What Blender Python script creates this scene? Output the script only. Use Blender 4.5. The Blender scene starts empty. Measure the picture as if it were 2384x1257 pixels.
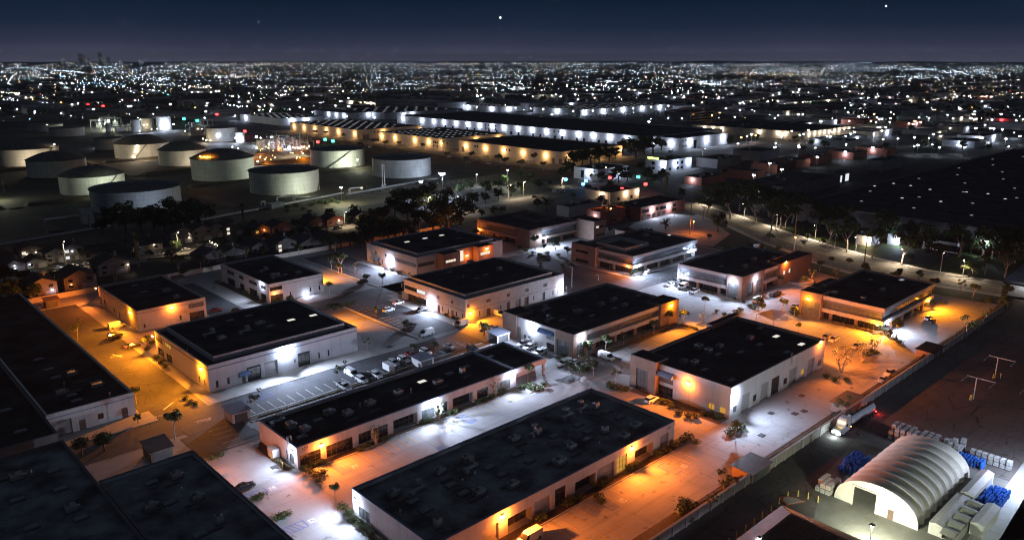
# Night view over a business park, tank farm and warehouses, with a city reaching to the horizon.
import bpy, bmesh, math, random
from mathutils import Vector, Matrix

S = bpy.context.scene
COL = S.collection
R = math.radians
rnd = random.Random(11)

# ------------------------------------------------------------------ camera
CAM_H = 90.0
FPX = 1818.0                                   # focal length in photo pixels (photo 2384 x 1257)
CX, CY = 1192.0, 628.5
PITCH = math.atan(488.5 / 1818.0)              # looking 15 degrees down
AZ = math.atan2(2006.0, math.hypot(488.5, 1818.0))
cam_d = bpy.data.cameras.new('camera')
cam_d.sensor_width = 36.0
cam_d.lens = 36.0 * FPX / 2384.0
cam_d.clip_start = 1.0
cam_d.clip_end = 80000.0
cam = bpy.data.objects.new('camera', cam_d)
COL.objects.link(cam)
cam.location = (0, 0, CAM_H)
cam.rotation_euler = (math.pi / 2 - PITCH, 0, AZ - math.pi / 2)
S.camera = cam

# ------------------------------------------------------------------ night sky
W = bpy.data.worlds.new('World')
S.world = W
W.use_nodes = True
W.cycles.sampling_method = 'NONE'          # the night sky is dim and even: no need to aim rays at it
nt = W.node_tree
nt.nodes.clear()
tc = nt.nodes.new('ShaderNodeTexCoord')
sp_ = nt.nodes.new('ShaderNodeSeparateXYZ')
nt.links.new(tc.outputs['Generated'], sp_.inputs[0])
mr = nt.nodes.new('ShaderNodeMapRange')
mr.inputs['From Min'].default_value = -0.005
mr.inputs['From Max'].default_value = 0.22
nt.links.new(sp_.outputs['Z'], mr.inputs['Value'])
nz = nt.nodes.new('ShaderNodeTexNoise')
nz.inputs['Scale'].default_value = 3.0
nz.inputs['Detail'].default_value = 3.0
nt.links.new(tc.outputs['Generated'], nz.inputs['Vector'])
ad = nt.nodes.new('ShaderNodeMath'); ad.operation = 'MULTIPLY_ADD'
ad.inputs[1].default_value = 0.09; ad.inputs[2].default_value = -0.045
nt.links.new(nz.outputs['Fac'], ad.inputs[0])
ad2 = nt.nodes.new('ShaderNodeMath'); ad2.operation = 'ADD'
nt.links.new(mr.outputs['Result'], ad2.inputs[0]); nt.links.new(ad.outputs[0], ad2.inputs[1])
cr = nt.nodes.new('ShaderNodeValToRGB')
e = cr.color_ramp.elements
e[0].position = 0.0; e[0].color = (0.100, 0.104, 0.160, 1)
e[1].position = 1.0; e[1].color = (0.0230, 0.0320, 0.0480, 1)
for p_, c_ in ((0.045, (0.086, 0.090, 0.144, 1)), (0.10, (0.034, 0.041, 0.078, 1)), (0.19, (0.0105, 0.0200, 0.047, 1)), (0.33, (0.0023, 0.0098, 0.0280, 1)), (0.5, (0.0035, 0.0090, 0.024, 1))):
    n_ = e.new(p_); n_.color = c_
nt.links.new(ad2.outputs[0], cr.inputs['Fac'])
bg = nt.nodes.new('ShaderNodeBackground')
bg.inputs['Strength'].default_value = 1.0
nt.links.new(cr.outputs['Color'], bg.inputs['Color'])
wo = nt.nodes.new('ShaderNodeOutputWorld')
nt.links.new(bg.outputs[0], wo.inputs['Surface'])

S.view_settings.view_transform = 'Standard'
S.view_settings.look = 'None'
S.view_settings.exposure = 0.0
S.view_settings.gamma = 1.0
try:
    S.cycles.filter_width = 1.1
    S.cycles.use_adaptive_sampling = False
    S.cycles.max_bounces = 5
    S.cycles.diffuse_bounces = 2
    S.cycles.glossy_bounces = 2
    S.cycles.sample_clamp_indirect = 4.0
    S.cycles.use_light_tree = True
    S.cycles.caustics_reflective = False
    S.cycles.caustics_refractive = False
except Exception:
    pass

# ------------------------------------------------------------------ survey of the photo
FW = (math.cos(AZ), math.sin(AZ)); RT = (math.sin(AZ), -math.cos(AZ))
cP, sP = math.cos(PITCH), math.sin(PITCH)
def ray(px, py):
    a = (px - CX) / FPX; b = -(py - CY) / FPX
    h = cP + b * sP; v = -sP + b * cP
    return (FW[0] * h + RT[0] * a, FW[1] * h + RT[1] * a, v)
def P(px, py, z=0.0):
    d = ray(px, py); t = (z - CAM_H) / d[2]
    return (t * d[0], t * d[1])
def hit_y(px, py, y0):
    d = ray(px, py); t = y0 / d[1]
    return (t * d[0], y0, CAM_H + t * d[2])
def hit_x(px, py, x0):
    d = ray(px, py); t = x0 / d[0]
    return (x0, t * d[1], CAM_H + t * d[2])
def pxx(x, y, z):
    r = x * RT[0] + y * RT[1]; d = x * FW[0] + y * FW[1]
    return CX + FPX * r / (d * cP - (z - CAM_H) * sP)
def x_at(px, y, z=2.0):
    lo, hi = -50.0, 3000.0
    for _ in range(45):
        m = (lo + hi) / 2
        if pxx(m, y, z) < px: lo = m
        else: hi = m
    return lo
def y_at(px, x, z=2.0):
    lo, hi = 0.0, 3000.0
    for _ in range(45):
        m = (lo + hi) / 2
        if pxx(x, m, z) > px: lo = m
        else: hi = m
    return lo

# ------------------------------------------------------------------ materials
MATS = {}
def nodes_of(name):
    m = bpy.data.materials.new(name); m.use_nodes = True
    t = m.node_tree; t.nodes.clear()
    o = t.nodes.new('ShaderNodeOutputMaterial')
    b = t.nodes.new('ShaderNodeBsdfPrincipled')
    t.links.new(b.outputs[0], o.inputs['Surface'])
    return m, t, b
def mixc(t, fac, a, b, mode='MIX'):
    n = t.nodes.new('ShaderNodeMix'); n.data_type = 'RGBA'; n.blend_type = mode
    for k, v in ((0, fac), (6, a), (7, b)):
        if hasattr(v, 'is_linked'): t.links.new(v, n.inputs[k])
        elif isinstance(v, (int, float)): n.inputs[k].default_value = v
        else: n.inputs[k].default_value = (v[0], v[1], v[2], 1)
    return n.outputs[2]
def noise(t, vec, scale, detail=4, lo=0.35, hi=0.65, rough=0.55):
    n = t.nodes.new('ShaderNodeTexNoise'); n.inputs['Scale'].default_value = scale
    n.inputs['Detail'].default_value = detail; n.inputs['Roughness'].default_value = rough
    t.links.new(vec, n.inputs['Vector'])
    r = t.nodes.new('ShaderNodeMapRange'); r.inputs['From Min'].default_value = lo; r.inputs['From Max'].default_value = hi
    t.links.new(n.outputs['Fac'], r.inputs['Value'])
    return r.outputs['Result']
def pos(t, scale=(1, 1, 1), local=False, rot=(0, 0, 0)):
    if local:
        g = t.nodes.new('ShaderNodeTexCoord').outputs['Object']
    else:
        g = t.nodes.new('ShaderNodeNewGeometry').outputs['Position']
    m = t.nodes.new('ShaderNodeMapping'); m.inputs['Scale'].default_value = scale; m.inputs['Rotation'].default_value = rot
    t.links.new(g, m.inputs['Vector'])
    return m.outputs[0]
def mat(name, c1, c2=None, rough=0.8, scale=0.6, metal=0.0, spec=0.3, local=False, joints=None, streak=0.0, fine=0.0, bump=0.0):
    if name in MATS: return MATS[name]
    m, t, b = nodes_of(name)
    b.inputs['Roughness'].default_value = rough
    b.inputs['Metallic'].default_value = metal
    b.inputs['Specular IOR Level'].default_value = spec
    c = c1
    v = pos(t, local=local)
    if c2 is not None:
        c = mixc(t, noise(t, v, scale), c1, c2)
    if fine:
        c = mixc(t, noise(t, v, 9.0, 3, 0.3, 0.7), c, mixc(t, 1.0, c, (1 - fine,) * 3, 'MULTIPLY'))
    if streak:
        vs = pos(t, (0.9, 0.9, 0.06), local)
        c = mixc(t, noise(t, vs, 1.6, 4, 0.5, 0.75), c, mixc(t, 1.0, c, (1 - streak,) * 3, 'MULTIPLY'))
    if joints:
        # joints = (w, h, darkness, mode); 'xy' for slabs on the ground, 'wall' for panels on axis-aligned walls
        w, h, dk, mode = joints
        g = t.nodes.new('ShaderNodeNewGeometry').outputs['Position']
        s = t.nodes.new('ShaderNodeSeparateXYZ'); t.links.new(g, s.inputs[0])
        cb = t.nodes.new('ShaderNodeCombineXYZ')
        if mode == 'xy':
            t.links.new(s.outputs[0], cb.inputs[0]); t.links.new(s.outputs[1], cb.inputs[1])
        else:
            a = t.nodes.new('ShaderNodeMath'); a.operation = 'ADD'
            t.links.new(s.outputs[0], a.inputs[0]); t.links.new(s.outputs[1], a.inputs[1])
            t.links.new(a.outputs[0], cb.inputs[0]); t.links.new(s.outputs[2], cb.inputs[1])
        br = t.nodes.new('ShaderNodeTexBrick')
        br.offset = 0.0; br.squash = 1.0
        br.inputs['Scale'].default_value = 1.0
        br.inputs['Brick Width'].default_value = w; br.inputs['Row Height'].default_value = h
        br.inputs['Mortar Size'].default_value = 0.045; br.inputs['Mortar Smooth'].default_value = 0.3
        t.links.new(cb.outputs[0], br.inputs['Vector'])
        c = mixc(t, br.outputs['Fac'], c, mixc(t, 1.0, c, (dk,) * 3, 'MULTIPLY'))
    if hasattr(c, 'is_linked'): t.links.new(c, b.inputs['Base Color'])
    else: b.inputs['Base Color'].default_value = (c[0], c[1], c[2], 1)
    if bump:
        bp = t.nodes.new('ShaderNodeBump'); bp.inputs['Strength'].default_value = bump; bp.inputs['Distance'].default_value = 0.05
        t.links.new(noise(t, v, 6.0, 3, 0.2, 0.8), bp.inputs['Height']); t.links.new(bp.outputs[0], b.inputs['Normal'])
    MATS[name] = m
    return m
def glow(name, c, s, sample=False):
    if name in MATS: return MATS[name]
    m, t, b = nodes_of(name)
    b.inputs['Base Color'].default_value = (0.02, 0.02, 0.02, 1)
    b.inputs['Emission Color'].default_value = (c[0], c[1], c[2], 1)
    b.inputs['Emission Strength'].default_value = s
    if not sample:
        try: m.cycles.emission_sampling = 'NONE'
        except Exception: pass
    MATS[name] = m
    return m
def pavement(name, c1, c2, c3, rough=0.85, joints=None, seal=0.0):
    """lot surface: broad patches, oil stains down the lanes, fine grain, tar seams"""
    m, t, b = nodes_of(name)
    b.inputs['Roughness'].default_value = rough; b.inputs['Specular IOR Level'].default_value = 0.25
    v = pos(t)
    c = mixc(t, noise(t, v, 0.045, 5, 0.35, 0.65), c1, c2)
    c = mixc(t, noise(t, pos(t, (0.05, 0.6, 1)), 0.8, 4, 0.52, 0.75), c, mixc(t, 1.0, c, (0.72,) * 3, 'MULTIPLY'))
    c = mixc(t, noise(t, pos(t, (0.6, 0.05, 1)), 0.8, 4, 0.56, 0.78), c, mixc(t, 1.0, c, (0.74,) * 3, 'MULTIPLY'))
    c = mixc(t, noise(t, v, 0.42, 3, 0.62, 0.72), c, c3)
    c = mixc(t, noise(t, v, 7.0, 2, 0.3, 0.7), c, mixc(t, 1.0, c, (0.86,) * 3, 'MULTIPLY'))
    g = t.nodes.new('ShaderNodeNewGeometry').outputs['Position']
    if joints:
        br = t.nodes.new('ShaderNodeTexBrick'); br.offset = 0.0
        br.inputs['Scale'].default_value = 1.0
        br.inputs['Brick Width'].default_value = joints[0]; br.inputs['Row Height'].default_value = joints[1]
        br.inputs['Mortar Size'].default_value = 0.05; br.inputs['Mortar Smooth'].default_value = 0.4
        t.links.new(g, br.inputs['Vector'])
        c = mixc(t, br.outputs['Fac'], c, mixc(t, 1.0, c, (0.80,) * 3, 'MULTIPLY'))
    if seal:
        vo = t.nodes.new('ShaderNodeTexVoronoi'); vo.feature = 'DISTANCE_TO_EDGE'; vo.inputs['Scale'].default_value = 0.12
        t.links.new(g, vo.inputs['Vector'])
        r = t.nodes.new('ShaderNodeMapRange'); r.inputs['From Min'].default_value = 0.0; r.inputs['From Max'].default_value = 0.012
        r.inputs['To Min'].default_value = seal; r.inputs['To Max'].default_value = 0.0
        t.links.new(vo.outputs['Distance'], r.inputs['Value'])
        c = mixc(t, r.outputs['Result'], c, (0.012, 0.012, 0.012))
    t.links.new(c, b.inputs['Base Color'])
    MATS[name] = m
    return m

M_conc = pavement('concrete_lot', (0.275, 0.268, 0.265), (0.40, 0.395, 0.395), (0.15, 0.143, 0.138), joints=(4.6, 6.1))
M_asph = pavement('asphalt_lot', (0.050, 0.052, 0.058), (0.115, 0.117, 0.125), (0.045, 0.045, 0.047), seal=0.8)
M_yard = pavement('yard_asphalt', (0.11, 0.098, 0.09), (0.18, 0.16, 0.146), (0.06, 0.055, 0.052), seal=0.8)
M_road = pavement('road_asphalt', (0.10, 0.098, 0.094), (0.15, 0.147, 0.14), (0.08, 0.078, 0.075), seal=0.5)
M_walk = mat('walk_concrete', (0.36, 0.345, 0.325), (0.45, 0.435, 0.41), joints=(1.5, 1.5, 0.75, 'xy'), scale=0.3, fine=0.12)
M_kerb = mat('kerb_concrete', (0.38, 0.37, 0.35), (0.46, 0.45, 0.43), fine=0.15)
M_dirt = mat('bare_dirt', (0.085, 0.068, 0.046), (0.15, 0.125, 0.085), scale=0.06, fine=0.35)
M_land = mat('dark_land', (0.022, 0.024, 0.020), (0.045, 0.044, 0.038), scale=0.012, fine=0.3)
M_grass = mat('lawn_grass', (0.035, 0.060, 0.014), (0.075, 0.105, 0.028), scale=0.5, fine=0.45, bump=0.3)
M_mulch = mat('planter_soil', (0.05, 0.034, 0.022), (0.085, 0.058, 0.036), scale=1.5, fine=0.3)
M_line = mat('white_paint', (0.62, 0.61, 0.58), (0.42, 0.41, 0.39), scale=1.2)
M_yline = mat('yellow_paint', (0.62, 0.42, 0.07), (0.45, 0.31, 0.07), scale=1.2)
M_bline = mat('blue_paint', (0.07, 0.12, 0.42), (0.12, 0.17, 0.40), scale=1.2)
M_rkerb = mat('red_kerb_paint', (0.36, 0.075, 0.05), (0.26, 0.07, 0.05))
M_wall = mat('white_panel_wall', (0.60, 0.575, 0.56), (0.68, 0.655, 0.64), rough=0.9, scale=0.22, joints=(7.3, 60, 0.72, 'wall'), streak=0.16, fine=0.05)
M_bwall = mat('cool_white_wall', (0.60, 0.605, 0.63), (0.68, 0.69, 0.71), rough=0.9, scale=0.22, joints=(7.3, 60, 0.74, 'wall'), streak=0.14, fine=0.05)
M_cream = mat('cream_panel_wall', (0.60, 0.53, 0.44), (0.67, 0.60, 0.50), rough=0.9, scale=0.22, joints=(7.3, 60, 0.74, 'wall'), streak=0.16, fine=0.05)
M_brown = mat('brown_stucco', (0.27, 0.185, 0.145), (0.33, 0.23, 0.185), rough=0.9, scale=0.4, streak=0.12, fine=0.06)
M_brick = mat('brick_red_wall', (0.30, 0.105, 0.07), (0.38, 0.145, 0.10), rough=0.9, scale=0.5, joints=(6.5, 60, 0.7, 'wall'), streak=0.15, fine=0.15)
M_grey = mat('grey_panel_wall', (0.33, 0.325, 0.32), (0.40, 0.395, 0.39), rough=0.9, scale=0.2, joints=(7.5, 60, 0.75, 'wall'), streak=0.15)
M_dim = mat('dull_wall', (0.20, 0.19, 0.185), (0.27, 0.255, 0.25), rough=0.9, scale=0.2, streak=0.2)
M_roof = mat('black_roof_felt', (0.022, 0.024, 0.025), (0.075, 0.078, 0.082), rough=0.95, scale=0.12, fine=0.3, joints=(30, 1.1, 0.75, 'xy'), spec=0.1)
M_broof = mat('spill_lit_roof_felt', (0.07, 0.08, 0.083), (0.34, 0.37, 0.375), rough=0.95, scale=0.16, fine=0.35, joints=(24, 1.1, 0.7, 'xy'), spec=0.15)  # patchy felt, lightened overall to hold spill light in its colour
M_coping = mat('coping_metal', (0.10, 0.10, 0.105), (0.14, 0.14, 0.145), rough=0.6)
M_blue = mat('blue_band_paint', (0.13, 0.16, 0.27), (0.16, 0.20, 0.31), rough=0.7)
M_awn = mat('blue_awning', (0.10, 0.17, 0.33), (0.13, 0.21, 0.38), rough=0.7)
M_soff = mat('bluegrey_soffit', (0.19, 0.20, 0.26), (0.23, 0.24, 0.30), rough=0.7)
M_glass = mat('dark_glass', (0.012, 0.014, 0.016), (0.022, 0.024, 0.026), rough=0.08, spec=0.8)
M_lglass = mat('grey_glass', (0.10, 0.115, 0.12), (0.16, 0.175, 0.18), rough=0.12, spec=0.8, scale=0.7)
M_frame = mat('bronze_frame', (0.10, 0.085, 0.07), None, rough=0.5)
M_door = mat('painted_door', (0.34, 0.335, 0.335), (0.42, 0.41, 0.41), rough=0.7)
M_ddoor = mat('brown_door', (0.16, 0.105, 0.085), (0.21, 0.14, 0.115), rough=0.7)
M_unit = mat('galvanised_unit', (0.30, 0.31, 0.31), (0.44, 0.45, 0.45), rough=0.6, metal=0.2, scale=1.4)
M_dunit = mat('dark_duct', (0.09, 0.095, 0.10), (0.14, 0.145, 0.15), rough=0.6, scale=1.4)
M_sky = mat('skylight_dome', (0.16, 0.17, 0.18), (0.24, 0.25, 0.26), rough=0.3, spec=0.6)
M_steel = mat('pale_steel', (0.42, 0.42, 0.41), (0.50, 0.50, 0.49), rough=0.45, metal=0.3)
M_dsteel = mat('dark_steel', (0.07, 0.07, 0.07), (0.11, 0.11, 0.11), rough=0.6)
M_tank = mat('tank_shell_paint', (0.40, 0.41, 0.39), (0.50, 0.51, 0.49), rough=0.7, scale=0.15, streak=0.3, fine=0.05)
M_tankr = mat('tank_roof_steel', (0.07, 0.075, 0.07), (0.12, 0.125, 0.12), rough=0.8, scale=0.3)
M_yellow = mat('yellow_post_paint', (0.60, 0.47, 0.08), (0.66, 0.54, 0.14), rough=0.6)
M_wood = mat('weathered_wood', (0.13, 0.095, 0.07), (0.19, 0.14, 0.10), rough=0.9, streak=0.2)
M_bark = mat('pale_bark', (0.42, 0.37, 0.31), (0.26, 0.21, 0.165), rough=0.95, scale=1.6, local=True)
M_dbark = mat('brown_bark', (0.10, 0.072, 0.05), (0.16, 0.12, 0.085), rough=0.95, scale=2.0, local=True)
M_leaf = [mat('leaf_mid', (0.045, 0.075, 0.020), (0.075, 0.11, 0.030), rough=0.7, scale=1.3, local=True),
          mat('leaf_dark', (0.028, 0.048, 0.016), (0.045, 0.07, 0.022), rough=0.7, scale=1.3, local=True),
          mat('leaf_olive', (0.080, 0.085, 0.030), (0.12, 0.12, 0.045), rough=0.7, scale=1.3, local=True)]
M_dry = mat('dry_frond', (0.14, 0.10, 0.055), (0.20, 0.15, 0.085), rough=0.9, local=True)
M_tyre = mat('tyre_rubber', (0.015, 0.015, 0.015), None, rough=0.9)
M_chrome = mat('chrome_trim', (0.5, 0.5, 0.5), None, rough=0.2, metal=0.9)

WHITE = (0.62, 0.735, 1.0); SOD = (1.0, 0.215, 0.024); AMB = (1.0, 0.285, 0.012); PALE = (0.93, 1.0, 0.74); WARM = (1.0, 0.78, 0.52); PEACH = (1.0, 0.54, 0.20)
G_white = glow('lamp_white', (0.86, 0.93, 1.0), 45)
G_sod = glow('lamp_sodium', (1.0, 0.50, 0.13), 30)
G_amb = glow('lamp_amber', (1.0, 0.62, 0.14), 30)
G_pale = glow('lamp_pale', (0.92, 1.0, 0.72), 45)
G_warm = glow('lamp_warm', (1.0, 0.82, 0.60), 40)
LENS = {WHITE: G_white, SOD: G_sod, AMB: G_amb, PALE: G_pale, WARM: G_warm, PEACH: G_amb}
G_skyl = glow('lit_skylight', (1.0, 0.96, 0.86), 0.85)
G_skyd = glow('dim_skylight', (0.88, 0.94, 1.0), 0.32)
G_win = glow('lit_window', (1.0, 0.90, 0.70), 0.9)
G_awin = glow('amber_window', (1.0, 0.50, 0.07), 0.55)
G_wwin = glow('white_window', (0.9, 0.95, 1.0), 0.9)
G_red = glow('red_signal', (1.0, 0.03, 0.03), 12)
G_green = glow('green_signal', (0.05, 1.0, 0.65), 8)
G_bluel = glow('blue_signal', (0.10, 0.40, 1.0), 8)

# ------------------------------------------------------------------ mesh builder
class MB:
    def __init__(s): s.v = []; s.f = []; s.m = []; s.sm = []
    def add(s, pts, faces, m=0, smooth=False):
        b = len(s.v); s.v += [tuple(p) for p in pts]
        for f in faces:
            s.f.append(tuple(b + i for i in f)); s.m.append(m); s.sm.append(smooth)
        return s
    def quad(s, a, b, c, d, m=0): return s.add([a, b, c, d], [(0, 1, 2, 3)], m)
    def box(s, x0, x1, y0, y1, z0, z1, m=0):
        p = [(x0, y0, z0), (x1, y0, z0), (x1, y1, z0), (x0, y1, z0), (x0, y0, z1), (x1, y0, z1), (x1, y1, z1), (x0, y1, z1)]
        return s.add(p, [(3, 2, 1, 0), (4, 5, 6, 7), (0, 1, 5, 4), (1, 2, 6, 5), (2, 3, 7, 6), (3, 0, 4, 7)], m)
    def frus(s, b, t, z0, z1, m=0, mt=None):
        """b, t = (x0,x1,y0,y1) at z0 / z1"""
        p = [(b[0], b[2], z0), (b[1], b[2], z0), (b[1], b[3], z0), (b[0], b[3], z0), (t[0], t[2], z1), (t[1], t[2], z1), (t[1], t[3], z1), (t[0], t[3], z1)]
        s.add(p, [(3, 2, 1, 0), (0, 1, 5, 4), (1, 2, 6, 5), (2, 3, 7, 6), (3, 0, 4, 7)], m)
        return s.add(p[4:], [(0, 1, 2, 3)], m if mt is None else mt)
    def prism(s, poly, z0, z1, m=0, mt=None):
        n = len(poly)
        p = [(x, y, z0) for x, y in poly] + [(x, y, z1) for x, y in poly]
        s.add(p, [(i, (i + 1) % n, n + (i + 1) % n, n + i) for i in range(n)], m)
        s.add(p[n:], [tuple(range(n))], m if mt is None else mt)
        return s
    def flat(s, poly, z, m=0): return s.add([(x, y, z) for x, y in poly], [tuple(range(len(poly)))], m)
    def cyl(s, cx, cy, z0, z1, r0, r1=None, n=12, m=0, cap=True, smooth=True, mt=None):
        r1 = r0 if r1 is None else r1
        p = []
        for z, r in ((z0, r0), (z1, r1)):
            for i in range(n):
                a = 2 * math.pi * i / n; p.append((cx + r * math.cos(a), cy + r * math.sin(a), z))
        s.add(p, [(i, (i + 1) % n, n + (i + 1) % n, n + i) for i in range(n)], m, smooth)
        if cap and r1 > 1e-4: s.add(p[n:], [tuple(range(n))], m if mt is None else mt)
        return s
    def dome(s, cx, cy, z0, r, h, n=40, k=6, m=0):
        p = []; 
        for j in range(k):
            t = j / k
            rr = r * (1 - t); zz = z0 + h * (1 - (1 - t) ** 2)
            for i in range(n):
                a = 2 * math.pi * i / n; p.append((cx + rr * math.cos(a), cy + rr * math.sin(a), zz))
        p.append((cx, cy, z0 + h))
        f = []
        for j in range(k - 1):
            for i in range(n): f.append((j * n + i, j * n + (i + 1) % n, (j + 1) * n + (i + 1) % n, (j + 1) * n + i))
        for i in range(n): f.append(((k - 1) * n + i, (k - 1) * n + (i + 1) % n, k * n))
        return s.add(p, f, m, True)
    def tube(s, a, b, r0, r1=None, n=6, m=0):
        r1 = r0 if r1 is None else r1
        a = Vector(a); b = Vector(b); d = (b - a)
        if d.length < 1e-6: return s
        d.normalize(); u = d.orthogonal().normalized(); w = d.cross(u)
        p = []
        for c, r in ((a, r0), (b, r1)):
            for i in range(n):
                t = 2 * math.pi * i / n; p.append(c + u * (r * math.cos(t)) + w * (r * math.sin(t)))
        s.add(p, [(i, (i + 1) % n, n + (i + 1) % n, n + i) for i in range(n)], m, True)
        return s.add(p[n:], [tuple(range(n))], m)
    def path(s, pts, r, n=6, m=0):
        for a, b in zip(pts, pts[1:]): s.tube(a, b, r, r, n, m)
        return s
    def octa(s, c, r, m=0):
        x, y, z = c
        p = [(x + r, y, z), (x - r, y, z), (x, y + r, z), (x, y - r, z), (x, y, z + r), (x, y, z - r)]
        return s.add(p, [(0, 2, 4), (2, 1, 4), (1, 3, 4), (3, 0, 4), (2, 0, 5), (1, 2, 5), (3, 1, 5), (0, 3, 5)], m)
    def build(s, name, mats, parent=None, org=None):
        me = bpy.data.meshes.new(name)
        o_ = org if org is not None else (parent.location if parent is not None else (0, 0, 0))
        me.from_pydata([(x - o_[0], y - o_[1], z - o_[2]) for x, y, z in s.v], [], s.f)
        mats = mats if isinstance(mats, (list, tuple)) else [mats]
        for q in mats: me.materials.append(q)
        me.polygons.foreach_set('material_index', s.m)
        me.polygons.foreach_set('use_smooth', s.sm)
        me.update()
        o = bpy.data.objects.new(name, me); COL.objects.link(o)
        if parent is not None: o.parent = parent
        else: o.location = o_
        return o
LOC = (0, 0, 0)
def tag(o, label=None, cat=None, group=None, kind=None):
    if label: o['label'] = label
    if cat: o['category'] = cat
    if group: o['group'] = group
    if kind: o['kind'] = kind
    return o
def empty(name, loc, label=None, cat=None, group=None, rz=0.0):
    o = bpy.data.objects.new(name, None); COL.objects.link(o)
    o.location = loc; o.rotation_euler = (0, 0, rz); o.empty_display_size = 0.5
    return tag(o, label, cat, group)
def struct(mb, name, mats): return tag(mb.build(name, mats), kind='structure')
def dup(root, loc, rz=0.0, label=None, scale=1.0, group=None, cat=None):
    kids = [(c, list(c.children)) for c in root.children]
    r = root.copy(); COL.objects.link(r); r.location = loc; r.rotation_euler = (0, 0, rz); r.scale = (scale,) * 3 if not isinstance(scale, tuple) else scale
    if label: r['label'] = label
    if group: r['group'] = group
    if cat: r['category'] = cat
    for c, gs in kids:
        d = c.copy(); COL.objects.link(d); d.parent = r
        for g in gs:
            q = g.copy(); COL.objects.link(q); q.parent = d
    return r
class Proto:
    """first use places the built thing itself, later uses copy it with its parts"""
    def __init__(s, root): s.root = root; s.used = False; s.kids = None
    def put(s, loc, rz=0.0, label=None, scale=1.0, group=None, cat=None):
        if not s.used:
            s.used = True; r = s.root
            r.location = loc; r.rotation_euler = (0, 0, rz); r.scale = (scale,) * 3 if not isinstance(scale, tuple) else scale
            tag(r, label, cat, group); return r
        return dup(s.root, loc, rz, label, scale, group, cat)
    def drop(s):
        if not s.used:
            for c in list(s.root.children):
                for g in list(c.children): bpy.data.objects.remove(g)
                bpy.data.objects.remove(c)
            bpy.data.objects.remove(s.root)
def text_mesh(txt, size, parent, m, loc, rot, name='lettering', depth=0.02):
    cu = bpy.data.curves.new(name, 'FONT'); cu.body = txt; cu.size = size; cu.extrude = depth; cu.align_x = 'CENTER'
    t = bpy.data.objects.new(name, cu); COL.objects.link(t)
    dg = bpy.context.evaluated_depsgraph_get()
    me = bpy.data.meshes.new_from_object(t.evaluated_get(dg))
    bpy.data.objects.remove(t)
    o = bpy.data.objects.new(name, me); COL.objects.link(o)
    me.materials.clear(); me.materials.append(m)
    o.rotation_euler = rot
    if parent is not None:
        o.parent = parent; o.location = Vector(loc) - parent.location
    else: o.location = loc
    return o
def bulb(parent, x, y, z, col, p, radius=0.2, spot=None, aim=None):
    d = bpy.data.lights.new('bulb', 'SPOT' if spot else 'POINT')
    d.energy = p; d.color = col; d.shadow_soft_size = radius
    if spot: d.spot_size = R(spot); d.spot_blend = 1.0
    o = bpy.data.objects.new('bulb', d); COL.objects.link(o)
    o.parent = parent
    o.location = (x, y, z)
    if aim is not None: o.rotation_euler = Vector(aim).to_track_quat('-Z', 'Y').to_euler()
    return o
def wall_lamp(root, pt, n, col, p, s=1.35, name='wall_lamp', off=0.5, light=True, far=False, dz=-0.04, cone=158):
    """lamp bolted to a wall of root at world point pt, n = outward direction in plan"""
    x, y, z = pt; nx, ny = n; tx, ty = -ny, nx
    mb = MB()
    def slab(a0, a1, w, z0, z1, m=0):
        q = [(x + nx * a + tx * t, y + ny * a + ty * t, zz) for zz in (z0, z1) for a, t in ((a0, -w), (a1, -w), (a1, w), (a0, w))]
        mb.add(q, [(3, 2, 1, 0), (4, 5, 6, 7), (0, 1, 5, 4), (1, 2, 6, 5), (2, 3, 7, 6), (3, 0, 4, 7)], m)
    slab(0.01, 0.20 * s, 0.30 * s, z + 0.12 * s, z + 0.34 * s)
    h = mb.build(name, M_dsteel, root)
    mb = MB(); slab(0.03, 0.30 * s, 0.27 * s, z - 0.20 * s, z + 0.11 * s)
    mb.build('lens', LENS[col], h, root.location)
    if light:
        o = root.location; f = 0.30 * s + off
        if not far:
            for yaw in ((-.66, .66) if cone > 125 else (0,)):          # throw beams of the wall pack, spreading over the lot
                ax, ay = nx * math.cos(yaw) - ny * math.sin(yaw), nx * math.sin(yaw) + ny * math.cos(yaw)
                bulb(h, x + nx * f - o[0], y + ny * f - o[1], z - 0.25 * s - o[2], col, p * (2.7 if col[2] > .5 else 3.4), .2, min(cone, 122), (ax, ay, dz))
            bulb(h, x + nx * (f + 1.1) - o[0], y + ny * (f + 1.1) - o[1], z - 0.1 - o[2], col, p * .30, .2, 164, (-nx, -ny, -0.12))  # added fill spot without a fixture, turned back to brighten the wall
        else: bulb(h, x + nx * (f + .5) - o[0], y + ny * (f + .5) - o[1], z - 0.25 * s - o[2], col, p)
    return h
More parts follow.
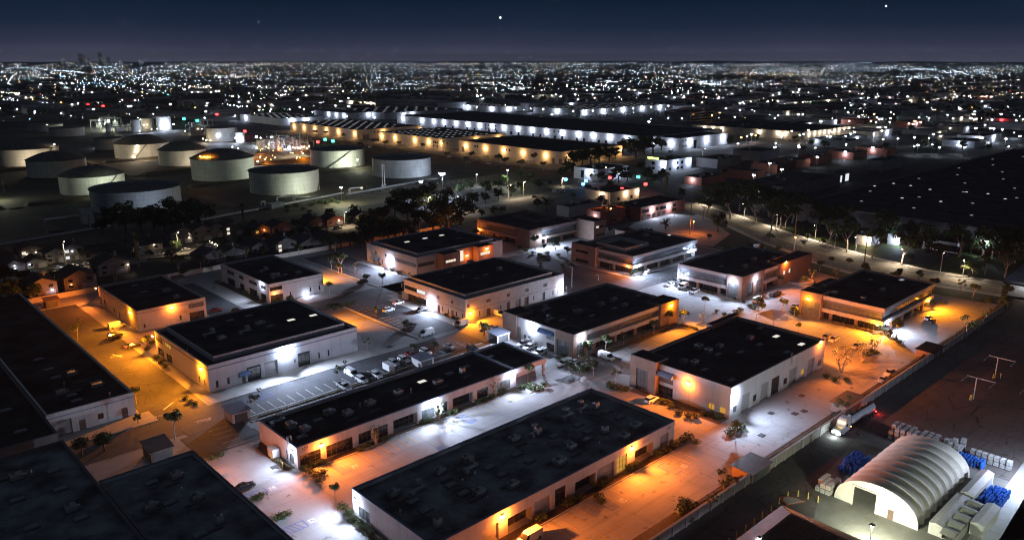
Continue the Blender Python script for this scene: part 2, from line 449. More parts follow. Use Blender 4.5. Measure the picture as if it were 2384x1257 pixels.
def wall_face(mb, O, U, N, L, H, ops, m=0, z0=0.0):
    """wall panel from O along U, with real recesses at ops = (u0,u1,z0,z1,depth)"""
    us = sorted({0.0, L} | {min(max(o[i], 0), L) for o in ops for i in (0, 1)})
    zs = sorted({z0, H} | {min(max(o[i], z0), H) for o in ops for i in (2, 3)})
    pt = lambda u, z, d=0.0: (O[0] + U[0] * u - N[0] * d, O[1] + U[1] * u - N[1] * d, z)
    for a, b in zip(us, us[1:]):
        for c, d in zip(zs, zs[1:]):
            um, zm = (a + b) / 2, (c + d) / 2
            if any(o[0] < um < o[1] and o[2] < zm < o[3] for o in ops): continue
            mb.quad(pt(a, c), pt(b, c), pt(b, d), pt(a, d), m)
    for u0, u1, c, d, dp in ops:
        mb.quad(pt(u0, c), pt(u0, c, dp), pt(u0, d, dp), pt(u0, d), m)
        mb.quad(pt(u1, c, dp), pt(u1, c), pt(u1, d), pt(u1, d, dp), m)
        mb.quad(pt(u0, d, dp), pt(u1, d, dp), pt(u1, d), pt(u0, d), m)
        if c > z0 + 0.02: mb.quad(pt(u0, c), pt(u1, c), pt(u1, c, dp), pt(u0, c, dp), m)
        elif dp > 0.8: pass
KINDS = {'win': (0.18, 'window', M_lglass, 1.5), 'store': (0.35, 'storefront_window', M_glass, 1.5), 'entry': (1.9, 'storefront_window', M_glass, 1.6),
         'door': (0.2, 'door', M_glass, 9), 'ddoor': (0.18, 'door', M_ddoor, 9), 'roll': (0.55, 'roller_door', M_door, 0), 'droll': (0.45, 'roller_door', M_ddoor, 0),
         'vent': (0.22, 'louvre_vent', M_ddoor, 0), 'amber': (0.25, 'window', G_awin, 1.3), 'lit': (0.25, 'window', G_win, 1.4), 'grid': (0.3, 'glazed_screen', M_lglass, 1.6), 'slit': (0.2, 'window', M_glass, 9)}
def fill(root, O, U, N, op):
    """the window, door or shutter that fills an opening"""
    u0, u1, z0, z1, kind = op
    dp, nm, gm, pitch = KINDS[kind]
    mb = MB()
    def slab(a, b, c, d, d0, d1, m):
        q = [(O[0] + U[0] * u - N[0] * dd, O[1] + U[1] * u - N[1] * dd, z) for z in (c, d) for u, dd in ((a, d0), (b, d0), (b, d1), (a, d1))]
        mb.add(q, [(3, 2, 1, 0), (4, 5, 6, 7), (0, 1, 5, 4), (1, 2, 6, 5), (2, 3, 7, 6), (3, 0, 4, 7)], m)
    e = 0.004
    slab(u0 + e, u1 - e, z0 + e, z1 - e, dp - 0.02, dp + 0.05, 0)
    if kind in ('roll', 'droll', 'vent'):
        n = max(3, int((z1 - z0) / (0.55 if kind != 'vent' else 0.22)))
        for i in range(n):
            a = z0 + (z1 - z0) * i / n
            slab(u0 + 0.05, u1 - 0.05, a + 0.03, a + (z1 - z0) / n - 0.05, dp - 0.06, dp - 0.02, 0)
    else:
        f = 0.07
        slab(u0 + e, u0 + f, z0 + e, z1 - e, dp - 0.09, dp - 0.02, 1); slab(u1 - f, u1 - e, z0 + e, z1 - e, dp - 0.09, dp - 0.02, 1)
        slab(u0 + f, u1 - f, z1 - f, z1 - e, dp - 0.09, dp - 0.02, 1); slab(u0 + f, u1 - f, z0 + e, z0 + f, dp - 0.09, dp - 0.02, 1)
        n = int((u1 - u0) / pitch + 0.5)
        for i in range(1, n):
            u = u0 + (u1 - u0) * i / n; slab(u - 0.035, u + 0.035, z0 + f, z1 - f, dp - 0.08, dp - 0.02, 1)
        if z1 - z0 > 2.2:
            k = int((z1 - z0) / 1.5)
            for i in range(1, k + 1):
                z = z0 + (z1 - z0) * i / (k + 1); slab(u0 + f, u1 - f, z - 0.03, z + 0.03, dp - 0.07, dp - 0.02, 1)
    return mb.build(nm, [gm, M_frame], root)

# ================================================================== THE SETTING
mb = MB()
nn = 96
pts = [(0, 0)] 
ringpts = []
for rr in (1500, 6000, 42000):
    ringpts.append([(rr * math.cos(2 * math.pi * i / nn), rr * math.sin(2 * math.pi * i / nn), 0.0) for i in range(nn)])
base = ringpts[0] + ringpts[1] + ringpts[2]
fs = [tuple(range(nn))]
for k in range(2):
    fs += [(k * nn + i, k * nn + (i + 1) % nn, (k + 1) * nn + (i + 1) % nn, (k + 1) * nn + i) for i in range(nn)]
mb.add(base, fs)
struct(mb, 'ground', M_land)

def sheet(name, polys, z, m):
    mb = MB()
    for p in polys: mb.flat(p, z)
    return struct(mb, name, m)
def rect(x0, x1, y0, y1): return [(x0, y0), (x1, y0), (x1, y1), (x0, y1)]
Z1, Z2, Z3, Z4 = 0.03, 0.06, 0.09, 0.11
sheet('lot_concrete', [[(-10, 77), (330, 77), (326, 110), (322, 140), (330, 165), (335, 190), (330, 200), (330, 334), (-10, 334)]], Z1, M_conc)
sheet('lot_asphalt', [rect(62, 160, 183.5, 197.5), rect(147, 166, 200, 250), rect(171.5, 189, 250.2, 326), rect(105, 117.5, 262, 320), rect(58, 73, 197.7, 321),
                      rect(37, 61.8, 185, 197.5), rect(108, 190, 250.2, 261.8), rect(221, 256, 186, 262), rect(256.2, 300, 186, 199), rect(60, 75.5, 170, 183.2), rect(300, 328, 196, 240)], Z2, M_asph)
sheet('yard_asphalt', [[(60, -120), (372, -120), (364, 30), (352, 76.3), (60, 76.3)]], Z1, M_yard)
sheet('walk', [rect(73.2, 76.6, 206, 321), rect(74, 127, 198, 205.3), rect(163, 167.6, 203, 245), rect(170, 219, 198.5, 202.9), rect(186.5, 190.8, 262.5, 303),
               rect(117.6, 127.5, 268, 314), rect(36, 60, 197.8, 205), rect(256, 263.5, 150, 181), rect(200, 263, 262.2, 268)], Z3, M_walk)
# kerbs: real steps
mb = MB()
for x0, x1, y0, y1 in [(77, 160, 183.0, 183.4), (77, 160, 180.0, 180.3), (145.6, 146.6, 200, 250), (170.2, 171.2, 262, 326), (103, 104, 320, 321), (57.2, 57.9, 206, 320), (117.5, 117.7, 262, 268),
                       (75, 127, 197.5, 197.8), (36, 60, 197.5, 197.8), (256, 256.4, 200, 262), (220.4, 221, 204, 262), (262, 262.3, 150, 182), (74, 150, 147.6, 147.9), (74, 147, 96.4, 96.7)]:
    mb.box(x0, x1, y0, y1, 0.0, 0.17)
struct(mb, 'kerb', M_kerb)
# planting strips
sheet('planter_soil', [rect(77, 160, 180.3, 183.0), rect(74, 142, 147.9, 149.9), rect(74, 147, 96.7, 98.8), rect(71, 73.3, 101, 125), rect(71.5, 73.8, 151, 168), rect(76, 122, 77.4, 81), rect(122, 330, 77.4, 80.2),
                       rect(163.5, 167.8, 97, 126), rect(176, 222, 148.5, 152.1), rect(146.8, 147.6, 200, 250), rect(124.5, 127.4, 271, 313)], Z3 + 0.03, M_mulch)
# roads
road_near = [(350, 40), (347, 77), (341, 112), (336, 139), (343, 160), (352, 174), (363, 197), (384, 229), (400, 262), (420, 310), (436, 352)]
road_far = [(367, 40), (364, 81), (361, 118), (367, 144), (376, 169), (392, 206), (411, 242), (430, 285), (448, 330), (462, 352)]
sheet('road', [road_near + road_far[::-1]], Z2, M_road)
sheet('boulevard', [[(240, 341), (280, 346), (328, 354), (401, 364), (460, 366), (700, 390), (1400, 430), (1400, 455), (700, 418), (480, 392), (431, 384), (348, 377), (316, 374), (236, 371)]], Z1, M_road)
sheet('residential_street', [[(-40, 371), (236, 369), (262, 367), (262, 377), (236, 380), (-40, 384)]], Z2, mat('old_street_asphalt', (0.15, 0.138, 0.115), (0.20, 0.185, 0.155), scale=0.1, fine=0.2))
sheet('road_kerb_walk', [[(x - 4.5, y) for x, y in road_near[:9]] + [(x - 0.6, y) for x, y in road_near[:9]][::-1],
                         [(x + 0.5, y) for x, y in road_far[:8]] + [(x + 3.5, y) for x, y in road_far[:8]][::-1]], Z3, M_walk)
tag(sheet('lawn_grass', [[(328, 84), (341, 84), (336, 112), (331, 139), (338, 160), (347, 174), (357, 196), (340, 200), (333, 168), (325, 140), (326, 110)],
                     [(366, 60), (420, 60), (420, 120), (366, 118)], [(372, 142), (420, 130), (420, 208), (396, 204)]], Z1 + 0.01, M_grass), kind='structure')
sheet('sports_court', [[P(2335, 655), P(2384, 612), P(2384, 705), P(2330, 690)]], Z3, mat('court_surface', (0.10, 0.14, 0.22), (0.12, 0.16, 0.25)))
sheet('pale_lot', [[P(1420, 566), P(1475, 520), P(1560, 497), P(1640, 505), P(1700, 545), P(1660, 575), P(1560, 560)]], Z2, mat('pale_lot_concrete', (0.34, 0.32, 0.31), (0.42, 0.40, 0.385), scale=0.05, fine=0.15, joints=(6, 6, 0.75, 'xy')))
# tank farm ground: dirt roads around bunds
sheet('tank_farm_ground', [rect(-200, 462, 462, 1250)], Z1, mat('oily_gravel', (0.050, 0.050, 0.040), (0.085, 0.082, 0.062), scale=0.03, fine=0.3))
sheet('dirt_track', [rect(-200, 455, 562, 568), rect(-200, 455, 656, 664), rect(-200, 455, 757, 763), rect(204, 212, 470, 900), rect(308, 316, 470, 900), rect(100, 108, 470, 900), rect(-200, 470, 455, 474), rect(-200, 470, 846, 854)], Z2, M_dirt)
sheet('pipe_corridor', [[(-200, 425), (470, 425), (470, 455), (-200, 455)]], Z2, M_dirt)
sheet('warehouse_yard', [rect(475, 640, 455, 980), rect(645, 700, 380, 1000), rect(700, 840, 400, 474)], Z2, mat('far_yard', (0.15, 0.145, 0.14), (0.20, 0.195, 0.19), scale=0.03, fine=0.2))
# earth bunds between the tanks
for i, (x0, x1, y0, y1) in enumerate([(110, 203, 570, 574), (214, 307, 570, 574), (318, 420, 570, 574), (110, 203, 665, 669), (214, 307, 665, 669), (318, 420, 665, 669), (110, 203, 766, 770), (214, 307, 766, 770), (20, 99, 570, 574)]):
    mb = MB(); mb.frus((x0, x1, y0 - 3, y1 + 3), (x0 + 2, x1 - 2, y0, y1), 0, 2.0); struct(mb, 'earth_bund', mat('bund_earth', (0.06, 0.052, 0.036), (0.10, 0.088, 0.062), scale=0.2, fine=0.3))

# paint on the ground
wl = MB(); yl = MB(); bl = MB()
def ln(mb, x0, y0, x1, y1, w=0.12, z=0.10):
    dx, dy = x1 - x0, y1 - y0; d = math.hypot(dx, dy); nx, ny = -dy / d * w, dx / d * w
    mb.quad((x0 - nx, y0 - ny, z), (x1 - nx, y1 - ny, z), (x1 + nx, y1 + ny, z), (x0 + nx, y0 + ny, z))
def stalls(mb, x0, y0, n, step, dx, dy, along='x', w=0.1, z=0.085):
    for i in range(n):
        a, b = (x0 + i * step, y0) if along == 'x' else (x0, y0 + i * step)
        ln(mb, a, b, a + dx, b + dy, w, z)
stalls(wl, 80, 184.0, 27, 2.9, 0, 5.2)                       # front of the blue-white hall
stalls(wl, 147.4, 202, 17, 2.8, 5.2, 0, 'y')                 # dark lot left of the two storey hall
stalls(wl, 176, 264, 21, 2.8, 5.0, 0, 'y')
stalls(wl, 118.2, 270, 15, 2.8, 5.0, 0, 'y', z=0.115)
stalls(wl, 222, 206, 18, 2.8, 5.0, 0, 'y')
stalls(wl, 66.5, 171, 5, 2.8, 5.0, 0, 'y')
stalls(yl, 77, 141.5, 24, 2.75, 0, 5.4, z=0.05)
stalls(yl, 78, 90.5, 25, 2.75, 0, 5.4, z=0.05)
stalls(yl, 157.5, 97.5, 10, 2.75, 5.4, 0, 'y', 0.13, z=0.05)
stalls(yl, 178, 142.5, 14, 2.75, 0, 5.4, z=0.05)
stalls(yl, 268, 88.5, 14, 2.75, 0, 5.0, z=0.05)
stalls(yl, 256.8, 98, 9, 2.75, 5.0, 0, 'y', z=0.05)
stalls(wl, 268, 143.5, 15, 2.75, 0, 5.0, z=0.05)
stalls(yl, 80, 82.5, 12, 2.75, 0, 4.5, z=0.05)
stalls(wl, 302, 197, 14, 2.8, 5, 0, 'y'); stalls(wl, 258, 187, 14, 2.8, 0, 5)
def hatch(mb, x0, y0, w, d, z=0.055):
    for a in ((x0, y0, x0 + w, y0), (x0, y0 + d, x0 + w, y0 + d), (x0, y0, x0, y0 + d), (x0 + w, y0, x0 + w, y0 + d)): ln(mb, *a, 0.08, z)
    for i in range(1, 5): ln(mb, x0 + w * i / 5, y0, x0 + w * (i - 1) / 5, y0 + d, 0.07, z + 0.004)
def wheelchair(mb, wb, x, y, z=0.05, s=1.0):
    """painted access symbol: square, ring and figure"""
    wb.quad((x - .75 * s, y - .75 * s, z), (x + .75 * s, y - .75 * s, z), (x + .75 * s, y + .75 * s, z), (x - .75 * s, y + .75 * s, z))
    for i in range(8):
        a, b = math.pi * (0.9 + i * 0.15), math.pi * (0.9 + (i + 1) * 0.15)
        ln(mb, x + .36 * s * math.cos(a), y - .12 * s + .36 * s * math.sin(a), x + .36 * s * math.cos(b), y - .12 * s + .36 * s * math.sin(b), 0.05 * s, z + 0.006)
    ln(mb, x - .08 * s, y + .5 * s, x - .05 * s, y - .05 * s, 0.07 * s, z + 0.006); ln(mb, x - .05 * s, y - .05 * s, x + .35 * s, y - .08 * s, 0.06 * s, z + 0.006); ln(mb, x + .35 * s, y - .08 * s, x + .5 * s, y - .45 * s, 0.06 * s, z + 0.006)
for px, py in [(1103, 970), (815, 1083), (1055, 1040)]:
    x, y = P(px, py); hatch(bl, x - 3.4, y - 2.5, 2.4, 5.0); wheelchair(bl, wl, x + 0.6, y - 1.2)
for px, py in [(1425, 1165), (1570, 1085)]:
    x, y = P(px, py); hatch(bl, x - 3.0, y - 2.5, 2.4, 5.0); wheelchair(bl, wl, x + 1.6, y - 1.5)
for px, py in [(592, 1145), (682, 1222)]:
    x, y = P(px, py); hatch(bl, x - 2.4, y - 2.4, 4.6, 2.6); wheelchair(bl, wl, x + 3.6, y - 1.2)
x, y = P(640, 915); hatch(bl, x - 6, y - 1.5, 5, 3.4, 0.13)
# lane lines on the roads
def lane(near, far, t, dash, mb, w=0.1):
    k = 0
    cl = [((1 - t) * a[0] + t * b[0], (1 - t) * a[1] + t * b[1]) for a, b in zip(near, far)]
    for a, b in zip(cl, cl[1:]):
        d = math.dist(a, b); s = 0
        while s < d:
            e_ = min(s + (3 if dash else d), d)
            ln(mb, a[0] + (b[0] - a[0]) * s / d, a[1] + (b[1] - a[1]) * s / d, a[0] + (b[0] - a[0]) * e_ / d, a[1] + (b[1] - a[1]) * e_ / d, w, 0.085)
            s = e_ + (9 if dash else 0.01)
nr10, fr10 = road_near[:10], road_far[:10]
for t, dsh, m_ in ((0.25, True, wl), (0.47, False, yl), (0.53, False, yl), (0.75, True, wl), (0.05, False, wl), (0.95, False, wl)): lane(nr10, fr10, t, dsh, m_)
for yy, dsh in ((0.3, True), (0.5, False), (0.7, True)):
    a = [(280, 346), (328, 354), (401, 364), (460, 366), (700, 390)]; b = [(316, 374), (348, 377), (431, 384), (480, 392), (700, 418)]
    lane(a, b, yy, dsh, wl if dsh else yl, 0.14)
for k in range(6):
    a, b = P(1640 + k * 7, 523 + k * 2), P(1652 + k * 7, 521 + k * 2); ln(wl, a[0], a[1], b[0], b[1], 0.25, 0.09)
# stop bars
ln(wl, *P(380, 955), *P(403, 937), 0.25, 0.1); ln(wl, *P(262, 826), *P(285, 831), 0.25, 0.1); ln(wl, *P(455, 983), *P(491, 973), 0.2, 0.1)
struct(wl, 'white_road_markings', M_line); struct(yl, 'yellow_road_markings', M_yline); struct(bl, 'blue_parking_markings', M_bline)
for px, py, rz in [(371, 971, 0.0), (272, 831, 0.0), (478, 983, 0.0)]:
    x, y = P(px, py); o = text_mesh('STOP', 1.5, None, M_line, (x, y, 0.10), (0, 0, rz), 'stop_road_marking', 0.002); o['kind'] = 'structure'
# drains and manholes
mb = MB()
for px, py in [(640, 1087), (908, 807), (1850, 963), (1872, 957), (1795, 962), (1773, 1013), (1866, 921), (1300, 885), (820, 684), (478, 683)]:
    x, y = P(px, py); mb.box(x - .9, x + .9, y - .7, y + .7, 0.0, 0.125)
struct(mb, 'drain_cover', mat('cast_iron', (0.04, 0.04, 0.04), (0.06, 0.06, 0.06), scale=3))
mb = MB()
for px, py, w, d in [(578, 1010, 5, 4), (815, 684, 5, 4), (1325, 883, 6, 4), (1450, 700, 5, 4), (1636, 755, 5, 3)]:
    x, y = P(px, py); mb.flat(rect(x - w / 2, x + w / 2, y - d / 2, y + d / 2), 0.118)
struct(mb, 'tarmac_patch', mat('dark_patch', (0.05, 0.05, 0.052), (0.08, 0.08, 0.082), scale=0.5, fine=0.2))

# ================================================================== BUSINESS PARK BUILDINGS
def rooftop_unit(root, x, y, z, kind='ac', big=1.0):
    mb = MB(); r = rnd.uniform
    if kind == 'ac':
        w, d, h = 1.1 * big * r(.8, 1.2), .8 * big * r(.8, 1.2), 1.15 * big * r(.8, 1.15)
        mb.box(x - w - .2, x + w + .2, y - d - .2, y + d + .2, z, z + .25, 1)
        mb.box(x - w, x + w, y - d, y + d, z + .25, z + .25 + h)
        mb.cyl(x - w * .4, y, z + .25 + h, z + .42 + h, d * .62, d * .62, 10, 1)
        mb.box(x + w, x + w + .7, y - d * .5, y + d * .5, z + .3, z + .9, 0)
        for k in range(3): mb.box(x - w - .03, x - w, y - d * .8, y + d * .8, z + .45 + k * .28, z + .55 + k * .28, 1)
    elif kind == 'tall':
        mb.box(x - .8, x + .8, y - .7, y + .7, z, z + .2, 1); mb.frus((x - .7, x + .7, y - .6, y + .6), (x - .7, x + .7, y - .6, y + .6), z + .2, z + 1.9, 0)
        mb.cyl(x, y, z + 1.9, z + 2.1, .5, .5, 10, 1)
    elif kind == 'duct':
        mb.box(x - 2.2, x + 1.2, y - .35, y + .35, z + .3, z + .85, 0); mb.box(x + 1.2, x + 1.9, y - .35, y + 1.5, z + .3, z + .85, 0); mb.box(x - 2.2, x - 1.5, y - 1.2, y - .35, z, z + .85, 0)
        mb.box(x + .9, x + 2.2, y + 1.5, y + 2.6, z, z + 1.4, 0)
    elif kind == 'curb':
        mb.box(x - 1.5, x + 1.5, y - .28, y + .28, z, z + .45, 0); mb.box(x - 1.7, x + 1.7, y - .4, y + .4, z, z + .12, 1)
    elif kind == 'pipe':
        mb.cyl(x, y, z, z + 1.3, .12, .12, 8, 0); mb.cyl(x, y, z + 1.3, z + 1.55, .25, .05, 8, 0)
    return mb.build('rooftop_unit' if kind in ('ac', 'tall') else 'vent_pipe' if kind == 'pipe' else 'roof_duct', [M_unit if kind != 'curb' else M_dunit, M_dunit], root)
def skylight(root, x, y, z, m=None, a=1.25, b=.7):
    mb = MB(); mb.box(x - a - .1, x + a + .1, y - b - .1, y + b + .1, z, z + .3, 1); mb.frus((x - a, x + a, y - b, y + b), (x - a + .25, x + a - .25, y - b + .2, y + b - .2), z + .3, z + .5, 0)
    return mb.build('skylight', [m or M_sky, M_dunit], root)
def shell(mb, x0, x1, y0, y1, h, par, S_=(), W_=(), z0=0.0, t=0.3):
    wall_face(mb, (x0, y0), (1, 0), (0, -1), x1 - x0, h, list(S_), 0, z0)
    wall_face(mb, (x0, y0), (0, 1), (-1, 0), y1 - y0, h, list(W_), 0, z0)
    mb.quad((x1, y0, z0), (x1, y1, z0), (x1, y1, h), (x1, y0, h)); mb.quad((x0, y1, z0), (x1, y1, z0), (x1, y1, h), (x0, y1, h))
    r = h - par
    for a in (((x0 + t, y0 + t), (x1 - t, y0 + t)), ((x1 - t, y0 + t), (x1 - t, y1 - t)), ((x1 - t, y1 - t), (x0 + t, y1 - t)), ((x0 + t, y1 - t), (x0 + t, y0 + t))):
        (p, q) = a; mb.quad((p[0], p[1], r), (q[0], q[1], r), (q[0], q[1], h), (p[0], p[1], h))
def coping(root, x0, x1, y0, y1, h, m, t=0.42, o=0.06, hh=0.12):
    mb = MB()
    mb.box(x0 - o, x1 + o, y0 - o, y0 + t, h, h + hh); mb.box(x0 - o, x1 + o, y1 - t, y1 + o, h, h + hh)
    mb.box(x0 - o, x0 + t, y0 + t, y1 - t, h, h + hh); mb.box(x1 - t, x1 + o, y0 + t, y1 - t, h, h + hh)
    mb.build('coping', m, root)
def cv(ops, base, at, h0=2.0):
    out = []
    for pa, pb, z0, z1, k in ops:
        a, b = at(pa, (z0 + z1) / 2), at(pb, (z0 + z1) / 2)
        a, b = sorted((a - base, b - base)); out.append((max(a, .3), b, z0, z1, k))
    return out
def hall(name, label, x0, x1, y0, y1, h, wm, S_=(), W_=(), par=0.8, rm=None, band=None, cm=None, upper=None, cat='building', group=None):
    root = empty(name, (x0, y0, 0), label, cat, group)
    so = cv(S_, x0, lambda p, z: x_at(p, y0, z)); wo_ = cv(W_, y0, lambda p, z: y_at(p, x0, z))
    mb = MB(); shell(mb, x0, x1, y0, y1, h, par, [(a, b, c, d, KINDS[k][0]) for a, b, c, d, k in so], [(a, b, c, d, KINDS[k][0]) for a, b, c, d, k in wo_])
    mb.build('wall', wm, root)
    for op in so: fill(root, (x0, y0), (1, 0), (0, -1), op)
    for op in wo_: fill(root, (x0, y0), (0, 1), (-1, 0), op)
    coping(root, x0, x1, y0, y1, h + .001, cm or M_coping)
    t = 0.3; mb = MB()
    if not upper: mb.flat(rect(x0 + t, x1 - t, y0 + t, y1 - t), h - par)
    else:
        u0, u1, v0, v1, hu = upper
        mb.flat(rect(x0 + t, x1 - t, y0 + t, v0), h - par); mb.flat(rect(x0 + t, u0, v0, y1 - t), h - par); mb.flat(rect(u1, x1 - t, v0, y1 - t), h - par); mb.flat(rect(u0, u1, v1, y1 - t), h - par)
        mb.flat(rect(u0 + .25, u1 - .25, v0 + .25, v1 - .25), hu - .5)
        mu = MB()
        for a in ((u0, u1, v0, v0 + .25), (u0, u1, v1 - .25, v1), (u0, u0 + .25, v0 + .25, v1 - .25), (u1 - .25, u1, v0 + .25, v1 - .25)): mu.box(*a, h - par, hu)
        mu.build('roof_screen', wm, root)
    mb.build('roof', rm or M_roof, root)
    if band:
        bm_, z0, z1 = band; mb = MB(); o = .05
        mb.box(x0 - o, x1 + o, y0 - o, y0 - .002, z0, z1); mb.box(x0 - o, x0 - .002, y0, y1 + o, z0, z1)
        mb.build('cornice_band', bm_, root)
    return root
def units(root, z, cropf, acs=(), talls=(), ducts=(), curbs=(), skys=(), pipes=(), lit=(), dim=()):
    for kind, lst in (('ac', acs), ('tall', talls), ('duct', ducts), ('curb', curbs), ('pipe', pipes)):
        for q in lst:
            x, y = P(*cropf(*q), z + .6); rooftop_unit(root, x, y, z, kind)
    for lst, m in ((skys, None), (lit, G_skyl), (dim, G_skyd)):
        for q in lst:
            x, y = P(*cropf(*q), z + .3); skylight(root, x, y, z, m)
def crop(ox, oy, s): return lambda x, y: (ox + x / s, oy + y / s)
cL1, cL2, cL3 = crop(0, 820, 2.876), crop(800, 820, 2.876), crop(1584, 820, 2.876)
cM1, cM2, cM3 = crop(0, 400, 2.98), crop(800, 400, 2.98), crop(1584, 400, 2.98)
c1, c2, c3, c4, c5 = crop(900, 560, 4.768), crop(1150, 640, 4.768), crop(1450, 700, 4.19), crop(1884, 920, 3.73), crop(340, 680, 4.585)
cF = crop(0, 900, 3.406); K1, K2, K3, K4, K5, K6 = crop(0, 240, 4.768), crop(440, 240, 3.973), crop(0, 480, 4.768), crop(400, 460, 4.768), crop(1180, 360, 4.768), crop(1640, 420, 3.204)
def awning(root, x0, x1, y0, y1, z0, z1, axis, m=None):
    """quarter-round canopy on a wall; axis 's' projects toward -y from y0, 'w' toward -x from x0"""
    mb = MB(); n = 6; d = 1.3; prof = [(d * math.sin(math.pi / 2 * i / n), z0 + (z1 - z0) * math.cos(math.pi / 2 * i / n)) for i in range(n + 1)]
    for (a, za), (b, zb) in zip(prof, prof[1:]):
        if axis == 's': mb.quad((x0, y0 - a, za), (x1, y0 - a, za), (x1, y0 - b, zb), (x0, y0 - b, zb))
        else: mb.quad((x0 - a, y0, za), (x0 - a, y1, za), (x0 - b, y1, zb), (x0 - b, y0, zb))
    for e_ in (0, 1):
        if axis == 's': mb.add([((x0, x1)[e_], y0, z0)] + [((x0, x1)[e_], y0 - a, z) for a, z in prof], [tuple(range(n + 2))])
        else: mb.add([(x0, (y0, y1)[e_], z0)] + [(x0 - a, (y0, y1)[e_], z) for a, z in prof], [tuple(range(n + 2))])
    return mb.build('awning', m or M_awn, root)

# --- the long white hall numbered 377
b8 = hall('business_hall', 'long low white hall with the number 377 over its corner entrance', 74, 142.4, 150, 169, 5.4, M_wall,
          S_=[(699, 747, 0, 3.2, 'store'), (760, 822, 0, 3.2, 'store'), (835, 866, .3, 3.2, 'store'), (870, 904, 0, 3.2, 'store'), (916, 972, 0, 3.4, 'entry'), (982, 1012, .3, 3.2, 'win'), (1017, 1043, .3, 3.2, 'store'), (1054, 1102, 0, 3.4, 'entry'), (1111, 1137, .3, 3.2, 'store'), (1158, 1188, .3, 3.2, 'win')],
          W_=[(666, 685, .4, 3.0, 'win')], rm=M_roof, cm=M_blue)
mb = MB(); mb.box(142.42, 154.6, 154.6, 169, 0, 3.9); mb.box(142.42, 154.6, 150.0, 150.3, 3.9, 5.4); mb.box(154.3, 154.6, 150.3, 169, 3.9, 5.4); mb.box(142.42, 154.3, 168.7, 169, 3.9, 5.4); mb.box(153.9, 154.5, 150.5, 151.1, 0, 3.9); mb.build('corner_canopy', M_wall, b8)
mb = MB(); mb.box(142.42, 154.29, 150.31, 168.69, 3.91, 4.55); mb.build('canopy_roof', M_roof, b8)
mb = MB(); mb.box(142.45, 154.66, 149.94, 150.4, 5.401, 5.52); mb.box(154.2, 154.66, 150.4, 169, 5.401, 5.52); mb.build('coping', M_blue, b8)
units(b8, 4.6, cL2, acs=[(25, 410), (175, 340), (365, 270), (630, 200)], talls=[(795, 130)], curbs=[(60, 440), (210, 380), (400, 300), (660, 225), (830, 155)], skys=[(710, 140), (820, 95), (980, 28)], lit=[(525, 195)], pipes=[(110, 360), (450, 260)])
units(b8, 4.6, cL1, acs=[(2040, 515), (1945, 490), (2200, 400)], ducts=[(1860, 455)], skys=[(2130, 450), (2020, 560)])
for u in (x_at(706, 150, 4.4),): text_mesh('377', 1.15, b8, M_dsteel, (u + .4, 149.96, 4.15), (R(90), 0, 0), 'house_number')
mb = MB()
for dx in (0, .55): mb.box(73.6, 73.75, 153.2 + dx, 153.27 + dx, 0, 6.9)
for k in range(18): mb.box(73.6, 73.72, 153.27, 153.75, .4 + k * .35, .45 + k * .35)
mb.path([(73.7, 153.24, 6.9), (74.6, 153.24, 6.9), (74.6, 153.24, 5.5)], .05); mb.path([(73.7, 153.8, 6.9), (74.6, 153.8, 6.9), (74.6, 153.8, 5.5)], .05)
mb.build('roof_ladder', M_steel, b8)
mb = MB(); mb.box(71.9, 73.6, 158.0, 160.6, .02, 2.3); mb.box(71.85, 73.65, 157.95, 160.65, 2.3, 2.38); mb.build('utility_cabinet', M_wall, b8)
wall_lamp(b8, hit_y(1005, 938, 150), (0, -1), WHITE, 15000)
wall_lamp(b8, hit_y(1189, 869, 150), (0, -1), WHITE, 8000)
wall_lamp(b8, hit_y(748, 1035, 150), (0, -1), SOD, 12000)
wall_lamp(b8, hit_x(681.5, 1050, 74), (-1, 0), WHITE, 5500)

# --- the front hall with the cluttered roof
b9 = hall('business_hall', 'long white hall in front, its dark roof crowded with air units and skylights', 73.4, 146.8, 99, 125.8, 5.9, M_wall,
          S_=[(1182, 1239, 0, 3.4, 'entry'), (1292, 1318, 0, 4.2, 'store'), (1339, 1387, 0, 3.4, 'entry'), (1436, 1459, 0, 4.0, 'amber'), (1478, 1520, 0, 3.4, 'entry'), (1123, 1161, 0, 3.8, 'roll'), (1244, 1283, 0, 3.8, 'roll'), (1390, 1430, 0, 3.8, 'roll'), (1536, 1558, 0, 3.8, 'roll')],
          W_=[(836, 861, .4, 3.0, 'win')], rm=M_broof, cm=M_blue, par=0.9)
units(b9, 5.0, cL2, acs=[(330, 940), (640, 795), (825, 715), (905, 935), (1130, 885), (1445, 730), (1140, 575), (1525, 635), (1880, 562), (1955, 488)], talls=[(1300, 535), (1750, 525), (1690, 365), (630, 1150)],
      ducts=[(500, 915), (855, 765), (1500, 420), (1600, 370), (1290, 530)], curbs=[(385, 978), (690, 842), (905, 692), (1190, 607), (1560, 672), (1395, 720), (1090, 880), (880, 970)],
      skys=[(470, 990), (550, 1050), (720, 882), (803, 937), (977, 765), (1062, 810), (1157, 677), (1247, 722), (1410, 557), (1640, 527), (1500, 597), (1630, 577), (1760, 392), (1850, 430), (1570, 482)], pipes=[(795, 870), (1710, 620), (380, 1080), (960, 985), (1345, 625), (880, 820)])
wall_lamp(b9, hit_y(1168.6, 1200, 99), (0, -1), SOD, 17000)
wall_lamp(b9, hit_y(1471, 1041, 99), (0, -1), SOD, 14000)
wall_lamp(b9, hit_x(828, 1162, 73.4), (-1, 0), WHITE, 8500)
mb = MB(); mb.box(70.4, 73.38, 99.4, 102.6, 2.5, 2.65); mb.box(70.5, 70.65, 99.5, 102.5, .03, 2.5); mb.box(70.65, 73.38, 99.5, 99.65, .03, 2.5); mb.box(70.65, 73.38, 102.35, 102.5, .03, 2.5); mb.build('lean_to', M_bwall, b9)
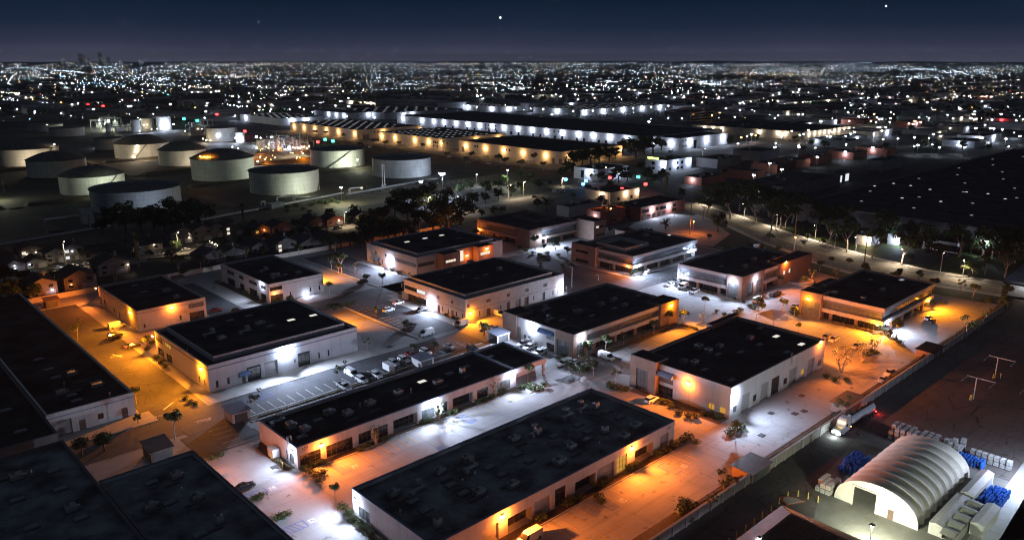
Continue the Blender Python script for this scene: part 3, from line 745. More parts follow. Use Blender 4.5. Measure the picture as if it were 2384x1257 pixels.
mb = MB(); mb.box(x_at(1496, 99, 4.6), x_at(1512, 99, 4.6), 98.93, 98.99, 4.3, 4.8); mb.build('sign_panel', mat('sign_board', (0.5, 0.44, 0.40)), b9)
text_mesh('377', .8, b9, M_dsteel, (x_at(1558, 99, 5), 98.96, 4.6), (R(90), 0, 0), 'house_number')

# --- blue-white hall with the raised roof
b7 = hall('raised_roof_hall', 'blue-white hall with a raised black roof and a small blue awning', 76.8, 125, 205.5, 246, 7.9, M_bwall,
          S_=[(502.5, 509, 1.0, 3.0, 'slit'), (529, 535, 1.0, 3.0, 'slit'), (554, 559, 2.0, 2.7, 'slit'), (564, 572, 0, 2.4, 'ddoor'), (576, 608, 0, 4.4, 'store'), (616.5, 647, 0, 4.4, 'roll'), (685, 689, 1.8, 3.0, 'vent'), (694, 722, 0, 4.4, 'store'), (741, 745, 1.0, 3.0, 'slit'), (763, 767, 1.0, 3.0, 'slit')],
          W_=[(363, 379, 4.9, 6.4, 'win'), (382.5, 398.5, 4.9, 6.4, 'amber'), (368, 381.5, .3, 3.0, 'store'), (387, 401, .3, 3.0, 'store'), (463, 466, 1, 3, 'slit'), (475.5, 478, 1, 3, 'slit')],
          band=(M_blue, 6.65, 6.95), cm=M_bwall, upper=(80.2, 123, 209.6, 245.6, 8.75))
units(b7, 8.25, c5, lit=[(1550, 297), (1785, 248)], ducts=[(680, 440), (1060, 410)], acs=[(800, 490), (1210, 330)], skys=[(1330, 360), (900, 300), (1100, 250)])
units(b7, 7.1, c5, dim=[(2030, 377)], pipes=[(440, 630)])
awning(b7, x_at(556, 205.5, 3), x_at(579, 205.5, 3), 205.48, 0, 2.6, 3.5, 's')
wall_lamp(b7, hit_y(664, 812, 205.5), (0, -1), WHITE, 25000)
wall_lamp(b7, hit_x(468.7, 857.8, 76.8), (-1, 0), AMB, 19000)
wall_lamp(b7, hit_x(357, 782, 76.8), (-1, 0), AMB, 26000)
wall_lamp(b7, (125, 231, 5.4), (1, 0), AMB, 30000, dz=-.75, cone=105)

# --- two storey hall in the middle
b10 = hall('raised_roof_hall', 'big two storey pinkish white hall with a row of louvred vents', 168, 218.6, 203, 240, 8.4, M_wall,
           S_=[(1087, 1093, 5.3, 6.5, 'vent'), (1132, 1142, 5.3, 6.5, 'vent'), (1180, 1187, 5.3, 6.5, 'vent'), (1223, 1231, 5.3, 6.5, 'vent'), (1265, 1274, 5.3, 6.5, 'vent'), (1133, 1143, 0, 3, 'droll'), (1116, 1118.6, 1, 2.9, 'slit'), (1165, 1167.6, 1, 2.9, 'slit'), (1180, 1187.5, 0, 3.2, 'droll'), (1200, 1212, 0, 3.2, 'roll'), (1221, 1231, 0, 3.2, 'droll'), (1241.5, 1244, 1, 2.9, 'slit'), (1263, 1269, 0, 3.2, 'droll'), (1286, 1288.6, 1, 2.9, 'slit'), (1298, 1300, 1, 2.9, 'slit')],
           W_=[(934.5, 991, 4.7, 6.3, 'store'), (936, 992, 0, 3.3, 'entry'), (1018, 1023, 5.3, 6.5, 'vent'), (1050, 1055, 5.3, 6.5, 'vent'), (1019.5, 1024, 0, 2.8, 'droll'), (1051, 1056, 0, 2.8, 'droll'), (1029.5, 1031.8, 1, 2.8, 'slit'), (1042.5, 1044.8, 1, 2.8, 'slit'), (1061.3, 1063.6, 1, 2.8, 'slit'), (1075, 1077.6, 1, 2.8, 'slit')],
           band=(M_brown, 3.95, 4.12), cm=M_wall, upper=(170.2, 214.8, 205.8, 239.4, 9.3))
mb = MB(); a = (y_at(970, 168, 5.5) , y_at(989, 168, 5.5)); mb.box(168.1, 168.25, min(a), max(a), 4.9, 6.1); mb.build('lit_office_window', G_wwin, b10)
units(b10, 8.8, c1, acs=[(930, 240), (1250, 320)], skys=[(700, 350), (1000, 420), (1100, 380)], pipes=[(850, 410)])
wall_lamp(b10, hit_x(1004.9, 702.6, 168), (-1, 0), WHITE, 13000)
wall_lamp(b10, hit_y(1095, 729, 203), (0, -1), AMB, 9000, s=1.2)
wall_lamp(b10, hit_y(1307, 665, 203), (0, -1), WHITE, 13000)

# --- white hall with the brown entrance
b11 = hall('raised_roof_hall', 'white hall with strip windows and a brown entrance lit amber', 191, 240.6, 263, 301.5, 8.6, M_bwall,
           S_=[(974, 1012, 4.3, 5.9, 'win')], W_=[(920, 972, 4.3, 5.9, 'win'), (873, 877, 4.8, 6.2, 'slit'), (896, 900, 4.8, 6.2, 'slit'), (860, 862.5, 1, 3, 'slit'), (869, 872, 1, 3, 'slit'), (880, 882, 1, 3, 'slit'), (889, 891, 1, 3, 'slit')], cm=M_bwall, upper=(194.2, 237.4, 266, 300.6, 9.5))
units(b11, 9.0, cM2, lit=[(440, 487), (565, 462), (680, 441)], skys=[(800, 460), (790, 420)])
def block(root, x0, x1, y0, y1, h, wm, S_=(), W_=(), name='entrance_tower'):
    mb = MB(); so = cv(S_, x0, lambda p, z: x_at(p, y0, z)); wo_ = cv(W_, y0, lambda p, z: y_at(p, x0, z))
    shell(mb, x0, x1, y0, y1, h, .4, [(a, b, c, d, KINDS[k][0]) for a, b, c, d, k in so], [(a, b, c, d, KINDS[k][0]) for a, b, c, d, k in wo_], t=.3)
    mb.build(name, wm, root)
    for op in so: fill(root, (x0, y0), (1, 0), (0, -1), op)
    for op in wo_: fill(root, (x0, y0), (0, 1), (-1, 0), op)
    mb = MB(); mb.flat(rect(x0 + .3, x1 - .3, y0 + .3, y1 - .3), h - .4); mb.build('tower_roof', M_roof, root)
    coping(root, x0, x1, y0, y1, h + .001, M_coping, .36, .03, .06)
block(b11, 201.2, x_at(1070, 258, 8), 257.6, 262.9, 9.2, M_brown, S_=[(1038, 1062, 5.2, 6.4, 'lit')], W_=[])
block(b11, x_at(1113, 258, 8), 230.4, 257.6, 262.9, 9.2, M_brown, S_=[(1119, 1142, 5.2, 6.6, 'lit')], W_=[])
mb = MB(); mb.box(x_at(1070, 258, 8) + .01, x_at(1113, 258, 8) - .01, 261.5, 262.9, 0, 9.0); mb.build('entrance_glazing', M_brown, b11)
mb = MB(); mb.box(x_at(1072, 258, 6), x_at(1090, 258, 6), 261.3, 261.49, 3.5, 8.2); mb.build('lit_entrance_window', G_win, b11)
wall_lamp(b11, hit_x(908.4, 606, 191), (-1, 0), WHITE, 20000)
wall_lamp(b11, hit_y(1132.8, 578, 257.6), (0, -1), SOD, 1500, s=1.8, far=True)
wall_lamp(b11, hit_y(1086.7, 594.6, 261.3), (0, -1), SOD, 900, s=1.4, far=True)

# --- cream halls on the left
b5 = hall('cream_hall', 'cream hall with orange lit walls beside the gabled houses', 80, 103.6, 272, 314.6, 7.35, M_cream,
          S_=[(439, 474, 4.5, 6.1, 'win'), (442, 476, 0, 2.9, 'store'), (418, 423, 1, 2.8, 'slit'), (335, 339, 1, 2.4, 'slit')], W_=[(232, 238, 0, 3.4, 'roll'), (241, 247, 0, 3.4, 'roll'), (264, 268, 1, 2.6, 'slit'), (276, 279, 0, 2.4, 'door')], band=(M_brown, 6.3, 6.5), cm=M_cream)
units(b5, 6.5, K3, curbs=[(1645, 815), (1690, 840), (1740, 870), (1800, 900)], acs=[(1845, 938), (1955, 1010)], skys=[(1500, 880), (1600, 950)])
wall_lamp(b5, hit_x(224.5, 671, 80), (-1, 0), SOD, 8000)
wall_lamp(b5, hit_x(303.7, 727, 80), (-1, 0), AMB, 11000)
wall_lamp(b5, hit_y(399, 714, 272), (0, -1), SOD, 11000)
b6 = hall('cream_hall', 'pale two storey hall with dark office windows on two floors', 127.7, 151, 271.5, 314.8, 7.5, M_wall,
          S_=[(628.6, 657.5, 4.7, 6.2, 'store'), (630.7, 659.5, 0, 3, 'store'), (675, 678, 1.1, 2.9, 'slit'), (721.5, 724.6, 1.1, 2.9, 'slit'), (742, 745.6, 1.1, 2.9, 'slit')],
          W_=[(527, 544.7, 4.7, 6.2, 'store'), (555, 567, 4.7, 6.2, 'store'), (578, 598, 4.7, 6.2, 'store'), (605.5, 618.5, 4.7, 6.2, 'store'), (529, 547, 0, 2.9, 'store'), (558, 569, 0, 2.9, 'store'), (580, 599, 0, 2.9, 'store'), (607, 620, 0, 2.9, 'store')], band=(M_brown, 6.45, 6.65), cm=M_wall)
units(b6, 6.7, K4, curbs=[(790, 712), (820, 735), (870, 755)], ducts=[(1030, 805), (1165, 878)], acs=[(1120, 862), (1400, 835)], skys=[(1260, 855)])
wall_lamp(b6, (x_at(711, 271.5, 1.0), 271.5, 1.1), (0, -1), WHITE, 1600)  # low lamp added to stand in for a glow strip on the wall
wall_lamp(b6, (x_at(640, 271.5, 3.6), 271.5, 3.7), (0, -1), AMB, 2500, s=.8)
wall_lamp(b6, hit_x(640, 668, 127.7)[:1] + (277, 6.8), (-1, 0), WHITE, 5000)
wall_lamp(b6, (151, 287, 5.2), (1, 0), AMB, 24000, dz=-.85, cone=105)

# --- dark halls at the left edge
b1 = hall('left_hall', 'long dark roofed hall along the amber drive at the left edge', 36.7, 57, 205.3, 330, 6.2, M_wall,
          S_=[(185, 200, 0, 2.7, 'ddoor'), (228, 241.6, 1.5, 3.0, 'slit'), (284, 298, 0, 2.7, 'ddoor'), (134, 168, 0, 4, 'roll')], W_=[], band=(M_blue, 5.0, 5.2), cm=M_wall)
units(b1, 5.4, cL1, acs=[(410, 268), (475, 142), (645, 218)], curbs=[(530, 190), (500, 250)], skys=[(330, 112), (375, 165), (260, 45), (515, 320), (480, 285)], pipes=[(735, 290), (430, 220)])
b2 = hall('dark_hall', 'dark roofed hall beyond the left edge with a plain grey wall', 0, 36.3, 193.4, 330, 6.1, M_dim, cm=M_coping)
units(b2, 5.3, cL1, skys=[(40, 385), (140, 525)])
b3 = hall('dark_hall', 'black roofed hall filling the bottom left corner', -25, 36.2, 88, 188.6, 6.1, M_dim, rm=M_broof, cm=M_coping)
units(b3, 5.3, cF, acs=[(560, 965), (130, 715)], skys=[(480, 805), (640, 1035), (250, 1110), (140, 890), (430, 660)], pipes=[(250, 690)], curbs=[(30, 725)])
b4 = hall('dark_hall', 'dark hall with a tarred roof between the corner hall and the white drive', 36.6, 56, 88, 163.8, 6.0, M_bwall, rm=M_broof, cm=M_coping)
units(b4, 5.2, cF, acs=[(1395, 705), (1185, 942), (1560, 872)], talls=[(1740, 1060)], skys=[(1200, 755), (1350, 910), (1590, 1165)], curbs=[(1360, 760), (1215, 965), (1530, 915), (1700, 1115)], pipes=[(1440, 825)])
wall_lamp(b4, (56, 158.5, 4.6), (1, 0), SOD, 1500)

# --- two storey offices with banded fronts
def office(name, label, x0, x1, y0, y1, h, towers=(), wm=None, rm=None, plainW=(), S_plain=None):
    wm = wm or M_wall; root = empty(name, (x0, y0, 0), label, 'office building')
    g = 1.0; f0 = h - 1.35; sp0, sp1 = 2.9, 4.3; wt = h - 2.5
    mb = MB()
    W0 = y0 if not plainW else max(y0, y1 - 0.01)
    def ring(z0, z1, t=g):
        mb.box(x0, x1, y0, y0 + t, z0, z1)
        if not plainW: mb.box(x0, x0 + t, y0 + t, y1 - .3, z0, z1)
    ring(f0, h, .35); ring(sp0, sp1)
    mb.box(x0, x1 - .3, y1 - .3, y1, 0, h); mb.box(x1 - .3, x1, y0 + g, y1 - .3, 0, h)
    if plainW:
        wo_ = cv(plainW, y0, lambda p, z: y_at(p, x0, z))
        wall_face(mb, (x0, y0 + g), (0, 1), (-1, 0), y1 - y0 - g - .3, h, [(a - g, b - g, c, d, KINDS[k][0]) for a, b, c, d, k in wo_])
        mb.quad((x0 + .35, y0 + .35, h - .7), (x0 + .35, y1 - .3, h - .7), (x0 + .35, y1 - .3, h), (x0 + .35, y0 + .35, h))
        for op in wo_: fill(root, (x0, y0), (0, 1), (-1, 0), op)
    mb.build('wall', wm, root)
    mb = MB()
    mb.quad((x0, y0 + .02, f0), (x1, y0 + .02, f0), (x1, y0 + g, wt), (x0, y0 + g, wt)); mb.quad((x0, y0 + g, wt), (x1, y0 + g, wt), (x1, y0 + g + .1, wt), (x0, y0 + g + .1, wt))
    if not plainW: mb.quad((x0 + .02, y0, f0), (x0 + .02, y1, f0), (x0 + g, y1, wt), (x0 + g, y0, wt))
    mb.build('soffit', M_soff, root)
    def strip(nm, z0, z1, ins, gm):
        mb = MB(); L = x1 - x0 - 2 * ins
        mb.box(x0 + ins, x1 - ins, y0 + ins, y0 + ins + .05, z0, z1)
        n = int(L / 1.6)
        for i in range(n + 1): mb.box(x0 + ins + L * i / n - .04, x0 + ins + L * i / n + .04, y0 + ins - .08, y0 + ins, z0, z1, 1)
        if not plainW:
            L2 = y1 - y0 - ins - .4; mb.box(x0 + ins, x0 + ins + .05, y0 + ins + .06, y1 - .35, z0, z1)
            n = int(L2 / 1.6)
            for i in range(1, n + 1): mb.box(x0 + ins - .08, x0 + ins, y0 + ins + L2 * i / n - .04, y0 + ins + L2 * i / n + .04, z0, z1, 1)
        mb.build(nm, [gm, M_frame], root)
    strip('strip_window', sp1, wt, g - .02, M_lglass); strip('ground_floor_glazing', 0, sp0, 1.9, M_glass)
    n = max(2, int((x1 - x0) / 9))
    for i in range(1, n):
        x = x0 + (x1 - x0) * i / n
        mb = MB(); mb.box(x - .5, x + .5, y0 + .2, y0 + 1.0, 0, sp0); mb.build('column', M_brown, root)
    if not plainW:
        n = max(2, int((y1 - y0) / 9))
        for i in range(1, n):
            y = y0 + (y1 - y0) * i / n
            mb = MB(); mb.box(x0 + .2, x0 + 1.0, y - .5, y + .5, 0, sp0); mb.build('column', M_brown, root)
    mb = MB(); mb.box(x0 + .35, x1 - .3, y0 + .35, y1 - .3, h - .75, h - .7); mb.build('roof', rm or M_roof, root)
    mb = MB(); o = .05
    mb.box(x0 - o, x1 + o, y0 - o, y0 + .4, h, h + .08); mb.box(x0 - o, x0 + .4, y0 + .4, y1 + o, h, h + .08); mb.box(x1 - .35, x1 + o, y0 + .4, y1 + o, h, h + .08); mb.box(x0 + .4, x1 - .35, y1 - .35, y1 + o, h, h + .08); mb.build('coping', M_coping, root)
    for a, b, c, d, hh, s_, w_ in towers: block(root, a, b, c, d, hh, M_brown, s_, w_)
    return root
b14 = office('banded_office', 'office with brown corner towers behind the parked white utility trucks', 169.5, 222, 153, 184, 8.0,
             [(168.7, x_at(1367, 152.3, 6), 152.2, y_at(1293, 168.7, 6), 8.5, [(1344, 1360, 0.2, 5.2, 'grid')], [(1296.5, 1324, .2, 5.4, 'grid')]), (x_at(1538, 152.3, 6), 223.8, 152.2, 159, 8.5, [], []), (168.9, 177, 178, 184.5, 8.5, [], [])],
             plainW=[(1193, 1213, 0, 4.6, 'roll'), (1219, 1225, .9, 2.6, 'win'), (1229, 1235.6, .9, 2.6, 'win'), (1272, 1290, 4.0, 5.6, 'win'), (1272, 1290, 0, 2.7, 'store')])
awning(b14, 169.48, 0, y_at(1290, 169.5, 6), y_at(1256, 169.5, 6), 5.7, 6.9, 'w')
units(b14, 7.3, c2, acs=[(1190, 328), (1325, 278), (1450, 335), (930, 408)], ducts=[(580, 380), (620, 490)], skys=[(1340, 370), (1090, 450), (760, 500), (1600, 230), (1545, 175)])
wall_lamp(b14, hit_x(1240, 757, 169.5), (-1, 0), WHITE, 15000)
wall_lamp(b14, hit_y(1352.4, 783.7, 152.2), (0, -1), WHITE, 11000, s=1.1)
wall_lamp(b14, hit_y(1562, 710.5, 152.2), (0, -1), AMB, 15000)
b17 = hall('corner_office_hall', 'big white hall with a brown glazed corner tower and roller doors facing the yard', 168, 220, 96.8, 127.2, 8.9, M_wall,
           S_=[(1706, 1715, 1.2, 3.0, 'win'), (1726, 1745, 0, 5.0, 'roll'), (1753, 1761.5, 1.3, 3.2, 'slit'), (1771, 1791, 0, 5.2, 'roll'), (1796, 1815, 0, 5.2, 'store'), (1824, 1833, 1.3, 3.2, 'slit'), (1837, 1856, 0, 5.0, 'roll'), (1864.5, 1873, 1.2, 3.0, 'amber'), (1880, 1895, 0, 5.0, 'roll'), (1903.5, 1911, 1.3, 3.2, 'win')],
           W_=[(1531, 1567, 3.9, 5.8, 'win'), (1529, 1566, 0, 2.9, 'store'), (1648, 1663, 1.0, 2.7, 'amber'), (1674, 1689, 1.0, 2.7, 'amber')], cm=M_coping)
block(b17, 166.4, 172, y_at(1527, 166.4, 8), 128.2, 9.6, M_brown, [], [(1481, 1508, .3, 6.2, 'grid')])
block(b17, 205, 221, 126.5, 128.6, 9.5, M_brown)
awning(b17, 167.98, 0, y_at(1570, 168, 6.5), y_at(1519, 168, 6.5), 5.9, 7.3, 'w', mat('steel_blue_awning', (0.16, 0.20, 0.30), (0.19, 0.23, 0.33)))
units(b17, 8.1, c3, lit=[(1495, 347), (1740, 424)], acs=[(835, 490), (740, 450), (945, 443), (595, 592), (700, 608), (1240, 362)], skys=[(1330, 425), (1340, 265), (1150, 500), (930, 520), (800, 670), (1060, 770), (1600, 500)])
mb = MB()
for dx in (0, .5, 1.0): mb.box(x_at(1838, 97, 8.8) + dx, x_at(1838, 97, 8.8) + dx + .06, 96.55, 96.62, 6.5, 10.4)
mb.build('roof_ladder', M_steel, b17)
wall_lamp(b17, hit_x(1603, 891, 168), (-1, 0), SOD, 12000)
wall_lamp(b17, hit_y(1708.5, 921, 96.8), (0, -1), WHITE, 13000)
wall_lamp(b17, hit_y(1910, 795, 96.8), (0, -1), SOD, 11000)
wall_lamp(b17, (220, 101, 6.8), (1, 0), SOD, 16000)
b15 = office('banded_office', 'office with arched brown corner towers facing the bright lot', 263.4, 313, 151, 180.6, 8.9,
             [(262.6, x_at(1779, 150.2, 6), 150.2, y_at(1692, 262.6, 6), 9.4, [(1739, 1753, .2, 6.0, 'grid'), (1760, 1774, .2, 6.0, 'grid')], [(1693.5, 1718, .2, 6.0, 'grid')]), (x_at(1816, 150.2, 6), 319, 150.2, 157, 9.4, [(1823, 1829, 4.2, 6, 'lit'), (1836, 1841, 4.2, 6, 'lit')], [])])
units(b15, 8.2, K6, acs=[(300, 640), (370, 590)], skys=[(125, 640), (440, 525), (520, 570)])
wall_lamp(b15, hit_x(1706.5, 655, 262.6), (-1, 0), WHITE, 11000)
wall_lamp(b15, hit_y(1758.5, 650, 150.2), (0, -1), WHITE, 9000)
wall_lamp(b15, hit_y(1829, 609.7, 150.2), (0, -1), SOD, 15000)
wall_lamp(b15, hit_x(1589, 640, 263.4), (-1, 0), WHITE, 11000)
b16 = office('banded_office', 'office with white bands and amber lit windows beside the curved road', 263.6, 310, 97, 124.5, 8.9,
             [(262.4, 269, y_at(1911, 262.4, 6), 126.5, 9.4, [], [(1866, 1908, .2, 6.0, 'grid')]), (270, 286, 124, 126.8, 9.4, [], [])])
units(b16, 8.2, K6, dim=[(1470, 742)], acs=[(970, 838), (890, 790), (1185, 882), (1330, 817)], skys=[(1240, 740)])
wall_lamp(b16, hit_x(1882.7, 695.3, 262.4), (-1, 0), AMB, 12000)
wall_lamp(b16, hit_x(2043, 755.7, 263.6), (-1, 0), AMB, 15000, s=1.2)
wall_lamp(b16, hit_y(2066, 754, 97), (0, -1), WHITE, 13000)
wall_lamp(b16, hit_y(2160, 699.5, 97), (0, -1), AMB, 15000)
b13 = office('banded_office', 'office with a white roof screen and a brown two window tower', 261.2, 309.5, 202, 235, 8.4,
             [(259.6, 266, y_at(1386, 259.6, 7), 236.6, 9.0, [], [(1340, 1369, 5.2, 6.4, 'slit'), (1340, 1369, .6, 2.2, 'slit')]), (295, 303, 234, 240, 9.3, [], [])])
mb = MB(); p = P(1403, 560, 9.6), P(1455, 578, 9.6), P(1496, 561, 9.6); sx0, sy0 = p[1]; sx1 = p[2][0]; sy1 = p[0][1]
for a in ((sx0, sx1, sy0, sy0 + .3), (sx0, sx1, sy1 - .3, sy1), (sx0, sx0 + .3, sy0 + .3, sy1 - .3), (sx1 - .3, sx1, sy0 + .3, sy1 - .3)): mb.box(*a, 7.7, 9.6)
mb.build('roof_screen', M_wall, b13)
units(b13, 7.7, K5, acs=[(1545, 900)], lit=[(1810, 893)], skys=[(1350, 930), (1250, 925)])
wall_lamp(b13, hit_x(1462.8, 620, 261.2), (-1, 0), SOD, 4500)
wall_lamp(b13, hit_y(1482, 620, 202), (0, -1), WHITE, 14000)
wall_lamp(b13, hit_y(1610, 581, 202), (0, -1), WHITE, 16000)
b12 = office('banded_office', 'brown office with a sunken roof screen and twin lamps on its corner', 264.3, 299.8, 268.9, 308.6, 9.0,
             [(263.5, 272, 268.1, 277, 9.3, [], []), (299.4, 308.5, 257.5, 270, 10.0, [(1388, 1395, 6.2, 7.4, 'lit'), (1396, 1407, 6.2, 7.4, 'slit'), (1388, 1407, 2.0, 3.2, 'slit')], [])], wm=mat('pinkish_panel_wall', (0.40, 0.30, 0.26), (0.47, 0.36, 0.31), rough=.9, scale=.2, streak=.12))
mb = MB(); p = P(1195, 500, 9.9), P(1250, 512, 9.9), P(1290, 502, 9.9); sx0, sy0 = p[1]; sx1 = p[2][0]; sy1 = p[0][1]
for a in ((sx0, sx1, sy0, sy0 + .3), (sx0, sx1, sy1 - .3, sy1), (sx0, sx0 + .3, sy0 + .3, sy1 - .3), (sx1 - .3, sx1, sy0 + .3, sy1 - .3)): mb.box(*a, 8.3, 9.9)
mb.build('roof_screen', M_brown, b12)
wall_lamp(b12, hit_x(1117, 535, 264.3), (-1, 0), SOD, 8000)
wall_lamp(b12, hit_y(1271, 553, 268.1), (0, -1), WHITE, 9000, s=1.6)
wall_lamp(b12, hit_y(1256, 553, 268.1), (0, -1), WHITE, 9000, s=1.6)

# ================================================================== TANK FARM
def tank(label, cx, cy, r, h, dome=0.0, stair=None, group='storage tanks of the tank farm'):
    root = empty('storage_tank', (cx, cy, 0), label, 'storage tank', group)
    mb = MB(); n = 56
    mb.cyl(cx, cy, 0, h, r, r, n, 0, cap=False)
    for k in range(1, 5): mb.cyl(cx, cy, h * k / 5 - .06, h * k / 5 + .06, r + .05, r + .05, n, 1, cap=False)
    mb.cyl(cx, cy, 0.03, .3, r + 1.5, r + 1.5, n, 2)
    mb.build('tank_shell', [M_tank, mat('shell_seam', (0.26, 0.27, 0.25)), M_dirt], root)
    mb = MB()
    if dome: mb.dome(cx, cy, h, r + .15, dome, n, 7)
    else:
        mb.cyl(cx, cy, h - 1.6, h - 1.58, r - .05, r - .05, n, 0)
    mb.build('tank_roof', M_tankr, root)
    mb = MB()
    for i in range(n):
        a, b = 2 * math.pi * i / n, 2 * math.pi * (i + 1) / n
        mb.quad((cx + (r + .5) * math.cos(a), cy + (r + .5) * math.sin(a), h), (cx + (r + .5) * math.cos(b), cy + (r + .5) * math.sin(b), h), (cx + r * math.cos(b), cy + r * math.sin(b), h + .01), (cx + r * math.cos(a), cy + r * math.sin(a), h + .01))
        mb.quad((cx + (r + .5) * math.cos(a), cy + (r + .5) * math.sin(a), h - .3), (cx + (r + .5) * math.cos(b), cy + (r + .5) * math.sin(b), h - .3), (cx + (r + .5) * math.cos(b), cy + (r + .5) * math.sin(b), h), (cx + (r + .5) * math.cos(a), cy + (r + .5) * math.sin(a), h))
    mb.build('rim_girder', M_tankr, root)
    if stair is not None:
        mb = MB(); a0, a1 = stair
        prev = None
        for i in range(19):
            a = a0 + (a1 - a0) * i / 18; z = h * i / 18
            q = (cx + (r + .6) * math.cos(a), cy + (r + .6) * math.sin(a), z)
            if prev: mb.tube(prev, q, .35, .35, 4); mb.tube((prev[0], prev[1], prev[2] + 1.1), (q[0], q[1], q[2] + 1.1), .06, .06, 4)
            prev = q
        mb.build('spiral_stair', M_dsteel, root)
    return root
t1 = tank('domed tank cut by the left edge with a lamp on its rim', 164, 814, 26.3, 14.6, 6.5, (-1.4, -.9))
t2 = tank('dark domed tank between two lighter tanks', 164, 713, 21.4, 13.4, 6.0)
t3 = tank('domed tank with a green tinged roof and a slanting stair', 160, 605, 20.9, 12.6, 5.6, (-1.7, -1.0))
t4 = tank('flat topped tank half hidden by tall dark trees', 162, 521, 26.2, 13.2)
t5 = tank('domed tank with three lamps up its stair', 258, 796, 24.2, 13.8, 7.5, (-2.2, -1.7))
t6 = tank('plain domed tank behind the amber lit one', 265, 713, 20.0, 13.6, 7.0)
t7 = tank('tall domed tank with an amber lamp glowing on its roof edge', 256, 607, 23.6, 16.4, 6.4)
t8 = tank('flat topped tank nearest the lit pipe corridor', 261, 515, 24.0, 15.4, 0, (-.95, -.35))
t9 = tank('flat topped tank with a long slanting stair', 363, 613, 23.6, 14.8, 0, (-2.5, -1.6))
t10 = tank('flat topped tank bathed in bluish light', 369, 524, 23.7, 14.5)
t11 = tank('pale tank with a lamp on its shell beside a thin small tank', 379, 893, 17.3, 15.4)
t12 = tank('dim low tank far at the back', 266, 1084, 19.3, 10.4)
t13 = tank('darkest tank at the very back', 264, 1175, 20.0, 9.0)
t14 = tank('black tank beside the three lamp tank', 256, 889, 13.5, 11.6)
t15 = tank('thin white tank with a square vent', 385, 858, 5.1, 11.6, group='small process tanks')
for i, (px, py, r, h, lb) in enumerate([(318, 308, 5.5, 16, 'slim pale green tank by the floodlit plant'), (383, 303, 9, 18, 'broad pale green tank by the floodlit plant'), (345, 300, 8, 14, 'dim tank between the pale green pair'), (630, 345, 5, 10, 'small lit tank in the process plant')]):
    x, y = P(px, py); tank(lb, x, y, r, h, 0, None, 'small process tanks')
for root, az_, z in ((t5, -2.05, 12.9), (t5, -2.1, 8.0), (t5, -2.2, 2.2)):
    o = root.location; r = 24.2; x, y = o.x + r * math.cos(az_), o.y + r * math.sin(az_); wall_lamp(root, (x, y, z), (math.cos(az_), math.sin(az_)), WARM, 4000, s=1.8)
wall_lamp(t5, (258 + 24.2 * math.cos(-1.0), 796 + 24.2 * math.sin(-1.0), 9), (math.cos(-1.0), math.sin(-1.0)), WHITE, 4000, s=2.0)
wall_lamp(t11, (379 + 17.3 * math.cos(-2.2), 893 + 17.3 * math.sin(-2.2), 8), (math.cos(-2.2), math.sin(-2.2)), WHITE, 12000, s=2.2)
wall_lamp(t1, (164 + 26.3 * math.cos(-.75), 814 + 26.3 * math.sin(-.75), 17), (math.cos(-.75), math.sin(-.75)), WARM, 8000, s=2.2)
wall_lamp(t1, (164 + 26.3 * math.cos(-1.1), 814 + 26.3 * math.sin(-1.1), 9), (math.cos(-1.1), math.sin(-1.1)), WARM, 9000, s=1.8)
for k, (a, dz) in enumerate(((-2.75, 1.2), (-2.6, .6), (-2.45, .9))):
    wall_lamp(t7, (256 + 22.3 * math.cos(a), 607 + 22.3 * math.sin(a), 18.0 + dz), (math.cos(a + 3.14), math.sin(a + 3.14)), AMB, 5000, s=1.6)

def mast(name, label, x, y, h, col, p, s=1.0, light=True, arm=0.0, ang=0.0, cat='floodlight', group=None, heads=1, r=.14, spot=None, aim=None, woodm=None):
    """pole with lamp head: pole, arm, lamp_head > lens"""
    root = empty(name, (x, y, 0), label, cat, group)
    mb = MB(); mb.cyl(x, y, 0, h, r * 1.3, r * .8, 8); mb.cyl(x, y, 0, .35, r * 2.2, r * 2.2, 8); mb.build('pole', woodm or M_steel, root)
    ax, ay = x + arm * math.cos(ang), y + arm * math.sin(ang)
    if arm:
        mb = MB(); mb.tube((x, y, h - .1), (ax, ay, h + .25), r * .6, r * .5); mb.build('arm', woodm or M_steel, root)
    for k in range(heads):
        off = (k - (heads - 1) / 2) * .9 * s
        hx, hy = ax - math.sin(ang) * off, ay + math.cos(ang) * off; z = h + (.2 if arm else .15)
        mb = MB(); mb.box(hx - .42 * s, hx + .42 * s, hy - .42 * s, hy + .42 * s, z + .12 * s, z + .25 * s); hd = mb.build('lamp_head', M_dsteel, root)
        if col is not None:
            mb = MB(); mb.cyl(hx, hy, z - .16 * s, z + .11 * s, .30 * s, .38 * s, 10); mb.flat([(hx + .3 * s * math.cos(t * math.pi / 4), hy + .3 * s * math.sin(t * math.pi / 4)) for t in range(8)], z - .16 * s); mb.build('lens', LENS[col], hd, root.location)
            if light and k == 0: bulb(hd, hx - x, hy - y, z - .45 * s, col, p, .25, spot, aim)
    return root
def mast_at(name, label, px, py, h, col, p, **k):
    x, y = P(px, py, h); return mast(name, label, x, y, h, col, p, **k)
mast_at('flood_mast', 'blazing greenish floodlight behind the tree hidden tank', 307, 424, 11.0, PALE, 80000, s=5.0, spot=165, aim=(.25, 1, -.25))
mast_at('flood_mast', 'blazing blue white floodlight right of the bluish tank', 1029, 405, 16, WHITE, 110000, s=5.5)
mast_at('flood_mast', 'white floodlight above the dark trees below the bluish tank', 980, 423, 10, WHITE, 25000, s=3.6)
mast_at('flood_mast', 'yellow green pole lamp over the pipe corridor', 794, 437, 11, PALE, 30000, s=2.2)
mast_at('flood_mast', 'lamp on a post in front of the slanting stair tank', 832, 372, 9, PALE, 14000, s=1.6)
mast_at('flood_mast', 'pole lamp beside the dark bushes on the boulevard verge', 1182, 396, 12, PALE, 30000, s=1.9)
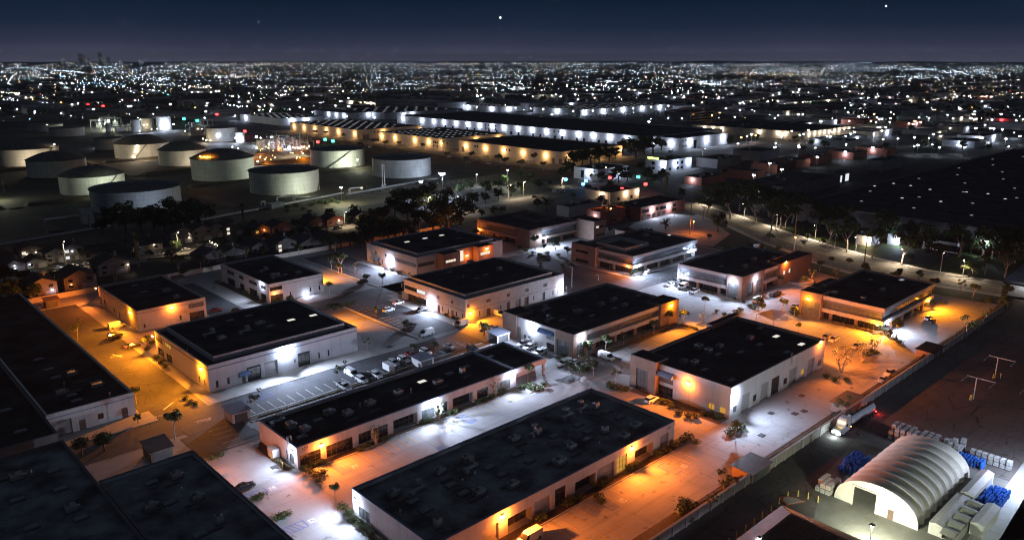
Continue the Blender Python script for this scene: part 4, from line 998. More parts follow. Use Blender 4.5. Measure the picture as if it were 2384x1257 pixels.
mast_at('flood_mast', 'small blue white lamp between the bluish tank and boulevard', 1110, 407, 9, WHITE, 9000, s=1.4)
mast_at('flood_mast', 'unlit lamp post at the left edge of the tank farm', 5, 418, 9, None, 0, r=.12)
x, y = P(40, 470); mast('flood_mast', 'yellowish pole lamp just beyond the left edge', x - 8, y + 10, 11, PALE, 14000, s=1.4)
for px, py, lb in [(172, 432, 'thin black pole in front of the green roofed tank'), (549, 395, 'thin pole in front of the tall amber lamp tank'), (778, 405, 'thin pole before the slanting stair tank'), (388, 455, 'thin pole rising behind the tree hidden tank')]:
    x, y = P(px, py + 20); mast('pole', lb, x, y, 13, None, 0, cat='pole', r=.16, woodm=M_dsteel)
for x, y, tx, ty, p_, c_, lb in [(168, 555, 160, 590, 32000, PALE, 'the green tinged domed tank'), (300, 566, 262, 592, 54400, PALE, 'the amber lamp tank'), (258, 474, 261, 500, 17600, PALE, 'the flat tank by the pipe corridor'), (300, 470, 270, 500, 14400, WARM, 'the right side of the flat tank'), (352, 572, 362, 600, 38400, PALE, 'the slanting stair tank'), (372, 480, 369, 505, 17600, WHITE, 'the bluish tank'), (246, 752, 256, 775, 19200, WARM, 'the three lamp tank'), (160, 770, 165, 795, 25600, WARM, 'the tank at the left edge'), (262, 676, 265, 695, 12800, WARM, 'the plain domed tank'), (160, 474, 162, 500, 8000, WHITE, 'the tree hidden tank'), (384, 850, 379, 880, 14400, WHITE, 'the pale tank')]:
    root = empty('tank_fill_light', (x, y, 0), 'added low floodlight post turned toward ' + lb, 'floodlight')  # posts added to brighten the tank shells, not known fixtures
    mb = MB(); mb.cyl(x, y, 0, 3.2, .1, .08, 8); mb.build('pole', M_dsteel, root)
    d = math.dist((x, y), (tx, ty)); nx, ny = (tx - x) / d, (ty - y) / d
    mb = MB(); mb.box(x - .35, x + .35, y - .15, y + .15, 3.2, 3.75); h = mb.build('lamp_head', M_dsteel, root)
    bulb(h, nx * .6, ny * .6, 3.5, c_, p_, .2, 150, (nx, ny, .12))
# floodlit plant at the back of the tank farm: pipe racks, vessels and strings of lamps
def plant(label, pxs, py0, n, seed):
    q = random.Random(seed); x, y = P(sum(pxs) / 2, py0); root = empty('process_plant', (x, y, 0), label, 'process plant')
    for k in range(n):
        mb = MB(); mt = MB()
        a, b = P(q.uniform(*pxs), py0 + q.uniform(-9, 12)); w = q.uniform(2, 6)
        if q.random() < .45: mb.cyl(a, b, 0, q.uniform(4, 11), w * .6, w * .6, 14)
        elif q.random() < .5: mb.box(a - w, a + w, b - w * .7, b + w * .7, 0, q.uniform(3, 6))
        h = q.uniform(5, 12)
        mt.path([(a - 9, b, 0), (a - 9, b, h), (a + 9, b + q.uniform(-3, 3), h), (a + 9, b, 0)], .25, 5)
        mt.path([(a, b - 8, 0), (a, b - 8, h - 1), (a, b + 8, h - 1)], .2, 5); mt.tube((a + 3, b, 0), (a + 3, b, h + 5), .18, .1, 5)
        if mb.v: mb.build('vessel', M_tank, root)
        mt.build('pipe_rack', M_steel, root)
    return root
pl1 = plant('sparkling process plant behind the flat topped tanks', (600, 715), 340, 26, 3)
pl2 = plant('greenish floodlit process plant in front of the dark field', (225, 320), 296, 16, 4)
pl3 = plant('dim pipework with warm lamps left of the pale tank', (440, 490), 305, 8, 5)
q = random.Random(8)
G_dot = {WHITE: G_white, AMB: G_amb, PALE: G_pale, WARM: G_warm, SOD: G_sod}
def dots(root, lst, nm='plant_lamp'):
    """small plant lamps: lens only for most, some throw light"""
    o = root.location
    for px, py, z, col, p, s in lst:
        x, y = P(px, py, z); mb = MB(); mb.cyl(x, y, z, z + .5 * s, .5 * s, .3 * s, 8); mb.flat([(x + .5 * s * math.cos(t * math.pi / 4), y + .5 * s * math.sin(t * math.pi / 4)) for t in range(8)], z)
        h = mb.build(nm, G_dot[col], root)
        if p: bulb(h, x - o[0], y - o[1], z - .6 * s, col, p, .4)
dots(pl1, [(597, 320, 9, WHITE, 30000, 2.6), (607, 322, 8, WARM, 0, 1.6), (628, 324, 7, PALE, 14000, 1.6), (598, 346, 8, AMB, 16000, 2.0), (648, 331, 8, WHITE, 12000, 1.4), (626, 337, 5, PALE, 0, 1), (541, 343, 5, PALE, 9000, 1.2), (555, 346, 4, PALE, 6000, 1), (548, 322, 6, WHITE, 14000, 1.6)]
     + [(664 + k * 5.6 + q.uniform(-1, 1), 347 - k * .3 + q.uniform(-3, 2), 7, WARM, 7000 if k % 3 == 0 else 0, 1.0) for k in range(11)] + [(q.uniform(605, 705), q.uniform(340, 372), q.uniform(2, 6), q.choice([WARM, AMB, WHITE, SOD]), 5000 if k % 4 == 0 else 0, q.uniform(.5, .9)) for k in range(22)] + [(705, 358, 6, AMB, 9000, 1.3), (617, 372, 4, AMB, 7000, 1.2), (600, 377, 4, WHITE, 6000, 1.2)])
dots(pl2, [(231, 281, 9, WHITE, 9000, 1.4), (253, 283, 10, PALE, 40000, 3.0), (268, 283, 10, PALE, 20000, 1.8), (244, 290, 8, PALE, 14000, 1.6), (327, 279, 9, PALE, 9000, 1.2), (335, 292, 6, WARM, 6000, 1.2), (343, 291, 6, AMB, 0, 1), (380, 291, 8, WHITE, 24000, 2.2), (404, 290, 8, WHITE, 12000, 1.8), (110, 292, 8, WARM, 9000, 1.6), (353, 302, 4, WHITE, 6000, 1), (366, 301, 4, WHITE, 0, 1), (325, 306, 3, WHITE, 6000, 1), (224, 332, 6, WHITE, 2000, 1.1)])
dots(pl3, [(447, 302, 5, WARM, 9000, 1.4), (455, 302, 5, AMB, 0, 1.2), (461, 301, 5, WARM, 0, 1.2), (470, 301, 5, WARM, 6000, 1.2), (473, 324, 4, WARM, 4000, 1.2), (480, 327, 4, WARM, 4000, 1.4), (490, 328, 4, WARM, 0, 1.2), (431, 306, 3, WARM, 0, 1)])
# pipe runs
def pipes(label, pts, r=.45, n=3, z=1.0, loops=()):
    x, y = pts[0]; root = empty('pipeline', (x, y, 0), label, 'pipeline')
    for k in range(n):
        mb = MB(); mb.path([(a, b + k * 1.5, z) for a, b in pts], r * (1 - .2 * k), 7); mb.build('pipe', M_steel, root)
    for lx, ly, w, h in loops:
        mb = MB(); mb.path([(lx, ly, z), (lx, ly, h), (lx + w, ly, h), (lx + w, ly, z)], r * .9, 7); mb.path([(lx, ly + 1.6, z), (lx, ly + 1.6, h - .8), (lx + w, ly + 1.6, h - .8), (lx + w, ly + 1.6, z)], r * .6, 7); mb.build('pipe_loop', M_steel, root)
    mb = MB()
    for i in range(int(abs(pts[-1][0] - pts[0][0]) / 8)):
        t = i * 8 / abs(pts[-1][0] - pts[0][0]); a, b = pts[0][0] + (pts[-1][0] - pts[0][0]) * t, pts[0][1] + (pts[-1][1] - pts[0][1]) * t
        mb.box(a - .2, a + .2, b - .5, b + n * 1.5, 0, z - .3)
    mb.build('pipe_support', M_dim, root)
    return root
a, b = P(0, 575), P(262, 530); pipes('pipeline with a tall goalpost loop at the left of the corridor', [a, b], .4, 3, 1, [(P(110, 549)[0], P(110, 549)[1], P(197, 528)[0] - P(110, 549)[0], 9)])
a, b = P(440, 522), P(800, 453); pipes('pipeline along the floodlit scrub with a small loop', [a, b], .4, 3, 1, [(P(647, 480)[0], P(647, 480)[1], 12, 6), (P(608, 484)[0], P(608, 484)[1], 3, 4)])
a, b = P(812, 457), P(985, 425); pipes('bluish lit pipeline with two thin stacks below the flat tank', [a, b], .5, 3, 1.4, [(P(815, 452)[0], P(815, 452)[1], 10, 4)])
for px, py in [(891, 437), (896, 437)]:
    x, y = P(px, py); mb = MB(); mb.cyl(x, y, 0, 17, .5, .35, 8); mb.cyl(x, y, 0, 2.5, 1.2, 1.0, 8); tag(mb.build('vent_stack', M_steel, None, (x, y, 0)), 'thin pale vent stack on the bluish lit pipeline', 'vent stack', 'vent stacks')
x, y = P(645, 485); mb = MB(); mb.box(x - 5, x + 4, y - 3, y + 3, 0, 3.4); mb.box(x - 5.3, x + 4.3, y - 3.3, y + 3.3, 3.4, 3.6); tag(mb.build('pump_shed', M_tank, None, (x, y, 0)), 'small pale shed in the floodlit pipe corridor', 'shed')
x, y = P(204, 520); mb = MB(); mb.box(x - 3, x + 3, y - 2.5, y + 2.5, 0, 8); mb.box(x - 3.2, x + 3.2, y - 2.7, y + 2.7, 8, 8.2); tag(mb.build('valve_house', M_grey, None, (x, y, 0)), 'small grey block behind the goalpost pipe loop', 'shed')

# ================================================================== WAREHOUSES
def every(lst, on):
    return [(v_, on or k_ % 2 == 0) for k_, v_ in enumerate(lst)]
def wh(label, x0, x1, y0, y1, h, wm, lamps_S=(), lamps_W=(), lamps_E=(), col=WHITE, p=30000, s=1.9, rm=None, skyl=None, doors=True, name='warehouse', zl=None, group=None, sm=None, stagger=False):
    root = empty(name, (x0, y0, 0), label, 'warehouse', group)
    mb = MB(); shell(mb, x0, x1, y0, y1, h, .9); mb.build('wall', wm, root)
    mb = MB(); mb.flat(rect(x0 + .3, x1 - .3, y0 + .3, y1 - .3), h - .9); mb.build('roof', rm or M_roof, root)
    coping(root, x0, x1, y0, y1, h + .001, M_coping, .5, .08, .15)
    z = zl or h * .62
    near = math.hypot(x0, y0) < 1300; k_ = 1 if near else 1.7
    for px, on in every(lamps_S, near): wall_lamp(root, (x_at(px, y0, z), y0, z), (0, -1), col, p * .3 * k_, s, off=.9, far=True, light=on)
    for px, on in every(lamps_W, near): wall_lamp(root, (x0, y_at(px, x0, z), z), (-1, 0), col, p * .3 * k_, s, off=.9, far=True, light=on)
    for y in lamps_E: wall_lamp(root, (x1, y, z), (1, 0), col, p * .3, s, off=.9, far=True)
    if skyl:
        n1, n2, ux0, ux1, uy0, uy1, a, b = skyl
        for i in range(n1):
            for j in range(n2):
                x = ux0 + (ux1 - ux0) * (i + .5) / n1; y = uy0 + (uy1 - uy0) * (j + (.5 if not (stagger and i % 2) else .9)) / n2
                if rnd.random() < .93: skylight(root, x, y, h - .9, sm if sm and rnd.random() < .8 else G_skyd, a, b)
    return root
def openings(root, x0, y0, face, items):
    """dock doors and windows set 5 cm proud of a far wall: (px, width, z0, z1, material, name)"""
    for px, w, z0, z1, m, nm in items:
        mb = MB()
        if face == 'S':
            x = x_at(px, y0, (z0 + z1) / 2); mb.box(x - w / 2, x + w / 2, y0 - .09, y0 - .01, z0, z1)
        else:
            y = y_at(px, x0, (z0 + z1) / 2); mb.box(x0 - .09, x0 - .01, y - w / 2, y + w / 2, z0, z1)
        mb.build(nm, m, root)
w1 = wh('cream warehouse with amber wall lamps nearest the boulevard trees', 509, 595, 479, 622, 10.9, M_cream, lamps_S=[1326, 1392, 1444], lamps_W=[1271, 1218, 1173, 1130, 1085], col=PEACH, p=11000, skyl=None, s=2.0)
openings(w1, 509, 479, 'W', [(1078, 4, 0, 5, M_ddoor, 'loading_door'), (1106, 2, 6, 8, M_glass, 'window'), (1112, 2, 6, 8, M_glass, 'window'), (1178, 2, 6, 8, M_glass, 'window'), (1186, 2, 6, 8, M_glass, 'window'), (1288, 4, 0, 5, M_ddoor, 'loading_door')])
openings(w1, 509, 479, 'S', [(1305, 4, 0, 5, M_ddoor, 'loading_door'), (1340, 4, 0, 5, M_ddoor, 'loading_door')])
w2 = wh('cream warehouse with rows of roof windows and amber lamps, the middle of three', 505, 596, 645, 760, 11.2, M_cream, lamps_S=[1109, 1160], lamps_W=[1029, 998, 966, 920, 889], col=PEACH, p=11000, s=2.0, skyl=(9, 6, 512, 585, 652, 755, 1.6, 1.1), sm=G_skyd)
openings(w2, 505, 645, 'W', [(1010, 1.8, 6, 8, M_glass, 'window'), (1014, 1.8, 6, 8, M_glass, 'window'), (1018, 1.8, 6, 8, M_glass, 'window'), (1010, 1.8, 2, 4, M_glass, 'window'), (1018, 1.8, 2, 4, M_glass, 'window'), (1041, 1.8, 6, 8, M_glass, 'window')])
w3 = wh('cream warehouse with many roof windows and amber lamps, behind the process plant', 500, 592, 797, 960, 11.0, M_cream, lamps_S=[892, 982], lamps_W=[826, 788, 760, 733, 708, 685], col=PEACH, p=11000, s=2.1, skyl=(12, 9, 505, 585, 806, 955, 1.4, .9), sm=G_skyd, stagger=True)
openings(w3, 500, 797, 'S', [(848, 4, 0, 5, M_ddoor, 'loading_door'), (856, 4, 0, 5, M_ddoor, 'loading_door'), (872, 1.8, 6, 8, M_glass, 'window'), (880, 1.8, 6, 8, M_glass, 'window')])
w4 = wh('vast white warehouse with a long row of white wall lamps and a plain dark roof', 672, 812, 506, 962, 12.0, M_wall, lamps_S=[], lamps_W=[938, 983, 1010, 1034, 1062, 1090, 1117, 1146, 1174, 1206, 1239, 1273, 1310, 1347, 1382, 1420, 1460], p=15000, s=2.6, zl=9.0)
mb = MB(); shell(mb, 679, 769, 472, 505.9, 12.3, .9); mb.build('front_wing', M_wall, w4)
mb = MB(); mb.flat(rect(679.3, 768.7, 472.3, 505.6), 11.4); mb.build('wing_roof', M_roof, w4)
for px in (1606, 1645, 1683): wall_lamp(w4, (x_at(px, 472, 8.5), 472, 8.5), (0, -1), WHITE, 7000, 2.6, off=.9, far=True)
for px in (1563, 1520): wall_lamp(w4, (x_at(px, 472, 7) if px > 1600 else 679, 472 if px > 1600 else y_at(px, 679, 7), 7), (0, -1) if px > 1600 else (-1, 0), WHITE, 4500, 2.0, off=.8, far=True)
openings(w4, 679, 472, 'S', [(1590, 2, 8.5, 10.5, M_glass, 'window'), (1597, 2, 8.5, 10.5, M_glass, 'window'), (1590, 2, 3, 5, M_glass, 'window'), (1597, 2, 3, 5, M_glass, 'window'), (1618, 5, 0, 9, M_glass, 'glazed_entrance')])
openings(w4, 672, 506, 'W', [(p_, 2, z_, z_ + 2, M_glass, 'window') for p_ in (1130, 1138, 1146, 1154, 1270, 1280, 1290, 1300) for z_ in ((4, 8) if p_ < 1200 else (8,))] + [(p_, 3.4, .5, 4, M_glass if k % 3 else M_door, 'dock_door') for k, p_ in enumerate(range(1020, 1470, 17))])
far_defs = [
 # label, L, B, R (roof corners in the photo), h, wall, S lamps, W lamps, skylight grid, lamp colour
 ('far warehouse with a dotted roof behind the pale tank', (560, 266), (653, 276.6), (756, 271.5), 10, M_wall, [680, 713], [548, 572], (12, 5), WHITE),
 ('far grey warehouse with lamps left of its dotted neighbour', (711, 258), (809, 264), (930, 259), 10, M_grey, [858], [728, 765, 783, 801], None, WHITE),
 ('far warehouse with a dotted roof at the head of the vast white one', (786, 253), (895, 263.5), (1096, 255), 10, M_grey, [960, 940], [815], (14, 5), WHITE),
 ('far warehouse with a finely striped roof', (1233, 250), (1351, 256), (1563, 239), 10, M_wall, [1361, 1380, 1405, 1428, 1451, 1474, 1495, 1516, 1536, 1556], [1236, 1265, 1297, 1335], (22, 7), WHITE),
 ('far warehouse with slanting roof stripes behind the striped one', (1150, 238), (1270, 243), (1420, 232), 9, M_grey, [1290, 1310, 1330], [1160, 1196, 1217, 1238, 1260], (14, 4), WHITE),
 ('far low warehouse left of the slanting stripes', (1080, 243), (1165, 249.5), (1235, 247), 9, M_wall, [1185, 1200], [1090, 1110, 1145], (10, 3), WHITE),
 ('far warehouse with a long row of close set lamps', (812, 234), (935, 243), (1080, 238), 9, M_wall, [975, 995, 1013, 1025], [817, 825, 832, 840, 848, 856, 864, 872, 880, 889, 902, 915, 927], None, WARM),
 ('far long white warehouse lit from end to end', (1300, 214), (1414, 218.5), (1735, 223), 10, M_wall, [1430, 1460, 1490, 1520, 1550, 1580, 1602, 1632, 1660, 1690], [1340, 1380], None, WHITE),
 ('far warehouse with yellowish lamps', (1140, 219), (1200, 224), (1330, 219), 9, M_dim, [1215, 1240, 1262, 1285], [1160, 1178, 1200], None, PALE),
 ('far warehouse wall with warm lamps right of the curved lots', (1690, 233), (1700, 236), (1820, 233.5), 11, M_wall, [1702, 1748, 1798], [], None, WARM),
 ('far warehouse with a slanting lit wall', (1850, 234), (1868, 236.5), (1990, 225), 11, M_wall, [1870, 1900, 1928, 1958, 1980], [], None, WARM),
 ('far long warehouse with evenly spaced cool lamps at the right', (1960, 236), (2092, 235), (2330, 238), 10, M_wall, [2120, 2152, 2185, 2220, 2255, 2290, 2325], [], None, WARM),
 ('far dark warehouse fronted by blue white lamps', (1960, 240), (1975, 243), (2290, 252), 11, M_dim, [1980, 2013, 2048, 2083, 2201, 2244], [], None, WHITE),
 ('far long white warehouse in the right distance', (1800, 204), (1860, 206), (2110, 210), 10, M_wall, [1860, 1892, 1925, 1961, 1998, 2034], [], None, WHITE),
 ('far warehouse below the right horizon', (1930, 197), (1950, 199), (2160, 202), 10, M_wall, [1995, 2026, 2058, 2090, 2122], [], None, WARM),
]
for lb, L, B, R_, h, wm_, ls, lw, sk, col in far_defs:
    (lx, ly), (bx, by), (rx, ry) = P(*L, h), P(*B, h), P(*R_, h)
    x1, y1 = max(rx, bx + 40), max(ly, by + 50)
    r = wh(lb, bx, x1, by, y1, h, wm_, ls, lw, col=col, p=24000, s=2.3 * max(1, by / 1200), skyl=(sk[0], sk[1], bx + 5, x1 - 5, by + 6, y1 - 6, 1.9, 1.0) if sk else None, sm=G_skyd, stagger=True, zl=h * .7)

# --- the huge dark warehouse on the right with scattered roof windows
w5 = wh('huge dark roofed warehouse on the right dotted with small roof windows', 425, 830, -140, 212, 10.5, M_dim, name='warehouse', skyl=(9, 9, 440, 800, -60, 205, .9, .7), sm=G_skyd, stagger=True)
for px, py in [(2036, 434), (2080, 428), (2120, 433), (2165, 442), (2300, 452), (2340, 464), (2100, 462), (2250, 448), (1985, 442), (2190, 470)]:
    x, y = P(px, py, 9.8); skylight(w5, x, y, 9.65, G_skyl, .9, .7)

# ================================================================== OTHER BUILDINGS, RIGHT OF CENTRE
def sb(name, label, L, B, R_, h, wm, lamps_S=(), lamps_W=(), wins_S=(), wins_W=(), col=WHITE, p=14000, cat='building', s=1.4, roofw=None, group=None, zl=None):
    (lx, ly), (bx, by), (rx, ry) = P(*L, h), P(*B, h), P(*R_, h)
    x1, y1 = max(rx, bx + 6), max(ly, by + 6)
    root = empty(name, (bx, by, 0), label, cat, group)
    mb = MB(); shell(mb, bx, x1, by, y1, h, .7); mb.build('wall', wm, root)
    mb = MB(); mb.flat(rect(bx + .3, x1 - .3, by + .3, y1 - .3), h - .7); mb.build('roof', roofw or M_roof, root)
    coping(root, bx, x1, by, y1, h + .001, M_coping, .4, .06, .1)
    z = zl or h * .72
    for px in lamps_S: wall_lamp(root, (x_at(px, by, z), by, z), (0, -1), col, p * .28, s, off=.6, far=True)
    for px in lamps_W: wall_lamp(root, (bx, y_at(px, bx, z), z), (-1, 0), col, p * .28, s, off=.6, far=True)
    openings(root, bx, by, 'S', wins_S); openings(root, bx, by, 'W', wins_W)
    root['w'] = 0
    del root['w']
    for k in range(3):
        rooftop_unit(root, bx + (x1 - bx) * rnd.uniform(.2, .8), by + (y1 - by) * rnd.uniform(.2, .8), h - .7, rnd.choice(['ac', 'ac', 'curb', 'duct']))
    return root
GL = lambda *px, w=2.4, z0=1, z1=3: [(p_, w, z0, z1, M_glass, 'window') for p_ in px]
sb('low_office', 'low blank white building behind the sunken screen office', (1295, 477), (1325, 482), (1390, 467), 6.5, M_wall)
sb('brown_office', 'brown flat roofed building beside the boulevard junction', (1381, 437), (1421, 449), (1494, 438), 7, mat('tan_wall', (.36, .27, .22), (.43, .33, .27), streak=.15), lamps_S=[1457, 1484], lamps_W=[1402], col=WARM, wins_S=GL(1440, 1470), p=9000)
br1 = sb('brick_office', 'red brick office under the big roadside trees', (1377, 486), (1398, 494), (1490, 488), 8, M_brick, wins_S=GL(1424, 1432, 1465, 1476, z0=4.6, z1=6.4) + GL(1424, 1432, 1465, 1476, z0=1, z1=3), lamps_W=[1386], col=WHITE, p=3000)
br2 = sb('brick_office', 'long red brick office with two white lamps beside the pale lot', (1466, 468), (1492, 484), (1600, 464), 7.6, M_brick, lamps_S=[1518, 1557], wins_S=GL(1500, 1508, 1530, 1540, 1548, 1570, w=3, z0=4.2, z1=6) + GL(1500, 1510, 1522, 1534, 1545, w=3, z0=.4, z1=2.8), p=14000, s=1.8)
wa = sb('white_office', 'white office with dark trees in front at the boulevard junction', (1350, 386), (1392, 395), (1472, 386), 9, M_bwall, lamps_S=[1440], lamps_W=[1373], wins_S=GL(1455, 1462, w=3, z0=1, z1=3) + GL(1455, 1462, w=3, z0=5, z1=7.5), wins_W=GL(1356, w=3, z0=1, z1=7), p=16000, s=1.8)
wb = sb('white_office', 'white office with a yellow lit sign on its corner', (1516, 367), (1552, 374), (1625, 367), 9.5, M_bwall, lamps_S=[1573, 1603], lamps_W=[1546], wins_S=GL(1560, 1578, 1587, w=3, z0=1, z1=3) + GL(1577, 1588, w=3, z0=5, z1=7.5), wins_W=GL(1521, w=3, z0=1, z1=3) + GL(1521, w=3, z0=5, z1=7.5), p=16000, s=1.8)
x, y, z = hit_x(1522, 369, wb.location.x); mb = MB(); mb.box(wb.location.x - .3, wb.location.x - .1, y - 5, y + 6, z - .5, z + .9); mb.build('lit_sign', glow('sign_yellow', (.85, 1.0, .12), 6), wb)
sb('grey_shed', 'grey block right of the yellow sign office', (1625, 366), (1671, 371.5), (1716, 362), 8, M_dim)
sb('grey_shed', 'grey block with a blank wall below the white warehouse wing', (1698, 349), (1771, 353.5), (1814, 347), 9, M_grey)
reds = [((1600, 409), (1634, 415), (1712, 408), 6, 'red walled unit at the left of the red row', [1612]), ((1679, 391), (1758, 400), (1784, 395), 7, 'brightest red walled unit with a big lamp at its corner', [1764]), ((1752, 378), (1810, 384.5), (1853, 379), 7, 'red unit with a white lamp and bluish doorway', [1830]),
        ((1801, 369.5), (1853, 375), (1909, 371), 7, 'red unit with a dark roof between two lamps', [1903]), ((1865, 360), (1908, 365.5), (1944, 361), 7, 'red unit with lit roof windows', []), ((1929, 350), (1988, 356), (2028, 351), 7, 'red unit in the middle of the right distance', [1968]), ((1996, 340), (2067, 347), (2084, 343), 7, 'red unit farthest along the row', [2032])]
for L, B, R_, h, lb, ls in reds: sb('red_unit', lb, L, B, R_, h, M_brick, lamps_S=[], lamps_W=ls if ls and ls[0] < B[0] else [], p=9000, group='red walled industrial units')
sb('dark_hall', 'long dark roofed hall with small bright doorway left of the huge warehouse', (1715, 424), (1822, 436), (1968, 408), 8, M_dim)
sb('grey_shed', 'grey shed standing against the huge dark warehouse', (2040, 368), (2054, 375), (2118, 366), 9, M_grey)
sb('grey_shed', 'pale corrugated block with twin bright panels', (1930, 400), (1950, 405), (1985, 398), 8, M_dim, wins_S=[(1958, 3, 1, 6, G_wwin, 'lit_door'), (1972, 6, 1, 6.5, G_wwin, 'lit_door')])
sb('long_shop', 'long dark building with a string of lamps along its wall', (1636, 288), (1870, 308), (1992, 294.5), 9, M_grey, lamps_S=[1884, 1897, 1909, 1920, 1931, 1943, 1954, 1965, 1976, 1987], lamps_W=[1640, 1660, 1680, 1768, 1812, 1828], col=WARM, p=12000, s=1.8)
sb('grey_shed', 'low grey building with a lamp right of the lamp string', (1978, 300), (2034, 307.5), (2074, 305), 8, M_grey, lamps_S=[2033.5], p=14000, s=2)
sb('grey_shed', 'grey building with dark roof below the lamp string', (1883, 322), (1978, 329), (2012, 324), 8, M_grey, lamps_W=[1900], p=6000)
sb('banded_office', 'dark three storey office with pale floor bands', (1575, 257.5), (1604, 262.5), (1667, 257.5), 14, M_dim, wins_S=[(1635, 60, 2 + 4 * k, 4 + 4 * k, M_glass, 'strip_window') for k in range(3)], cat='office building')
sb('banded_office', 'dark distant office with a warm lamp at its foot', (1789, 253), (1830, 258.5), (1893, 251), 13, M_dim, wins_S=[(1858, 50, 2 + 4 * k, 4 + 4 * k, M_glass, 'strip_window') for k in range(3)], lamps_S=[1834], col=WARM, cat='office building')
st = sb('white_store', 'white store with lamps on its wall at the right edge', (2240, 312), (2290, 318), (2400, 314), 9, M_wall, lamps_S=[2314, 2360], lamps_W=[2282], p=24000, s=2.2)
sb('white_store', 'low white store with bright windows near the right edge', (2210, 322), (2270, 330), (2330, 326), 7, M_bwall, lamps_W=[2240], wins_S=[(2300, 12, 1, 4, G_wwin, 'lit_shopfront')], p=16000, s=2)
sb('park_building', 'low pale building under trees with a bright doorway', (2010, 541), (2030, 552), (2082, 535), 5, M_wall, lamps_W=[2022], col=WARM, p=6000)
sb('park_building', 'small white building with bright blue white sign behind a tree', (2090, 545), (2096, 548), (2118, 540), 5.5, M_wall, lamps_W=[2094], p=12000, s=2.2)
sb('park_building', 'low white walled building by the green lawn', (2150, 555), (2230, 567), (2300, 548), 5, M_wall, wins_W=[(2205, 12, .5, 3.6, M_glass, 'window')])
mb = MB()
for px, py, lb in [(1755, 408, 'white lamp at the end of the brightest red unit'), (1767, 443, 'white lamp over the trees at the left end of the huge warehouse'), (1903, 366, 'white lamp at the red row centre'), (1968, 354, 'white lamp among the right red units'), (1792, 381, 'big white lamp over the dark lane of the red row'), (1820, 395, 'paired bluish lamps in the dark lane'), (2032, 344, 'white lamp beside the farthest red unit'), (1980, 312, 'white lamp left of the low grey building'), (1804, 343, 'white lamp on the grey lot'), (1860, 343, 'lamp in the dark lot'), (1819, 318, 'white lamp beyond the lamp string lot'), (2129, 320, 'blue white lamp in the dark trees'), (2173, 313, 'white lamp on the right road'), (2219, 277, 'tiny white lit hut'), (2314, 300, 'first bright lamp of the right store'), (2333, 302, 'second bright lamp of the right store'), (2137, 338, 'large lamp right of the red row'), (2230, 338, 'lamp on the low white store lot')]:
    mast_at('lamp_post', lb, px, py, 9, WHITE, 4500, s=2.9, cat='street lamp', spot=125, aim=(0, 0, -1))
mast_at('lamp_post', 'dazzling white lamp over the green lawn', 2296, 562, 8, WHITE, 9000, s=2.6, cat='street lamp')
mast_at('lamp_post', 'white lamp above the low park roofs', 2250, 527, 8, WHITE, 5000, s=2.2, cat='street lamp')
mast_at('flood_mast', 'bright white mast lamp on the vast white warehouse roof line', 1511, 284, 12, WHITE, 6000, s=4.0)
mast_at('flood_mast', 'bright white mast lamp beyond the vast dark roof', 1285, 267, 12, WHITE, 6000, s=4.0)
mast_at('flood_mast', 'white mast lamp behind the many windowed cream warehouse', 872, 274, 12, WHITE, 20000, s=4)
for k in range(10):
    px = 1975 + 33 * k; mast_at('lamp_post', 'blue white lot lamp in the row fronting the dark far warehouse', px if k < 9 else 2200, 262 + (k % 3) * 6, 9, WHITE, 0, s=2.4, light=False, cat='street lamp', group='lot lamps in the right distance')
ql = random.Random(31)
lot = [(1560 + ql.uniform(0, 820), ql.uniform(213, 345)) for _ in range(95)] + [(ql.uniform(1100, 1600), ql.uniform(196, 232)) for _ in range(30)] + [(ql.uniform(520, 840), ql.uniform(205, 262)) for _ in range(28)] + [(ql.uniform(0, 560), ql.uniform(190, 262)) for _ in range(34)]
for px, py in lot:
    if 1560 < px < 1700 and py > 280: continue
    c_ = WHITE if ql.random() < .72 else WARM if ql.random() < .6 else SOD
    x, y = P(px, py, 9); d = math.hypot(x, y)
    mast('lamp_post', 'lamp post in the lots and streets of the middle distance', x, y, 9, c_, 5200 if py > 235 else 0, s=min(1.2 + d * .0016, 5.5) * ql.uniform(.6, 1.15), cat='street lamp', group='lamp posts of the middle distance', light=d < 1050, spot=120, aim=(0, 0, -1))
for px, py, col, lb in [(505, 267, G_red, 'red'), (1448, 440, G_red, 'red'), (1420, 414, G_red, 'red'), (1503, 429, G_red, 'red'), (2306, 276, G_red, 'red'), (2321, 273, G_red, 'red'), (2332, 280, G_red, 'red'), (428, 277, G_green, 'green'), (459, 281, G_green, 'green'), (1486, 412, G_green, 'green'), (757, 325, G_green, 'green'), (775, 329, G_green, 'green'), (1317, 418, G_bluel, 'blue'), (1358, 429, G_bluel, 'blue'), (1364, 421, G_bluel, 'pale blue'), (240, 248, G_red, 'red'), (205, 245, G_red, 'red'), (740, 331, G_red, 'red'), (570, 306, G_red, 'red')]:
    x, y = P(px, py, 6); root = empty('traffic_signal', (x, y, 0), lb + ' signal light glowing on a junction', 'traffic light', 'signals glowing ' + lb)
    d = math.hypot(x, y); s = .35 + d * .0009
    mb = MB(); mb.cyl(x, y, 0, 6, .12, .1, 6); mb.build('pole', M_dsteel, root)
    mb = MB(); mb.box(x - s, x + s, y - s, y + s, 6 - s, 6 + s); mb.build('signal_head', col, root)

